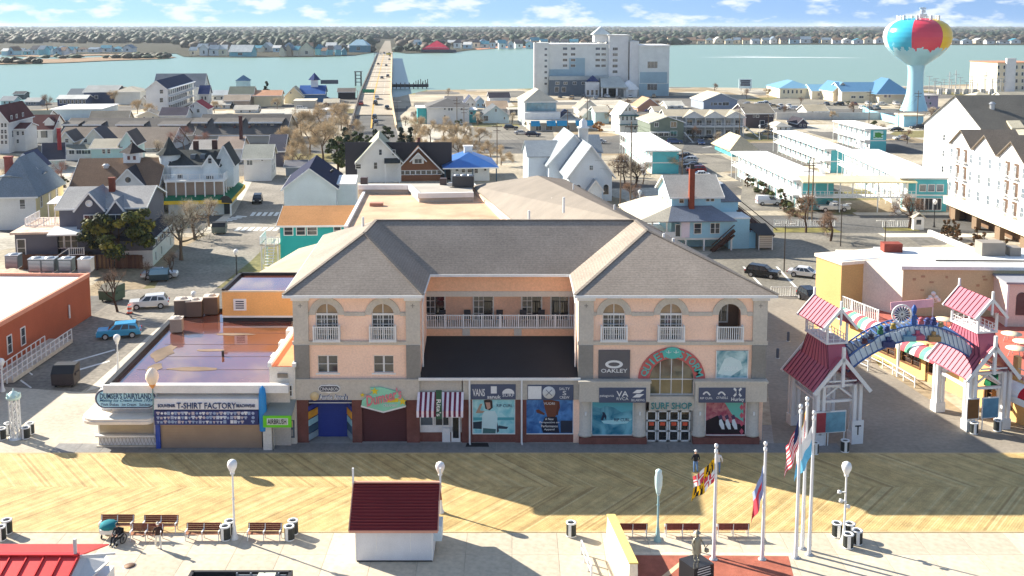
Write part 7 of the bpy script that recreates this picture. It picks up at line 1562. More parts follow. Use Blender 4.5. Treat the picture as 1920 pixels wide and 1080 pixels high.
for i,(px,py,top,lab)in enumerate(((1163,396,294,'tall wooden utility pole right of the church'),(1182,398,228,'tallest utility pole in the middle, in front of the white motel block'),(1057,345,276,'utility pole left of the church'),(1001,325,268,'leaning bare pole in the dry lot left of the church'),(932,312,230,'utility pole in the bare trees beside the blue pyramid roof'),(857,262,182,'pole rising beside the grey hip roof'),(1279,330,282,'pole at the right corner of the white motel block'),(1514,414,300,'pair pole at the left end of the motel walkway'),(1522,414,296,'second pole at the left end of the motel walkway'),(1386,262,196,'pole behind the long motel block'),(1629,232,168,'pole left of the water tower yard'),(1684,246,196,'pole in front of the pump house'),(1719,240,170,'dark pole in front of the water tower'),(666,236,214,'short pole beside the bridge approach'),(1064,262,205,'pole behind the church roof'),(1101,235,180,'pole before the bay hotel'),(870,245,200,'pole among the small houses left'),(1440,262,214,'pole by the low white wall'))):
 PP[px]=pole(lab,px,py,top)
for px,py,top,lab in((1470,509,420,'tall parking light between the black suv and white sedan'),(1576,462,382,'dark parking light by the bare street trees'),(1659,462,414,'parking light at the back of the right lot'),(745,245,190,'light at the bridge approach kerb')):pole(lab,px,py,top,False,mat('metal',S(70,62,56)),True,.09)
wires=thing('power_lines','thin dark power lines strung between the utility poles in the middle','power lines',(0,0,0))
def wire(a,c,dz=0,dx_=0,sag=.9):
 b=MB();a,c=Vector(a)+Vector((dx_,0,dz)),Vector(c)+Vector((dx_,0,dz));n=8
 for i in range(n):f,g=i/n,(i+1)/n;p=a.lerp(c,f);q=a.lerp(c,g);p.z-=sag*4*f*(1-f);q.z-=sag*4*g*(1-g);b.tube(p,q,.02,n=3,caps=False)
 b.build('wire',BLACK,wires)
for a,c in((1163,1182),(1163,1057),(1057,1001),(1182,1279),(1279,1386),(1001,932),(1514,1182),(1629,1684),(1684,1719),(932,857)):
 wire(PP[a],PP[c],-.6,-1.0);wire(PP[a],PP[c],-.6,1.0);wire(PP[a],PP[c],-2.2,0)
# substation by the tower
ss=thing('substation','open lattice electrical substation of pale masts right of the water tower','substation',G(1735,176));s_=ppm(ss.location.y);lat=MB();r=random.Random(8)
for i in range(16):
 x=i*150/s_/16;y=r.uniform(-8,8);h=r.uniform(5,9);lat.bar((x,y,0),(x,y,h),.25);lat.bar((x,y,h*.8),(x+150/s_/16,y,h*.8),.2);lat.bar((x-1.5,y,h),(x+1.5,y,h),.2)
lat.build('lattice',mat('metal',(.5,.5,.48)),ss);b=MB()
for i in range(7):x=(20+i*16)/s_;b.box(x,x+2,-3,-1,0,2.6)
b.build('transformer',mat('paint',S(190,186,178)),ss);b=MB()
for x,h in((44,41),(56,44),(84,33),(112,42)):b.tube((x/s_,0,0),(x/s_,0,h/s_*1.0),.22,n=6);b.bar((x/s_-1.6,0,h/s_-2),(x/s_+1.6,0,h/s_-2),.2)
b.build('mast',mat('metal',(.62,.62,.6)),ss)
# ================================================================ TREES OF THE TOWN
n_=0
r=random.Random(17)
for px,py,h,v in((566,262,44,0),(590,250,40,1),(612,262,48,2),(640,246,42,0),(580,290,50,1),(606,300,56,0),(632,290,50,2),(560,320,46,1),(548,300,40,2),(650,262,40,1),(540,280,34,0)):n_+=1;btree(v,px,py,h*1.5,'bare tan tree, %s in the thicket left of the bridge road'%ORD[n_-1],'bare trees left of the bridge road')
for px,py,h,v in((786,258,40,0),(808,268,44,1),(830,262,40,2),(850,276,44,0),(800,292,48,2),(826,298,46,1),(858,300,46,0),(884,290,40,1),(776,280,44,2),(900,274,36,0),(920,300,38,1),(940,310,36,2),(868,266,34,2)):n_+=1;btree(v,px,py,h*1.15,'bare tan tree, %s in the thicket right of the bridge road'%ORD[n_-12],'bare trees right of the bridge road')
btree(5,340,488,118,'large pale leafless tree beside the slate house wall');btree(5,366,450,92,'pale leafless tree in front of the yellow shop awning');btree(5,392,425,66,'smaller pale leafless tree right of the shop awning tree');btree(7,222,585,88,'thin bare sapling beside the dark green dumpster');btree(7,272,526,40,'low bare shrub under the slate house fence',name='bare_shrub');btree(7,326,520,54,'thin bare tree on the pavement by the white house base')
btree(6,255,345,60,'reddish bare tree left of the large brown roof')
for k,(px,py,h)in enumerate(((120,352,56),(150,362,52),(345,282,50),(380,290,48))):btree(6,px,py,h,'reddish bare tree '+('behind the pale yellow house','beside the small blue house','behind the turret','between the turret and slate row')[k])
for k,(px,py,h)in enumerate(((215,196,26),(235,192,28),(258,214,26),(278,220,26),(90,208,30))):btree(3 if k==4 else 0,px,py,h*1.2,('tan bush like bare tree at the marina, left','tan bush like bare tree at the marina, right','tan bare tree left of the hotel front','tan bare tree under the hotel gable','grey bare tree before the pale warehouse')[k])
btree(3,1510,436,84,'bare street tree by the white lot fence');btree(4,1558,452,72,'smaller bare street tree right of it in the lot verge');btree(4,1705,428,80,'bare street tree beside the white booth')
for k,(px,py,h)in enumerate(((1172,345,66),(1192,350,60),(1182,392,62),(1160,330,48),(1205,345,48))):btree((3,4,3,4,3)[k],px,py,h,'brown bare tree right of the church, '+('tallest','beside the pale blue house','nearest, behind the poles','behind the church','before the white motel end')[k])
for k,(px,py,h)in enumerate(((1258,325,38),(1050,330,40),(1030,345,40),(1010,330,34),(1140,214,22),(1230,208,24),(1178,202,22))):btree((0,3,0,1,4,3,4)[k],px,py,h,('pale bare tree in front of the turquoise motel end','bare tree against the church side wall','tan bare tree left of the church','small tan bare tree in the dry lot','dark bare tree by the aqua block','bare tree behind the olive house','bare tree above the victorian roof')[k])
ltree('cedar',226,503,112,'broad olive green cedar standing before the slate house',wide=1.05)
for k,(px,py,h,kd)in enumerate(((634,322,70,'pine'),(652,312,62,'dark'),(668,300,56,'pine'),(648,290,54,'dark'),(704,286,46,'dark'),(724,280,46,'pine'),(752,284,48,'dark'),(770,282,46,'dark'),(690,292,40,'pine'))):ltree(kd,px,py,h,'dark evergreen '+('nearest the navy roof','left of the sage roof, upright','touching the sage roof','at the back of the left clump','rising left of the sage ridge','rising above the sage ridge','right of the sage ridge','above the brown cottage','between the two evergreen clumps')[k],'evergreens by the bridge road')
ltree('dark',500,181,30,'dark spreading pine beside the salmon roofed building');ltree('pine',1620,186,14,'round green shrub at the water tower foot',name='shrub',cat='shrub');ltree('bush',1474,182,11,'green shrub before the cream wing',name='shrub',cat='shrub')
ltree('rust',1123,246,18,'rust brown shrub right of the turquoise awnings',name='shrub',cat='shrub')
for k in range(6):ltree('bush' if k%2 else 'cypress',1402+k*17,350+k*11,26+k*2,'olive hedge shrub along the white motel wall, '+('farthest','second','third','fourth','fifth','nearest')[k],'hedge shrubs','shrub','shrub',wide=1.25)
for k,(px,py,h)in enumerate(((1771,446,36),(1787,452,44),(1830,470,48),(1844,476,44),(1871,484,36),(1884,490,46),(1776,448,40),(1794,456,40))):ltree('cypress',px,py,h,'rust green upright conifer at the apartment foot, '+('first from the left','second from the left','left of the middle pair','right of the middle pair','left of the near pair','nearest','behind the first','behind the second')[k],'conifers by the apartments','conifer')
r=random.Random(77);TL=[(20,345),(62,348),(108,262),(300,300),(420,300),(455,262),(402,212),(520,205),(610,206),(632,222),(760,236),(778,226),(895,236),(960,232),(1085,236),(1150,232),(1210,246),(1300,262),(1345,268),(1470,222),(1500,200),(1560,226),(1600,212),(1650,262),(1700,270),(1745,225),(1400,186),(1440,184),(1340,170),(840,180)]
for k,(px,py)in enumerate(TL):btree(r.choice((0,1,3,4,5,7)),px,py,r.uniform(14,22)*(1+(py-180)/110),'small bare yard tree at the town lots, %s'%('left part, '+OW[k]if k<10 else 'middle part, '+OW[k-10]if k<19 else 'right part, '+OW[k-19]),'small yard trees')
for k,(px,py)in enumerate(((34,350),(118,350),(540,226),(560,204),(900,232),(1040,228),(1216,268),(1290,256),(1400,246),(1456,244),(1520,222),(1590,196),(1640,240),(990,240),(860,236))):ltree('bush',px,py,r.uniform(6,10)*(1+(py-180)/110),'dark green yard shrub, %s from the left in the town'%OW[k],'yard shrubs','shrub','shrub',wide=1.3)
p,q=G(1742,440),G(1885,500);t=thing('lot_wall','low white wall between the right lot and the apartment planting','wall',p);b=MB();b.bar((0,0,.35),(q.x-p.x,q.y-p.y,.35),.5,.9);b.build('wall',mat('stucco',(.78,.76,.72)),t)
for p0,p1,py in((1452,1565,425),(1655,1712,426)):p,q=G(p0,py),G(p1,py);t=thing('picket_fence','white picket fence along the avenue '+('left of the bare street trees' if p0<1500 else 'beside the white booth'),'fence',p);balustrade(t,[(0,0,0),(q.x-p.x,0,0)],1.1,None,.3)
t=thing('booth','small white booth with pale peaked roof by the avenue','booth',G(1713,431));b=MB();b.box(0,1.7,0,1.7,0,2.2);b.build('wall',WHITE,t);roofmesh(1.7,1.7,0,.7,'gy',.2).build('roof',mat('shingle',S(206,198,180)),t,(0,0,2.2));b=MB();b.box(.4,1.2,-.03,0,.9,1.7);b.build('window',GLASS,t)
p,q=G(1446,556),G(1545,548);t=thing('picket_fence','white picket fence at the back of the walk behind the arch','fence',p);balustrade(t,[(0,0,0),(q.x-p.x,0,0)],1.2,None,.3)
# ================================================================ RIGHT SIDE: RESTAURANT, ARCH
YW_=mat('stucco',S(238,196,130,.9),'yellow_stucco');BG_=mat('stucco',S(216,200,160,.85),'beige_stucco')
w0,w1=G(1560,634),G(1920,799);d_=(w1-w0);ang=math.atan2(d_.y,d_.x)
rs=thing('restaurant','yellow walled boardwalk restaurant with arched windows and roof terrace','restaurant',w0,ang);Lw=d_.length+6;TH=3.7
b=MB();ops=[]
def along(px,py):p=G(px,py);v=Vector((p.x-w0.x,p.y-w0.y));return v.dot(Vector((math.cos(ang),math.sin(ang))))
aw=[(along(1664,679),1.5,2),(along(1708,700),1.5,2),(along(1757,722),1.3,1),(along(1868,776),1.6,1)]
for x,hw,_ in aw:ops.append((x-hw,x+hw,.9,1.5,True))
wall_open(b,0,Lw,0,TH,ops,-.0,.4);b.build('wall',YW_,rs)
for x,hw,_ in aw:
 P=[(x-hw,.9),(x+hw,.9)]+[(x+hw*math.cos(R(a)),1.5+hw*math.sin(R(a)))for a in range(0,181,12)]
 g=MB();g.poly([(u,.3,v)for u,v in P]);o=g.build('arched_window',mat('glass',S(60,44,40),'brown_glass'),rs);g=MB()
 for i in range(2,len(P)-1):g.bar((P[i][0],.02,P[i][1]),(P[i+1][0],.02,P[i+1][1]),.14)
 g.bar((P[0][0],.02,.9),(P[1][0],.02,.9),.14);g.bar((x-hw,.02,.9),(x-hw,.02,1.5),.14);g.bar((x+hw,.02,.9),(x+hw,.02,1.5),.14);g.bar((x,.24,.9),(x,.24,1.5+hw),.08);g.bar((x-hw,.24,1.5),(x+hw,.24,1.5),.08);g.build('window_frame',mat('wood',S(120,84,60)),o)
b=MB();b.box(0,Lw,.4,24,TH-.3,TH);b.build('terrace',mat('concrete',S(186,108,94),'pink_terrace'),rs);b=MB();b.box(0,Lw,.4,24,0,TH-.31);b.build('body',YW_,rs)
# striped rolled awnings along the wall top
AC_=[mat('cloth',S(246,244,240)),mat('cloth',S(214,90,100),'red_awning'),mat('cloth',S(110,196,150),'green_awning')]
def awning(x0,x1,seq,zt):
 n=len(seq)
 for k,c in enumerate(seq):
  a,e=x0+(x1-x0)*k/n,x0+(x1-x0)*(k+1)/n;b=MB()
  pf=[(.0,zt)]+[(-1.15*math.sin(R(t_)),zt-1.0+1.0*math.cos(R(t_)))for t_ in range(15,91,15)]+[(-1.13,zt-1.0)]+[(-1.1*math.sin(R(t_)),zt-1.04+.98*math.cos(R(t_)))for t_ in range(75,0,-15)]+[(0,zt-.06)]
  b.prx(pf,a,e);b.build('awning',AC_[c],rs)
awning(along(1578,642),along(1655,676),[2,0,1,2,0,1,2,0,1,0],3.9);awning(along(1680,687),along(1782,733),[0,2,0,1,2,0,1,2,0,1,0],3.5)
AC_[1]=mat('cloth',S(200,30,50),'deep_red_awning');AC_[2]=mat('cloth',S(10,92,56),'deep_green_awning');awning(along(1860,772),Lw,[2,0,1,2,2],3.6)
b=MB();b.box(along(1885,783),Lw,-1.3,-1.2,2.2,2.75);sgb=b.build('sign_panel',WHITE,rs)
b=MB()
for x in(along(1882,782),along(1900,790)):b.box(x,x+.3,-1.5,-1.2,0,2.6)
b.bar((along(1884,782),-1.35,1.3),(along(1900,790),-1.35,2.4),.15);b.build('timber_post',mat('wood',S(176,116,58)),rs)
balustrade(rs,[(along(1640,671),.2,TH),(along(1600,652)-3,.2,TH)],1.3,None,.3);railing(rs,[(along(1850,767),.2,TH),(Lw,.2,TH)],1.0,None,1.2)
b=MB();b.box(along(1892,786),along(1900,790),.1,.5,TH,TH+2.0);b.build('pier',YW_,rs)
# tall block and upper storey
b=MB();b.box(-3.4,1.2,.02,9,0,8.4);b.build('tower_wall',mat('stucco',S(224,184,122,.85),'orange_stucco'),rs)
b=MB();b.box(-3.6,1.4,-.12,9.2,8.4,8.75);b.build('coping',mat('stucco',S(240,226,206)),rs);b=MB();b.box(-3.2,1.0,.3,8.8,8.76,8.8);b.build('roof',mat('membrane',S(190,196,206)),rs)
for k in range(2):
 b=MB();b.box(1.22+k*0,1.3,3.0+k*1.3,3.5+k*1.3,TH+1.6,TH+3.2);b.build('window',GLASS,rs)
pu=[G(1652,560,TH),G(1690,592,TH)]
up=thing('restaurant_upper','beige upper storey with flat white roof and small stains above the terrace','building',(pu[1].x,pu[1].y,TH),R(-2));
b=MB();b.box(0,40,0,9.5,0,5.0);b.build('wall',BG_,up);b=MB();b.box(-.3,40,-.3,9.5,5.0,5.35);b.build('roof',WHITEM,up);b=MB();b.add([(0,.0,0),(0,9.5,0),(-4.5,9.5,0),(-4.5,6,0),(0,0,5.0),(0,9.5,5.0),(-4.5,9.5,5.0),(-4.5,6,5.0)],[(0,3,7,4),(3,2,6,7),(4,7,6,5)]);b.build('side_wall',mat('stucco',S(238,228,214)),up)
r=random.Random(6)
for k in range(9):x,z=1+r.uniform(0,9),r.uniform(2.2,4.6);b=MB();b.box(x,x+r.uniform(.15,.5),-.03,-.003,z,z+r.uniform(.15,.3));b.build('wall_patch',mat('paint',S(170,140,110)),up)
b=MB();b.box(-.0,2.0,6.5,8,5.35,6.3);b.build('brick_flue',mat('brick',S(140,70,58)),up);b=MB();b.box(10,12.5,5,7,5.35,6.8);b.box(13,14.2,5,6.5,5.35,6.3);b.build('roof_unit',UG,up);b=MB();b.bar((4,2,5.5),(20,2,5.5),.15);b.build('pipe',mat('metal',S(90,84,78)),up)
p=G(1885,612,TH);kk=thing('terrace_kiosk','small pale kiosk with arched window on the pink terrace','kiosk',p,R(-4));b=MB();b.box(0,6,0,5,0,4.4);b.build('wall',mat('stucco',S(226,208,190)),kk);b=MB();b.box(-.2,6,-.2,5.2,4.4,4.6);b.build('roof',mat('membrane',S(150,150,156)),kk)
b=MB();P=[(.9+0,1.2),(2.0,1.2),(2.0,3.0)]+[(1.45+.55*math.cos(R(a)),3.0+.55*math.sin(R(a)))for a in range(15,166,15)]+[(.9,3.0)];b.pry(P,-.04,.02);b.build('arched_window',GLASS,kk);b=MB();b.box(-.05,.15,-.1,.1,0,4.4);b.box(2.6,2.8,-.1,.1,0,4.4);b.build('pilaster',WHITE,kk)
# terrace furniture
CH=mat('paint',S(215,215,220),'white_plastic')
def chair_meshes():
 s=MB();s.box(-.25,.25,-.25,.25,.42,.47);bk=MB();bk.slab([(-.26,.22,1.0),(.26,.22,1.0),(.26,.27,1.0),(-.26,.27,1.0)],.55);lg=MB()
 for x in(-.24,.2):
  for y in(-.24,.2):lg.box(x,x+.05,y,y+.05,0,.45)
 ar=MB();ar.box(-.28,-.23,-.22,.24,.62,.66);ar.box(.23,.28,-.22,.24,.62,.66);return[('seat',s.mesh('seat',CH)),('backrest',bk.mesh('backrest',CH)),('leg_frame',lg.mesh('leg_frame',CH)),('armrest',ar.mesh('armrest',CH))]
CM_=chair_meshes()
for k,(px,py)in enumerate(((1716,577),(1729,579),(1762,577),(1776,578),(1741,582),(1789,574))):
 for j in range(3):
  p=G(px,py,TH);c_=thing('stacking_chair','white plastic chair %s of the %s stack along the beige terrace wall'%(('at the bottom','in the middle','on top')[j],('first','second','fourth','fifth','third','last')[k]),'chair',(p.x,p.y,TH+j*.32),R(180+8*k),'stacked terrace chairs');c_.scale=(1.35,)*3
  for nm,me in CM_:inst(me,nm,c_)
for k,(px,py,lab)in enumerate(((1905,668,'nearer of two on the pink floor'),(1896,640,'farther of two on the pink floor'),(1770,612,'small, behind the arch'),(1918,655,'cut by the picture edge'))):
 p=G(px,py,TH);t=thing('terrace_table','round pale table on the terrace, '+lab,'table',p,0,'terrace tables');b=MB();b.lathe([(0,.74),(.95,.74),(.95,.78),(0,.79)],20);b.build('table_top',mat('paint',S(246,226,190)),t);b=MB()
 for a in range(4):b.bar((.5*math.cos(a*1.57),.5*math.sin(a*1.57),.74),(.75*math.cos(a*1.57),.75*math.sin(a*1.57),0),.05)
 b.build('leg',STEEL,t)
for px,py in((1748,596),):
 p=G(px,py,TH);t=thing('globe_light','post with a cluster of white globes on the terrace behind the arch','lamp',p);b=MB();b.tube((0,0,0),(0,0,2.2),.07);b.build('post',WHITE,t);b=MB()
 for x,z in((-.55,1.9),(.55,1.9),(-.3,2.2),(.3,2.2),(0,2.6)):b.lathe([(0,z-.25),(.2,z-.15),(.26,z),(.2,z+.15),(0,z+.25)],10,(x,0,0));b.tube((0,0,1.6),(x,0,z-.2),.03)
 b.build('globe',mat('paint',(.8,.8,.78)),t)
p=G(1765,578,TH);t=thing('tarp','blue tarpaulin heap below the stacked chairs','tarpaulin',(p.x,p.y-1.6,TH));b=MB();b.lathe([(1.2,0),(1.0,.3),(.5,.45),(0,.5)],9);b.build('sheet',mat('cloth',S(50,60,150)),t);t.scale=(1.4,.7,1)
# ---------------------------------------------------------------- the arch
MROOF=mat('paint',S(178,92,110),'maroon_metal_roof',rough=.5);MRD=mat('paint',S(96,34,58),'seam_red');AW=mat('paint',(.78,.78,.77),'arch_white')
def arch_tower(label,p,rz):
 t=thing('arch_tower',label,'tower',p,rz);W,D,H=3.2,4.6,5.0;o=.75
 for x,y in((.0,0),(W,0),(0,D),(W,D)):
  b=MB();b.box(x-.38,x-.12,y-.38,y-.12,0,H);b.box(x+.12,x+.38,y-.38,y-.12,0,H);b.box(x-.38,x-.12,y+.12,y+.38,0,H);b.box(x+.12,x+.38,y+.12,y+.38,0,H);b.box(x-.45,x+.45,y-.45,y+.45,0,.9);b.build('post',AW,t)
 b=MB()
 for y in(0,D):b.box(0,W,y-.12,y+.12,H-1.5,H-1.3);b.box(0,W,y-.15,y+.15,H-.2,H);b.bar((0,y,H-1.4),(W/2,y,H-.2),.14);b.bar((W,y,H-1.4),(W/2,y,H-.2),.14)
 for x in(0,W):b.box(x-.12,x+.12,0,D,H-1.5,H-1.3);b.box(x-.15,x+.15,0,D,H-.2,H)
 b.build('beam',AW,t)
 zr=H+2.3;b=MB()
 for s in(-1,1):
  e=(W/2+s*(W/2+o));m_=W/2+s*1.0;za,zb_=H-.35,H+1.35
  b.slab([(e,-o,za),(e,D+o,za),(m_,D+o-.3,zb_),(m_,-o+.3,zb_)],.08);b.slab([(m_,-.2,zb_),(m_,D+.2,zb_),(W/2+s*.75,D-.4,zr+.9),(W/2+s*.75,.6,zr+.9)],.08)
  b.slab([(m_,-o+.3,zb_),(m_,D+o-.3,zb_),(W/2,D+o-.3,zr),(W/2,-o+.3,zr)],.08)
 b.slab([(W/2-1,-.2,zb_),(W/2+1,-.2,zb_),(W/2+.75,.6,zr+.9),(W/2-.75,.6,zr+.9)],.08);b.build('roof',MROOF,t)
 for s in(-1,1):
  e=(W/2+s*(W/2+o));m_=W/2+s*1.0;n=11
  for k in range(n):
   y=-o+.1+(D+2*o-.2)*k/(n-1);yy=max(-o+.3,min(D+o-.3,y));b=MB();b.bar((e,y,H-.32),(m_,yy,H+1.38),.06,.06);u=.6+(D-1.0)*k/(n-1);b.bar((m_,max(-.2,min(D+.2,y)),H+1.38),(W/2+s*.75,u,zr+.93),.05,.06);b.build('roof_seam',MRD,t)
 b=MB()
 for y in(-o-.06,D+o+.06):
  for s in(-1,1):b.bar((W/2+s*(W/2+o+.1),y,H-.5),(W/2,y,zr+.05),.12,.3)
 b.box(W/2-.12,W/2+.12,-o-.12,-o+.1,H,zr+1.0);b.bar((W/2-1.2,-o,H+.5),(W/2+1.2,-o,H+.5),.1);b.build('gable_board',AW,t)
 zp=zr+.9;b=MB();b.box(W/2-.95,W/2+.95,.4,D-.2,zp,zp+.15);b.build('lantern_floor',AW,t)
 for x in(W/2-.85,W/2+.85):
  for y in(.5,D-.35):b=MB();b.box(x-.09,x+.09,y-.09,y+.09,zp,zp+1.7);b.build('lantern_post',AW,t)
 railing(t,[(W/2-.85,.5,zp+.1),(W/2+.85,.5,zp+.1),(W/2+.85,D-.35,zp+.1),(W/2-.85,D-.35,zp+.1),(W/2-.85,.5,zp+.1)],.6,AW,.5,thin=.025)
 ze,zt=zp+1.7,zp+3.0;b=MB()
 for s in(-1,1):b.slab([(W/2+s*1.4,.0,ze-.25),(W/2+s*1.4,D+.1,ze-.25),(W/2,D+.1,zt),(W/2,0,zt)],.08)
 b.build('lantern_roof',MROOF,t)
 for s in(-1,1):
  for k in range(9):y=.05+(D-.0)*k/8;b=MB();b.bar((W/2+s*1.4,y,ze-.22),(W/2,y,zt+.03),.05,.06);b.build('roof_seam',MRD,t)
 b=MB()
 for y in(-.06,D+.14):
  for s in(-1,1):b.bar((W/2+s*1.5,y,ze-.35),(W/2,y,zt+.02),.1,.22)
  b.box(W/2-.08,W/2+.08,y-.08,y+.08,ze,zt+.7)
 b.build('finial_board',AW,t);return t
pT1,pT2=G(1533,833),G(1815,806)
at1=arch_tower('white timber arch tower with maroon roof and lantern, standing in shade',pT1,R(10));at2=arch_tower('white timber arch tower with pink sunlit roof beside the restaurant',pT2,R(10))
for lab,base,rz,P in(('lifeguard rules sign board with red and white print between the shaded tower posts',at1,10,((-.2,.55,S(160,60,70)),)),('pale blue framed picture board between the shaded tower posts',at1,10,((.9,.85,S(110,160,180)),)),('brown framed picture board between the sunlit tower posts',at2,10,((-.3,.5,S(120,80,40)),)),('blue picture board on easel under the sunlit tower',at2,10,((1.3,.7,S(90,140,170)),))):
 for x,hw,c in P:
  q=base.matrix_basis@Vector((x+.3,-.5,1.2));t=thing('notice_board',lab,'sign board',q,R(rz));b=MB();b.box(-hw-.07,hw+.07,-.05,.05,-.07,1.75);b.build('frame',WHITE,t);b=MB();b.box(-hw,hw,-.08,-.05,0,1.65);b.build('panel',mat('paint',c,vary=.5),t);b=MB();b.box(-hw,-hw+.07,-.03,.03,-1.2,0);b.box(hw-.07,hw,-.03,.03,-1.2,0);b.build('leg',WHITE,t)
q=at1.matrix_basis@Vector((3.2,-.48,0));t=thing('letter_sign','white post board with a dark letter T on the right shaded tower post','sign',q,R(10));b=MB();b.box(-.5,.5,-.06,0,0,2.0);b.build('panel',AW,t);text('T',t,(0,-.08,1.2),.5,.8,BLACK)
# track between the towers
ap=thing('arch_track','blue roller coaster track arch with white wave panels and fairground figures','arch',(pT1+pT2)/2+Vector((1.6,2.2,0)));X0=-(pT2.x-pT1.x)/2+1.0;X1=-X0
BLU=mat('paint',S(70,104,160),'track_blue');WP=mat('paint',S(206,220,226),'wave_white');LBP=mat('paint',S(150,200,226))
def tr(u,lvl,y):
 x=X0+(X1-X0)*u;s=1-(2*u-1)**2;yl=(pT1.y-pT2.y)*.5*(1-2*u);return Vector((x,y+yl,7.0+s*2.2+lvl))
NU=26
for y in(-1.1,1.1):
 for lvl,rr in((0,.075),(-1.25,.075)):
  b=MB()
  for k in range(NU):b.tube(tr(k/NU,lvl,y),tr((k+1)/NU,lvl,y),rr,n=6,caps=False)
  b.build('rail',BLU,ap)
 b=MB()
 for k in range(NU):
  a,c=tr(k/NU,0,y+.04),tr((k+1)/NU,0,y+.04);f0=.62+.45*math.sin(k*1.15);f1=.62+.45*math.sin((k+1)*1.15);e,g=tr(k/NU,-1.2,y+.04),tr((k+1)/NU,-1.2,y+.04)
  a.z+=-.1-.25*(1-f0);c.z+=-.1-.25*(1-f1);P=[a,c,g,e];b.add([tuple(v)for v in P]+[(v.x,v.y+.04,v.z)for v in P],[(0,1,2,3),(7,6,5,4),(0,4,5,1),(2,6,7,3)])
 b.build('wave_panel',WP,ap)
b=MB()
for k in range(0,NU+1):
 b.bar(tr(k/NU,0,-1.1),tr(k/NU,0,1.1),.08);b.bar(tr(k/NU,-1.25,-1.1),tr(k/NU,-1.25,1.1),.08)
 for y in(-1.1,1.1):b.bar(tr(k/NU,0,y),tr(min(1,(k+1)/NU),-1.25,y),.035)
o=b.build('tie',BLU,ap);o['kind']='stuff'
def fw(u,y):
 c=tr(u,1.15,y);b=MB();n=16;rr=.8
 for k in range(n):a,e=2*math.pi*k/n,2*math.pi*(k+1)/n;b.bar(c+Vector((rr*math.cos(a),0,rr*math.sin(a))),c+Vector((rr*math.cos(e),0,rr*math.sin(e))),.1);b.bar(c,c+Vector((rr*math.cos(a),0,rr*math.sin(a))),.05)
 b.build('ferris_wheel',WHITE,ap);b=MB();b.lathe([(0,0),(.6,0),(.6,.05),(0,.06)],14);o=b.build('wheel_disc',mat('paint',S(50,54,100)),ap,tuple(c+Vector((0,.12,0))));o.rotation_euler=(R(90),0,0)
fw(.40,-1.2)
fig=[(.12,S(90,50,60),.4),(.17,S(60,56,80),.4),(.24,S(40,100,70),.6),(.29,S(40,56,110),.4),(.5,S(46,84,150),1.4),(.56,S(170,90,100),.5),(.61,S(60,60,110),.5),(.66,S(46,56,110),.6),(.72,S(150,140,100),.4),(.34,S(150,130,60),.4)]
for u,c,h in fig:
 b=MB();q=tr(u,.1,-1.1);b.box(q.x-.22,q.x+.22,q.y-.1,q.y+.1,q.z,q.z+h*.55);b.lathe([(.02,0),(.2,h*.3),(.24,h*.5),(.1,h*.7),(0,h*.75)],8,(q.x,q.y,q.z+h*.45));b.build('figure',mat('paint',c),ap)
for u,c in((.3,S(50,60,110)),(.46,S(120,160,180)),(.53,S(186,90,116)),(.66,S(176,140,90))):
 q=tr(u,-1.2,-1.25);b=MB();b.box(q.x-.5,q.x+.5,q.y-.35,q.y+.35,q.z,q.z+.45);b.box(q.x-.15,q.x+.15,q.y-.12,q.y+.12,q.z+.45,q.z+.8);b.build('coaster_car',mat('paint',c),ap)
b=MB();q=tr(.55,1.3,.8);b.bar((q.x-1.8,q.y,q.z-.2),(q.x+1.8,q.y,q.z+.1),.06,.7);b.build('banner',mat('cloth',S(236,176,180)),ap)
for px,py,lab in((1458,672,'grey bollard near the building corner'),(1612,676,'grey bollard by the yellow wall, left'),(1632,662,'grey bollard by the yellow wall, right'),(1478,640,'slim grey bollard at the back of the walk')):t=thing('bollard',lab,'bollard',G(px,py));b=MB();b.lathe([(.16,0),(.16,.95),(.12,1.05),(0,1.08)],10);b.build('post',mat('paint',S(86,92,104)),t);b=MB();b.lathe([(.22,0),(.22,.06),(.16,.08)],10);b.build('base',STEEL,t)
p,q,q2=G(1610,668),G(1655,690),G(1735,727);t=thing('queue_rail','white metal queue rail along the yellow restaurant wall','railing',p);railing(t,[(0,0,0),(q.x-p.x,q.y-p.y,0),(q2.x-p.x-1,q2.y-p.y,0)],1.0,None,1.6);railing(t,[(-2,-1,0),(q.x-p.x-1.8,q.y-p.y-1,0)],1.0,None,1.6)
for px,py,top,lab in((1683,706,590,'white post with camera in front of the arched windows'),(1574,655,580,'thin white pole in front of the orange wall')):p=G(px,py);t=thing('post',lab,'post',p);h=zat(p.y,top);b=MB();b.tube((0,0,0),(0,0,h),.14 if px>1600 else.06);b.build('pole',WHITE,t);b=MB();b.box(-.3,.3,-.1,.1,h-.6,h-.4);b.build('bracket',WHITE,t)
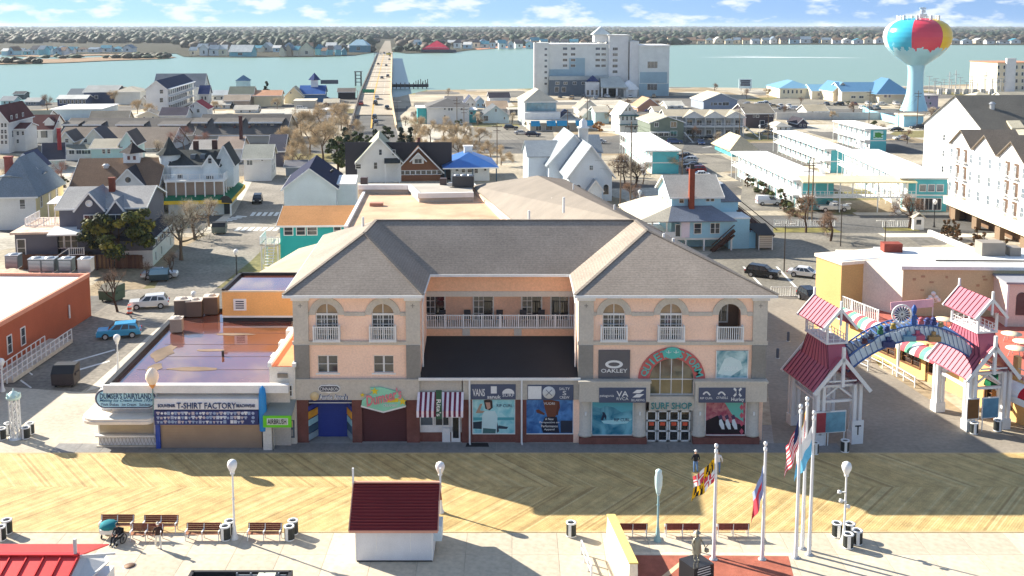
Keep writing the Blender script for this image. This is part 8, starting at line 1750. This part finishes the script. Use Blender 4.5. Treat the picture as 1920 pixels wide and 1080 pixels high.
# ================================================================ BOARDWALK FURNITURE
GPN=mat('paint',S(52,56,54),'bin_slat_green');binm=None
def make_bin(label,p,group='slatted litter bins',sz=1.0):
 global binm
 if binm is None:
  bd=MB();bd.lathe([(.25,.06),(.27,.9),(.02,.9)],14);rg=MB();rg.lathe([(.34,.90),(.36,.98),(.24,.98),(.24,.90)],18);rb2=MB();rb2.lathe([(.32,.02),(.34,.1),(.3,.1)],18);sl=MB();sl.slab([(-.042,-.33,.9),(.042,-.33,.9),(.042,-.29,.9),(-.042,-.29,.9)],.8);st=MB();st.slab([(-.10,-.345,.92),(.10,-.345,.92),(.10,-.3,.92),(-.10,-.3,.92)],.84)
  binm=(bd.mesh('liner',BLACK),rg.mesh('rim',WHITE),rb2.mesh('base_ring',WHITE),sl.mesh('slat',GPN),st.mesh('white_panel',WHITE))
 t=thing('litter_bin',label,'litter bin',p,rnd.uniform(-.4,.4),group);t.scale=(sz,)*3
 for m,nm in zip(binm[:3],('liner','rim','base_ring')):inst(m,nm,t)
 for k in range(20):inst(binm[4]if k in(0,10)else binm[3],'white_panel' if k in(0,10)else 'slat',t,(0,0,0),2*math.pi*k/20)
 return t
for px,py,lab in((14,1000,'litter bin at the left picture edge, farther one'),(2,1013,'litter bin cut by the left picture edge, nearer one'),(17,814,'litter bin behind the white lattice column, left'),(4,824,'litter bin cut by the picture edge beside the lattice column'),(49,822,'litter bin right of the lattice column, nearer'),(57,814,'litter bin right of the lattice column, farther'),(432,1002,'litter bin left of the tall lamp, farther of the two'),(423,1012,'litter bin left of the tall lamp, nearer of the two'),(550,1001,'litter bin at the right end of the left benches, farther'),(543,1012,'litter bin at the right end of the left benches, nearer'),(1071,1005,'lone litter bin in the middle of the promenade edge'),(1569,1006,'leftmost of the four bins around the camera lamp'),(1593,1007,'rear bin of the four around the camera lamp'),(1607,1020,'rightmost of the four bins around the camera lamp'),(1590,1027,'nearest of the four bins around the camera lamp'),(1527,851,'litter bin beside the flags in front of the shaded tower'),(1584,847,'litter bin right of the shaded arch tower'),(1826,813,'litter bin at the left foot of the sunlit arch tower'),(1870,808,'litter bin at the right foot of the sunlit arch tower')):make_bin(lab,G(px,py,.04))
# lattice column
t=thing('lattice_column','white lattice column with pale green cap between litter bins','column',G(30,822));h=zat(t.location.y,748);b=MB()
for k in range(8):a=2*math.pi*k/8;b.tube((.42*math.cos(a),.42*math.sin(a),.1),(.42*math.cos(a),.42*math.sin(a),h),.06,n=5)
b.build('upright',WHITE,t);b=MB()
for s in(1,-1):
 for k in range(6):
  for j in range(10):a,c=s*(j*.5)+k*1.05,s*((j+1)*.5)+k*1.05;b.bar((.42*math.cos(a),.42*math.sin(a),.1+(h-.2)*j/10),(.42*math.cos(c),.42*math.sin(c),.1+(h-.2)*(j+1)/10),.07,.04)
b.build('lattice',WHITE,t)['kind']='stuff';b=MB();b.lathe([(.6,0),(.6,.12),(0,.12)],12);b.build('base',WHITE,t);b=MB();b.lathe([(.5,h),(.58,h+.1),(.58,h+.25),(.5,h+.3),(.42,h+.45),(.2,h+.62),(.05,h+.7),(.04,h+.9),(0,h+.92)],12);b.build('cap',mat('paint',S(196,222,214)),t)
for k in range(8):b=MB();a=2*math.pi*k/8;b.lathe([(0,0),(.1,.06),(.08,.18),(0,.24)],6,(.5*math.cos(a),.5*math.sin(a),h+.25));b.build('cap_scroll',mat('paint',S(196,222,214)),t)
# benches
BW=mat('wood',S(112,58,52),'bench_slat');BW2=mat('wood',S(176,122,92),'bench_seat_slat');bw_=2.25
bs_,bk_,le_=MB(),MB(),MB();bs_.box(0,bw_,-.05,.05,.43,.46);bk_.box(0,bw_,-.015,.015,0,.115)
for x in(0,):le_.box(-.03,.03,-.25,.25,.40,.45);le_.box(-.03,.03,-.25,-.2,0,.62);le_.box(-.03,.03,.2,.25,0,.45);le_.bar((0,.22,.42),(0,.34,.95),.05);le_.box(-.04,.04,-.28,.26,.60,.65)
BM=(bs_.mesh('seat_slat',BW2),bk_.mesh('back_slat',BW),le_.mesh('leg_frame',AW))
def bench(label,px0,px1,py,rz,group):
 p=G(px0,py,.04);L_=G(px1,py,.04).x-p.x;t=thing('park_bench',label,'bench',p,R(rz),group);k_=L_/bw_
 if rz:t.location=G(px1,py,.04)
 for j in range(4):inst(BM[0],'seat_slat',t,(0,-.19+j*.12,0)).scale=(k_,1,1)
 for j in range(4):o=inst(BM[1],'back_slat',t,(0,.24+j*.03,.5+j*.125));o.rotation_euler=(R(-12),0,0);o.scale=(k_,1,1)
 for u in(.03,.5,.97):inst(BM[2],'leg_frame',t,(L_*u,0,0))
 return t
bench('rear bench at the left behind the person in dark clothes',187,250,995,0,'promenade benches');bench('front bench between the two seated places, left of the lamp',245,305,1012,0,'promenade benches');bench('rear bench second from the left, half hidden',268,333,996,0,'promenade benches');bench('brown bench just left of the tall lamp and bins',348,414,1011,0,'promenade benches');bench('brown bench right of the tall lamp',464,528,1011,0,'promenade benches')
bench('bench seen from behind, beside the yellow topped wall',1158,1213,1003,180,'promenade benches');bench('bench seen from behind, right of the pale teal lamp',1246,1311,1003,180,'promenade benches');bench('bench seen from behind, between the two nearer flagpoles',1343,1403,1003,180,'promenade benches')
# maroon roofed hut
p0,p1=G(667,1054,.03),G(812,1054,.03);Yk=p0.y;t=thing('maroon_hut','white hut with ribbed maroon roof in the middle of the promenade','hut',p0);W=p1.x-p0.x;H=zat(Yk,988);D=3.9;zr=zat(Yk+1.95,906)
b=MB();b.prx([(0,.12),(D,.12),(D,H),(D/2,zr-.1),(0,H)],0,W);b.build('wall',mat('paint',S(226,228,232,.9),'hut_white'),t);b=MB();b.box(.05,W-.05,.05,D,0,.12);b.build('plinth',BLACK,t)
b=MB()
for u in(.27,.71):b.box(W*u-.02,W*u+.02,-.012,0,.7,H-.15)
b.box(0,.08,-.03,0,.12,H);b.box(W-.08,W,-.03,0,.12,H);b.build('batten',WHITE,t)
MH=mat('metal',S(120,38,44),'hut_maroon',rough=.5);b=MB();o=.32;b.slab([(-o,-o,H-.12),(W+o,-o,H-.12),(W+o,D/2,zr),(-o,D/2,zr)],.08);b.slab([(-o,D/2,zr),(W+o,D/2,zr),(W+o,D+o,H-.12),(-o,D+o,H-.12)],.08);b.build('roof',MH,t)
n=15
for k in range(n):
 f=k/n;y=-o+(D/2+o)*f;z=H-.12+(zr-H+.12)*f;b=MB();b.slab([(-o,y-.015,z+.055),(W+o,y-.015,z+.055),(W+o,y+.13,z+.09),(-o,y+.13,z+.09)],.045);b.build('roof_course',MH,t)
b=MB();b.box(-o-.02,W+o+.02,-o-.05,-o-.01,H-.26,H-.1);b.bar((-o,D/2,zr+.05),(W+o,D/2,zr+.05),.2,.08);b.bar((-o-.04,-o,H-.14),(-o-.04,D/2,zr-.02),.06,.12);b.bar((W+o+.04,-o,H-.14),(W+o+.04,D/2,zr-.02),.06,.12);b.build('trim',mat('paint',S(206,150,130)),t)
b=MB()
for x in(-o-.05,W+o+.05):b.box(x-.06,x+.06,D/2-.06,D/2+.06,zr-.4,zr+1.0)
b.build('corner_pole',WHITE,t);b=MB();b.box(W,W+.5,1.0,2.4,.9,1.9);b.build('side_box',mat('paint',S(210,222,226)),t)
# red roofed hut, bottom left
p=G(-30,1105);t=thing('red_hut','hut with bright red standing seam roof at the lower left corner','hut',(p.x,G(80,1041,3.3).y-4,0));zr=3.3;x1_=G(148,1041,3.3).x-p.x;H=zr-1.5;ye,yr=0.0,4.0;xe=x1_-.1
RRF=mat('metal',S(226,70,70),'bright_red_metal',rough=.45);b=MB();b.slab([(-6,ye-.5,H-.1),(xe,ye-.5,H-.1),(x1_,yr,zr),(-6,yr,zr)],.08);b.slab([(-6,yr,zr),(x1_,yr,zr),(x1_+.0,yr+4.5,zr-1.6),(-6,yr+4.5,zr-1.6)],.08);b.build('roof',RRF,t)
for k in range(14):u=k/13;b=MB();b.bar((-6+(xe+6)*u,ye-.5,H-.06),(-6+(x1_+6)*u,yr,zr+.04),.07,.09);b.build('roof_seam',mat('metal',S(190,40,44),rough=.5),t)
b=MB();b.bar((-6,yr,zr+.06),(x1_,yr,zr+.06),.3,.1);b.build('ridge_cap',RRF,t);b=MB();b.box(-6,x1_-.4,.2,7.8,0,H-.4);b.build('wall',WHITE,t)
b=MB();b.slab([(x1_+.05,yr-3.5,zr-1.3),(x1_+1.6,yr+.3,zr-.55),(x1_+1.2,yr+1.0,zr-.5),(x1_+.05,yr+.2,zr-.1)],.08);b.bar((x1_-.2,yr,zr-.3),(x1_-.2,yr,zr+1.0),.16);b.bar((x1_+.05,yr,zr-.05),(x1_+1.9,yr+.6,zr-.2),.1);b.build('gable_trim',mat('paint',S(206,204,200)),t);b=MB();b.box(x1_-.2,x1_+1.4,yr-2.6,yr+1.6,0,zr-1.5);b.build('side_wall',WHITE,t)
# dark topped kiosk at the bottom edge
zt=2.6;p=G(362,1069,zt);q=G(546,1069,zt);t=thing('dark_kiosk','dark open topped kiosk at the bottom edge below the benches','kiosk',(p.x,p.y-3,0));x0,x1_,y0,y1=0,q.x-p.x,0,3.0
b=MB();b.box(x0,x1_,y0,y1,0,zt-.5);b.build('wall',mat('paint',S(200,194,184)),t);b=MB();b.box(x0,x1_,y0,y1,zt-.5,zt-.4);b.build('roof_floor',BLACK,t);b=MB();b.box(x0-.1,x0+.1,y0,y1,zt-.5,zt);b.box(x1_-.1,x1_+.1,y0,y1,zt-.5,zt);b.box(x0,x1_,y1-.2,y1,zt-.5,zt);b.build('parapet',mat('paint',S(44,40,42)),t);b=MB();b.box(x0+3.9,x0+4.9,y1-.9,y1-.35,zt-.4,zt+.05);b.build('roof_unit',mat('paint',S(206,206,190)),t);b=MB();b.bar((x0+2.6,y1-.4,zt-.1),(x1_-.2,y1-.4,zt-.1),.06);[b.box(x0+2.6+k*.8,x0+2.68+k*.8,y1-.45,y1-.35,zt-.4,zt+.05)for k in range(4)];b.build('rail',STEEL,t)
# red plaza, wall with yellow cap, handrail
struct('red_plaza',gp([(1160,1042),(1478,1044),(1500,1130),(1190,1130)],.045),mat('brick',S(166,98,80),'red_paving'))
struct('plaza_border',gp([(1152,1036),(1486,1038),(1486,1043),(1154,1041)],.043),mat('concrete',S(226,212,188)));struct('plaza_stripe',gp([(1240,1082),(1253,1082),(1288,1052),(1280,1050)],.05),mat('concrete',S(236,200,160)))
pa,pb=G(1145,1010),Vector((G(1182,1080).x,61.0,0));hw=zat(pa.y,967);t=thing('ramp_wall','leaning cream wall with yellow cap beside the red plaza','wall',pa);v=pb-pa
b=MB();b.add([(-.3,0,0),(.3,0,0),(v.x+.3,v.y,0),(v.x-.3,v.y,0),(-.24,0,hw),(.24,0,hw),(v.x+.24,v.y,hw),(v.x-.24,v.y,hw)],[(0,1,5,4),(1,2,6,5),(2,3,7,6),(3,0,4,7)]);b.build('wall',mat('stucco',S(240,228,204)),t);b=MB();b.slab([(-.28,.05,hw+.1),(.28,.05,hw+.1),(v.x+.28,v.y,hw+.1),(v.x-.28,v.y,hw+.1)],.098);b.build('cap',mat('stucco',S(224,198,124),'yellow_cap'),t)
p,q=G(1090,1040),Vector((G(1108,1080).x,62,0));t=thing('handrail','white ladder like handrail left of the cream wall','railing',p);railing(t,[(0,0,.03),(q.x-p.x,q.y-p.y,.03)],.95,None,1.0)
# statue on dark pedestal
BZM=mat('metal',S(150,146,130),'pewter_bronze',rough=.5);p=G(1305,1085);t=thing('firefighter_statue','grey statue of a firefighter in long coat and helmet on black pedestal','statue',(G(1306,1052,1.5).x,G(1306,1052,1.5).y,0),R(28))
b=MB();b.box(-.75,.75,-.75,.75,0,1.5);pd=b.build('pedestal',mat('glossy',(.03,.03,.032),'black_granite'),t)
for k,wd in enumerate((.9,1.0,.95,1.05,.0,.8,.6)):
 if wd:b=MB();b.box(-wd/2,wd/2,-.757,-.752,1.38-k*.16,1.44-k*.16);b.build('inscription_line',mat('plain',(.62,.62,.6)),pd)
def skin_body(name,V,E,parent,mats,pick,loc=(0,0,0),rz=0,sub=2):
 me=bpy.data.meshes.new(name);me.from_pydata([v[:3]for v in V],E,[]);o=bpy.data.objects.new(name,me);COL.objects.link(o)
 m=o.modifiers.new('s','SKIN');sv=me.skin_vertices[0].data
 for i,v in enumerate(V):sv[i].radius=(v[3],v[4]if len(v)>4 else v[3]);sv[i].use_root=(i==0)
 m2=o.modifiers.new('u','SUBSURF');m2.levels=m2.render_levels=sub
 bpy.context.view_layer.update();ev=o.evaluated_get(bpy.context.evaluated_depsgraph_get());nm=bpy.data.meshes.new_from_object(ev);bpy.data.objects.remove(o)
 nm.materials.clear()
 for q in mats:nm.materials.append(q)
 for f in nm.polygons:f.use_smooth=True;f.material_index=pick(f.center)
 return inst(nm,name,parent,loc,rz)
def figure(parent,mats,pick,pose='stand',arms=((.32,-.02,1.12,.30,-.12,.86),(-.32,-.02,1.12,-.30,-.12,.86)),legs=((.11,.0,.5,.12,.02,.06),(-.11,.02,.5,-.12,.06,.06)),coat=1.0,loc=(0,0,0),rz=0):
 c=coat;V=[(0,0,.95,.16*c,.12*c),(0,0,1.12,.15*c,.11*c),(0,.0,1.34,.18,.12),(0,0,1.46,.09,.08),(0,0,1.54,.055,.055),(0,-.02,1.63,.085,.10),(0,-.01,1.74,.075,.085)]
 E=[(0,1),(1,2),(2,3),(3,4),(4,5),(5,6)]
 for k,(ex,ey,ez,hx_,hy,hz_)in enumerate(arms):
  s=1 if ex>0 else-1;i=len(V);V+=[(s*.19,0,1.40,.075),(ex,ey,ez,.055),(hx_,hy,hz_,.04),(hx_,hy-.05,hz_-.09,.045,.03)];E+=[(3 if False else 2,i),(i,i+1),(i+1,i+2),(i+2,i+3)]
 for(kx,ky,kz,fx_,fy,fz_)in legs:s=1 if kx>0 else-1;i=len(V);V+=[(s*.10,0,.84,.10),(kx,ky,kz,.075),(fx_,fy,fz_+.03,.05),(fx_,fy-.16,fz_-.01,.045,.035)];E+=[(0,i),(i,i+1),(i+1,i+2),(i+2,i+3)]
 return skin_body('body',V,E,parent,mats,pick,loc,rz)
o=figure(t,[BZM],lambda c:0,coat=1.35,loc=(0,0,1.5),arms=((.34,-.04,1.14,.36,-.25,.98),(-.33,.0,1.12,-.34,-.12,.86)));o.scale=(1.05,)*3
b=MB();b.lathe([(.30,.52),(.27,.9),(.22,1.2),(.21,1.36),(.1,1.5)],12);o=b.build('long_coat',BZM,t,(0,0,1.5));o.scale=(1.05,.8,1.05);b=MB();b.lathe([(.23,1.74),(.20,1.77),(.13,1.84),(.04,1.92),(0,1.93)],12);b.box(-.06,.06,.1,.34,1.70,1.76);b.build('helmet',BZM,t,(0,0,1.58));b=MB();b.bar((.38,-.3,.85),(.5,-.5,1.2),.05);b.box(.3,.5,-.55,-.35,.7,.9);b.build('held_tool',BZM,t,(0,0,1.5))
# flagpoles and flags
def flagpole(label,px,top,Yp,ball=True):
 p=Vector((xat(Yp,0,px),Yp,0));h=zat(Yp,top);t=thing('flagpole',label,'flagpole',p);b=MB();b.lathe([(.14,0),(.13,.4),(.11,1),(.075,h-.35)],12);b.build('pole',AW,t);b=MB();b.lathe([(.07,h-.36),(.12,h-.3),(.12,h-.12),(.05,h-.08),(.05,h),(.11,h+.06),(.13,h+.16),(.1,h+.26),(0,h+.3)],12);b.build('finial',AW,t);b=MB();b.tube((.14,0,.6),(.11,0,h-.3),.012,n=4);b.build('halyard',STEEL,t);b=MB();b.lathe([(.28,0),(.26,.1),(.15,.14)],12);b.build('base',STEEL,t);return t,p,h
def flag(label,p,h,drop,wd,hang,colour,dirx=-1,lean=.5,px=None):
 """limp banner: hangs from the pole top, swinging towards -x, with folds; colour(u, v) picks a material"""
 mats,pick=colour;nu,nv=22,16;vs=[];top=h-.45
 for i in range(nu+1):
  u=i/nu
  for j in range(nv+1):
   v=j/nv;x=dirx*(.08+wd*u*(lean+.25*math.sin(u*2)));z=top-v*drop-u*hang*(1+.12*v);y=.22*math.sin(u*7+v*1.5)*u+.08*math.sin(u*13+v*4)
   vs.append((x+.07*math.sin(v*5+u*6)*u,y,z))
 b=MB();fs=[]
 for i in range(nu):
  for j in range(nv):b.f.append((i*(nv+1)+j,i*(nv+1)+j+1,(i+1)*(nv+1)+j+1,(i+1)*(nv+1)+j));b.m.append(pick((i+.5)/nu,(j+.5)/nv));b.s.append(True)
 b.v=vs;me=b.mesh('flag',mats);o=inst(me,'flag',None,p);tag(o,label,'flag');return o
fr_,fw_,fb_,fy_,fk_=mat('cloth',S(212,70,84),'flag_red'),mat('cloth',S(238,238,236),'flag_white'),mat('cloth',S(40,50,96),'flag_blue'),mat('cloth',S(236,182,26),'flag_yellow'),mat('cloth',(.02,.02,.02),'flag_black');fl_,fg_=mat('cloth',S(110,190,226),'flag_pale_blue'),mat('cloth',S(150,166,206),'flag_slate')
def md(u,v):
 q=(1 if u>.5 else 0)+(2 if v>.5 else 0)
 if q in(0,3):
  U,V_=(u*2)%1,(v*2)%1;k=int(U*6)%2;d=1 if V_>(U if q==0 else U)else 0;return(k+d)%2
 U,V_=(u*2)%1-.5,(v*2)%1-.5;arm=abs(U)<.16 or abs(V_)<.16;side=(U>0)!=(V_>0);return(2 if side else 3)if not arm else(3 if side else 2)
t,p,h=flagpole('white flagpole with the black and yellow quartered flag, before the statue',1338,840,64.6);flag('quartered flag of black and yellow checks and red and white crosses',p,h-.2,1.5,1.7,1.3,([fk_,fy_,fr_,fw_],md),lean=.55)
t,p,h=flagpole('white flagpole with the limp blue and red flag',1429,836,64.6);flag('limp slate blue and red flag hanging folded',p,h-.8,1.9,.95,1.9,([fg_,fr_,mat('cloth',S(196,110,130))],lambda u,v:1 if(v>.35 and u>.2 and v<.62)or(u>.6 and v>.3)else(2 if v>.62 and u>.4 else 0)),lean=.4)
t,p,h=flagpole('white flagpole with the stars and stripes, left of the three',1492,766,64.8);flag('red and white striped flag with blue starred corner',p,h-.2,1.9,1.0,1.9,([fr_,fw_,fb_],lambda u,v:2 if(u<.4 and v<.54)else int(v*13)%2),lean=.5)
us=bpy.data.objects['flag.002']if 'flag.002' in bpy.data.objects else None
t,p,h=flagpole('white flagpole with red and white striped banner, tallest and middle of the three',1504,752,66.0);flag('narrow white and red banner with gold top on the tallest pole',p,h-.2,1.6,.8,2.2,([fw_,fr_,fy_],lambda u,v:2 if v<.12 else(1 if(v>.5 and u>.4)or u<.12 else 0)),lean=.35)
t,p,h=flagpole('white flagpole with the pale blue and white flag, right of the three',1517,778,65.2);flag('white flag with pale blue lower half and a round emblem',p,h-.25,1.9,1.3,1.7,([fw_,fl_],lambda u,v:1 if v>.48 else 0),lean=.5)
# manhole, drain covers
t=thing('manhole_cover','round brown manhole cover in the promenade right of the red hut','manhole cover',G(243,1061,.035));b=MB();b.lathe([(.36,0),(.36,.012),(0,.012)],20);b.build('cover',mat('metal',S(120,96,80),rough=.7),t);b=MB();b.lathe([(.42,0),(.42,.008),(.37,.008)],20);b.build('ring',STEEL,t)
o=struct('floor_mat',[(fx(874,840),YS-.9,.065),(fx(918,840),YS-.9,.065),(fx(915,840),YS-.1,.065),(fx(876,840),YS-.1,.065)],mat('rubber',(.02,.02,.022)))
# people
SK=mat('plain',S(206,160,134),'skin');JN=mat('cloth',S(96,130,176),'blue_jeans');BKJ=mat('cloth',S(34,36,44),'black_jacket');WHJ=mat('cloth',S(216,216,220),'white_jacket');SHO=mat('rubber',S(60,56,54),'shoe');HAIR=mat('plain',S(60,46,38),'hair')
def pick_std(c):
 if c.z<.09:return 3
 if c.z<.93 and abs(c.x)<.26:return 1
 if c.z>1.50:return 0
 if abs(c.x)>.25 and c.z<.88:return 0
 return 2
def person(label,p,rz,mats,cap,**k):
 t=thing('person',label,'person',p,R(rz));figure(t,mats,pick_std,**k);b=MB();b.lathe([(.098,1.66),(.10,1.72),(.085,1.79),(.03,1.82),(0,1.825)],10);b.box(-.07,.07,-.2,-.07,1.69,1.715);b.build('cap',cap,t,(0,-.01,0))
 f=MB();f.lathe([(0,0),(.014,.005),(0,.012)],6,(-.03,-.118,1.645));f.lathe([(0,0),(.014,.005),(0,.012)],6,(.03,-.118,1.645));f.box(-.03,.03,-.121,-.113,1.592,1.598);f.build('face',mat('plain',S(60,40,36)),t);f=MB();f.add([(-.014,-.115,1.615),(.014,-.115,1.615),(0,-.14,1.617),(0,-.115,1.65)],[(0,1,2),(0,2,3),(1,3,2)]);f.build('nose',SK,t)
 return t
person('person in black vest, white cap and blue jeans standing near the surf shop',G(1304,886,.05),200,[SK,JN,BKJ,SHO],WHITE,arms=((.30,-.04,1.14,.2,-.24,1.04),(-.31,.02,1.12,-.3,-.1,.86)),legs=((.13,.0,.48,.14,.03,.05),(-.13,.02,.48,-.15,.05,.05)))
person('person in white jacket, dark cap and jeans behind the quartered flag pole',G(1346,887,.05),160,[SK,JN,WHJ,SHO],mat('cloth',S(50,50,56)),arms=((.30,-.06,1.14,.18,-.26,1.06),(-.31,.0,1.12,-.28,-.14,.88)))
person('person in dark jacket and light hat walking with pale trousers by the benches',G(297,1028,.04),30,[SK,mat('cloth',S(226,222,212),'pale_trousers'),mat('cloth',S(70,52,48),'brown_jacket'),SHO],mat('cloth',S(226,214,196)),arms=((.28,-.1,1.14,.2,-.3,.98),(-.28,.08,1.12,-.26,.2,.92)),legs=((.12,-.14,.5,.12,-.22,.06),(-.12,.1,.5,-.12,.3,.1)))
# seated person in a wheelchair with teal cover beside
def seated(t,mats,pick):
 V=[(0,0,.56,.17,.13),(0,.02,.78,.16,.12),(0,.0,1.0,.18,.12),(0,-.02,1.1,.08),(0,-.04,1.17,.055),(0,-.07,1.25,.085,.1),(0,-.06,1.35,.075,.085)];E=[(0,1),(1,2),(2,3),(3,4),(4,5),(5,6)]
 for s in(1,-1):i=len(V);V+=[(s*.19,-.02,1.04,.075),(s*.27,-.1,.8,.055),(s*.2,-.3,.72,.045),(s*.18,-.38,.70,.045,.03)];E+=[(2,i),(i,i+1),(i+1,i+2),(i+2,i+3)]
 for s in(1,-1):i=len(V);V+=[(s*.11,-.08,.55,.1),(s*.13,-.45,.56,.08),(s*.13,-.55,.12,.055),(s*.13,-.7,.07,.05,.035)];E+=[(0,i),(i,i+1),(i+1,i+2),(i+2,i+3)]
 return skin_body('body',V,E,t,mats,pick)
wc=G(222,1018,.04);t=thing('wheelchair','dark wheelchair with big spoked wheels at the left benches','wheelchair',wc,R(-20));b=MB();b.box(-.28,.28,-.3,.22,.42,.48);b.build('seat',BLACK,t);b=MB();b.box(-.28,.28,.2,.25,.48,1.0);b.build('backrest',BLACK,t);b=MB();[b.bar((s*.28,-.35,.12),(s*.28,.22,.5),.04)for s in(-1,1)];[b.bar((s*.28,-.3,.62),(s*.28,.2,.62),.05)for s in(-1,1)];[b.bar((s*.2,-.35,.3),(s*.2,-.7,.05),.04)for s in(-1,1)];b.build('frame',STEEL,t)
for s in(-1,1):
 b=MB();n=18
 for k in range(n):a,c=2*math.pi*k/n,2*math.pi*(k+1)/n;b.bar((s*.33,.1+.31*math.cos(a),.31+.31*math.sin(a)),(s*.33,.1+.31*math.cos(c),.31+.31*math.sin(c)),.04);b.bar((s*.33,.1,.31),(s*.33,.1+.31*math.cos(a),.31+.31*math.sin(a)),.012)
 b.build('wheel',TYRE,t);b=MB();b.tube((s*.25-.02,-.45,.1),(s*.25+.02,-.45,.1),.1,n=10);b.build('caster',TYRE,t)
t=thing('person','person in black clothes and cap seated in the wheelchair','person',wc,R(-20));seated(t,[SK,BKJ,SHO],lambda c:0 if c.z>1.14 or(c.y<-.31 and c.z>.62 and c.z<.78)else 2 if c.z<.1 else 1);b=MB();b.lathe([(.1,1.28),(.1,1.34),(.07,1.42),(0,1.44)],10,(0,-.06,0));b.build('cap',BLACK,t)
p=G(205,1006,.04);t=thing('covered_cart','teal bundle on a white cart beside the wheelchair','cart',p);b=MB();b.lathe([(.45,.6),(.62,.72),(.55,.95),(.3,1.08),(0,1.1)],10);o=b.build('teal_bundle',mat('cloth',S(40,130,140),vary=.3),t);b=MB();b.box(-.5,.5,-.35,.35,.3,.6);b.build('basket',WHITE,t);b=MB()
for x in(-.4,.4):
 for y in(-.3,.3):b.tube((x-.03,y,.12),(x+.03,y,.12),.12,n=10);b.box(x-.02,x+.02,y-.02,y+.02,.12,.35)
b.build('wheel',TYRE,t)
# ---------------------------------------------------------------- air: one closed box of thin haze
HZ=bpy.data.materials.new('haze');HZ.use_nodes=True;ht=HZ.node_tree;ht.nodes.clear();ho=N(ht,'ShaderNodeOutputMaterial');hp=N(ht,'ShaderNodeVolumePrincipled');hp.inputs['Color'].default_value=(.80,.90,1.0,1);hp.inputs['Density'].default_value=.00005;hp.inputs['Anisotropy'].default_value=.1;ht.links.new(hp.outputs[0],ho.inputs['Volume'])
b=MB();b.box(-17000,17000,-90,15500,-2.4,46.5);o=b.build('haze',HZ);o['kind']='stuff'
fit_text()
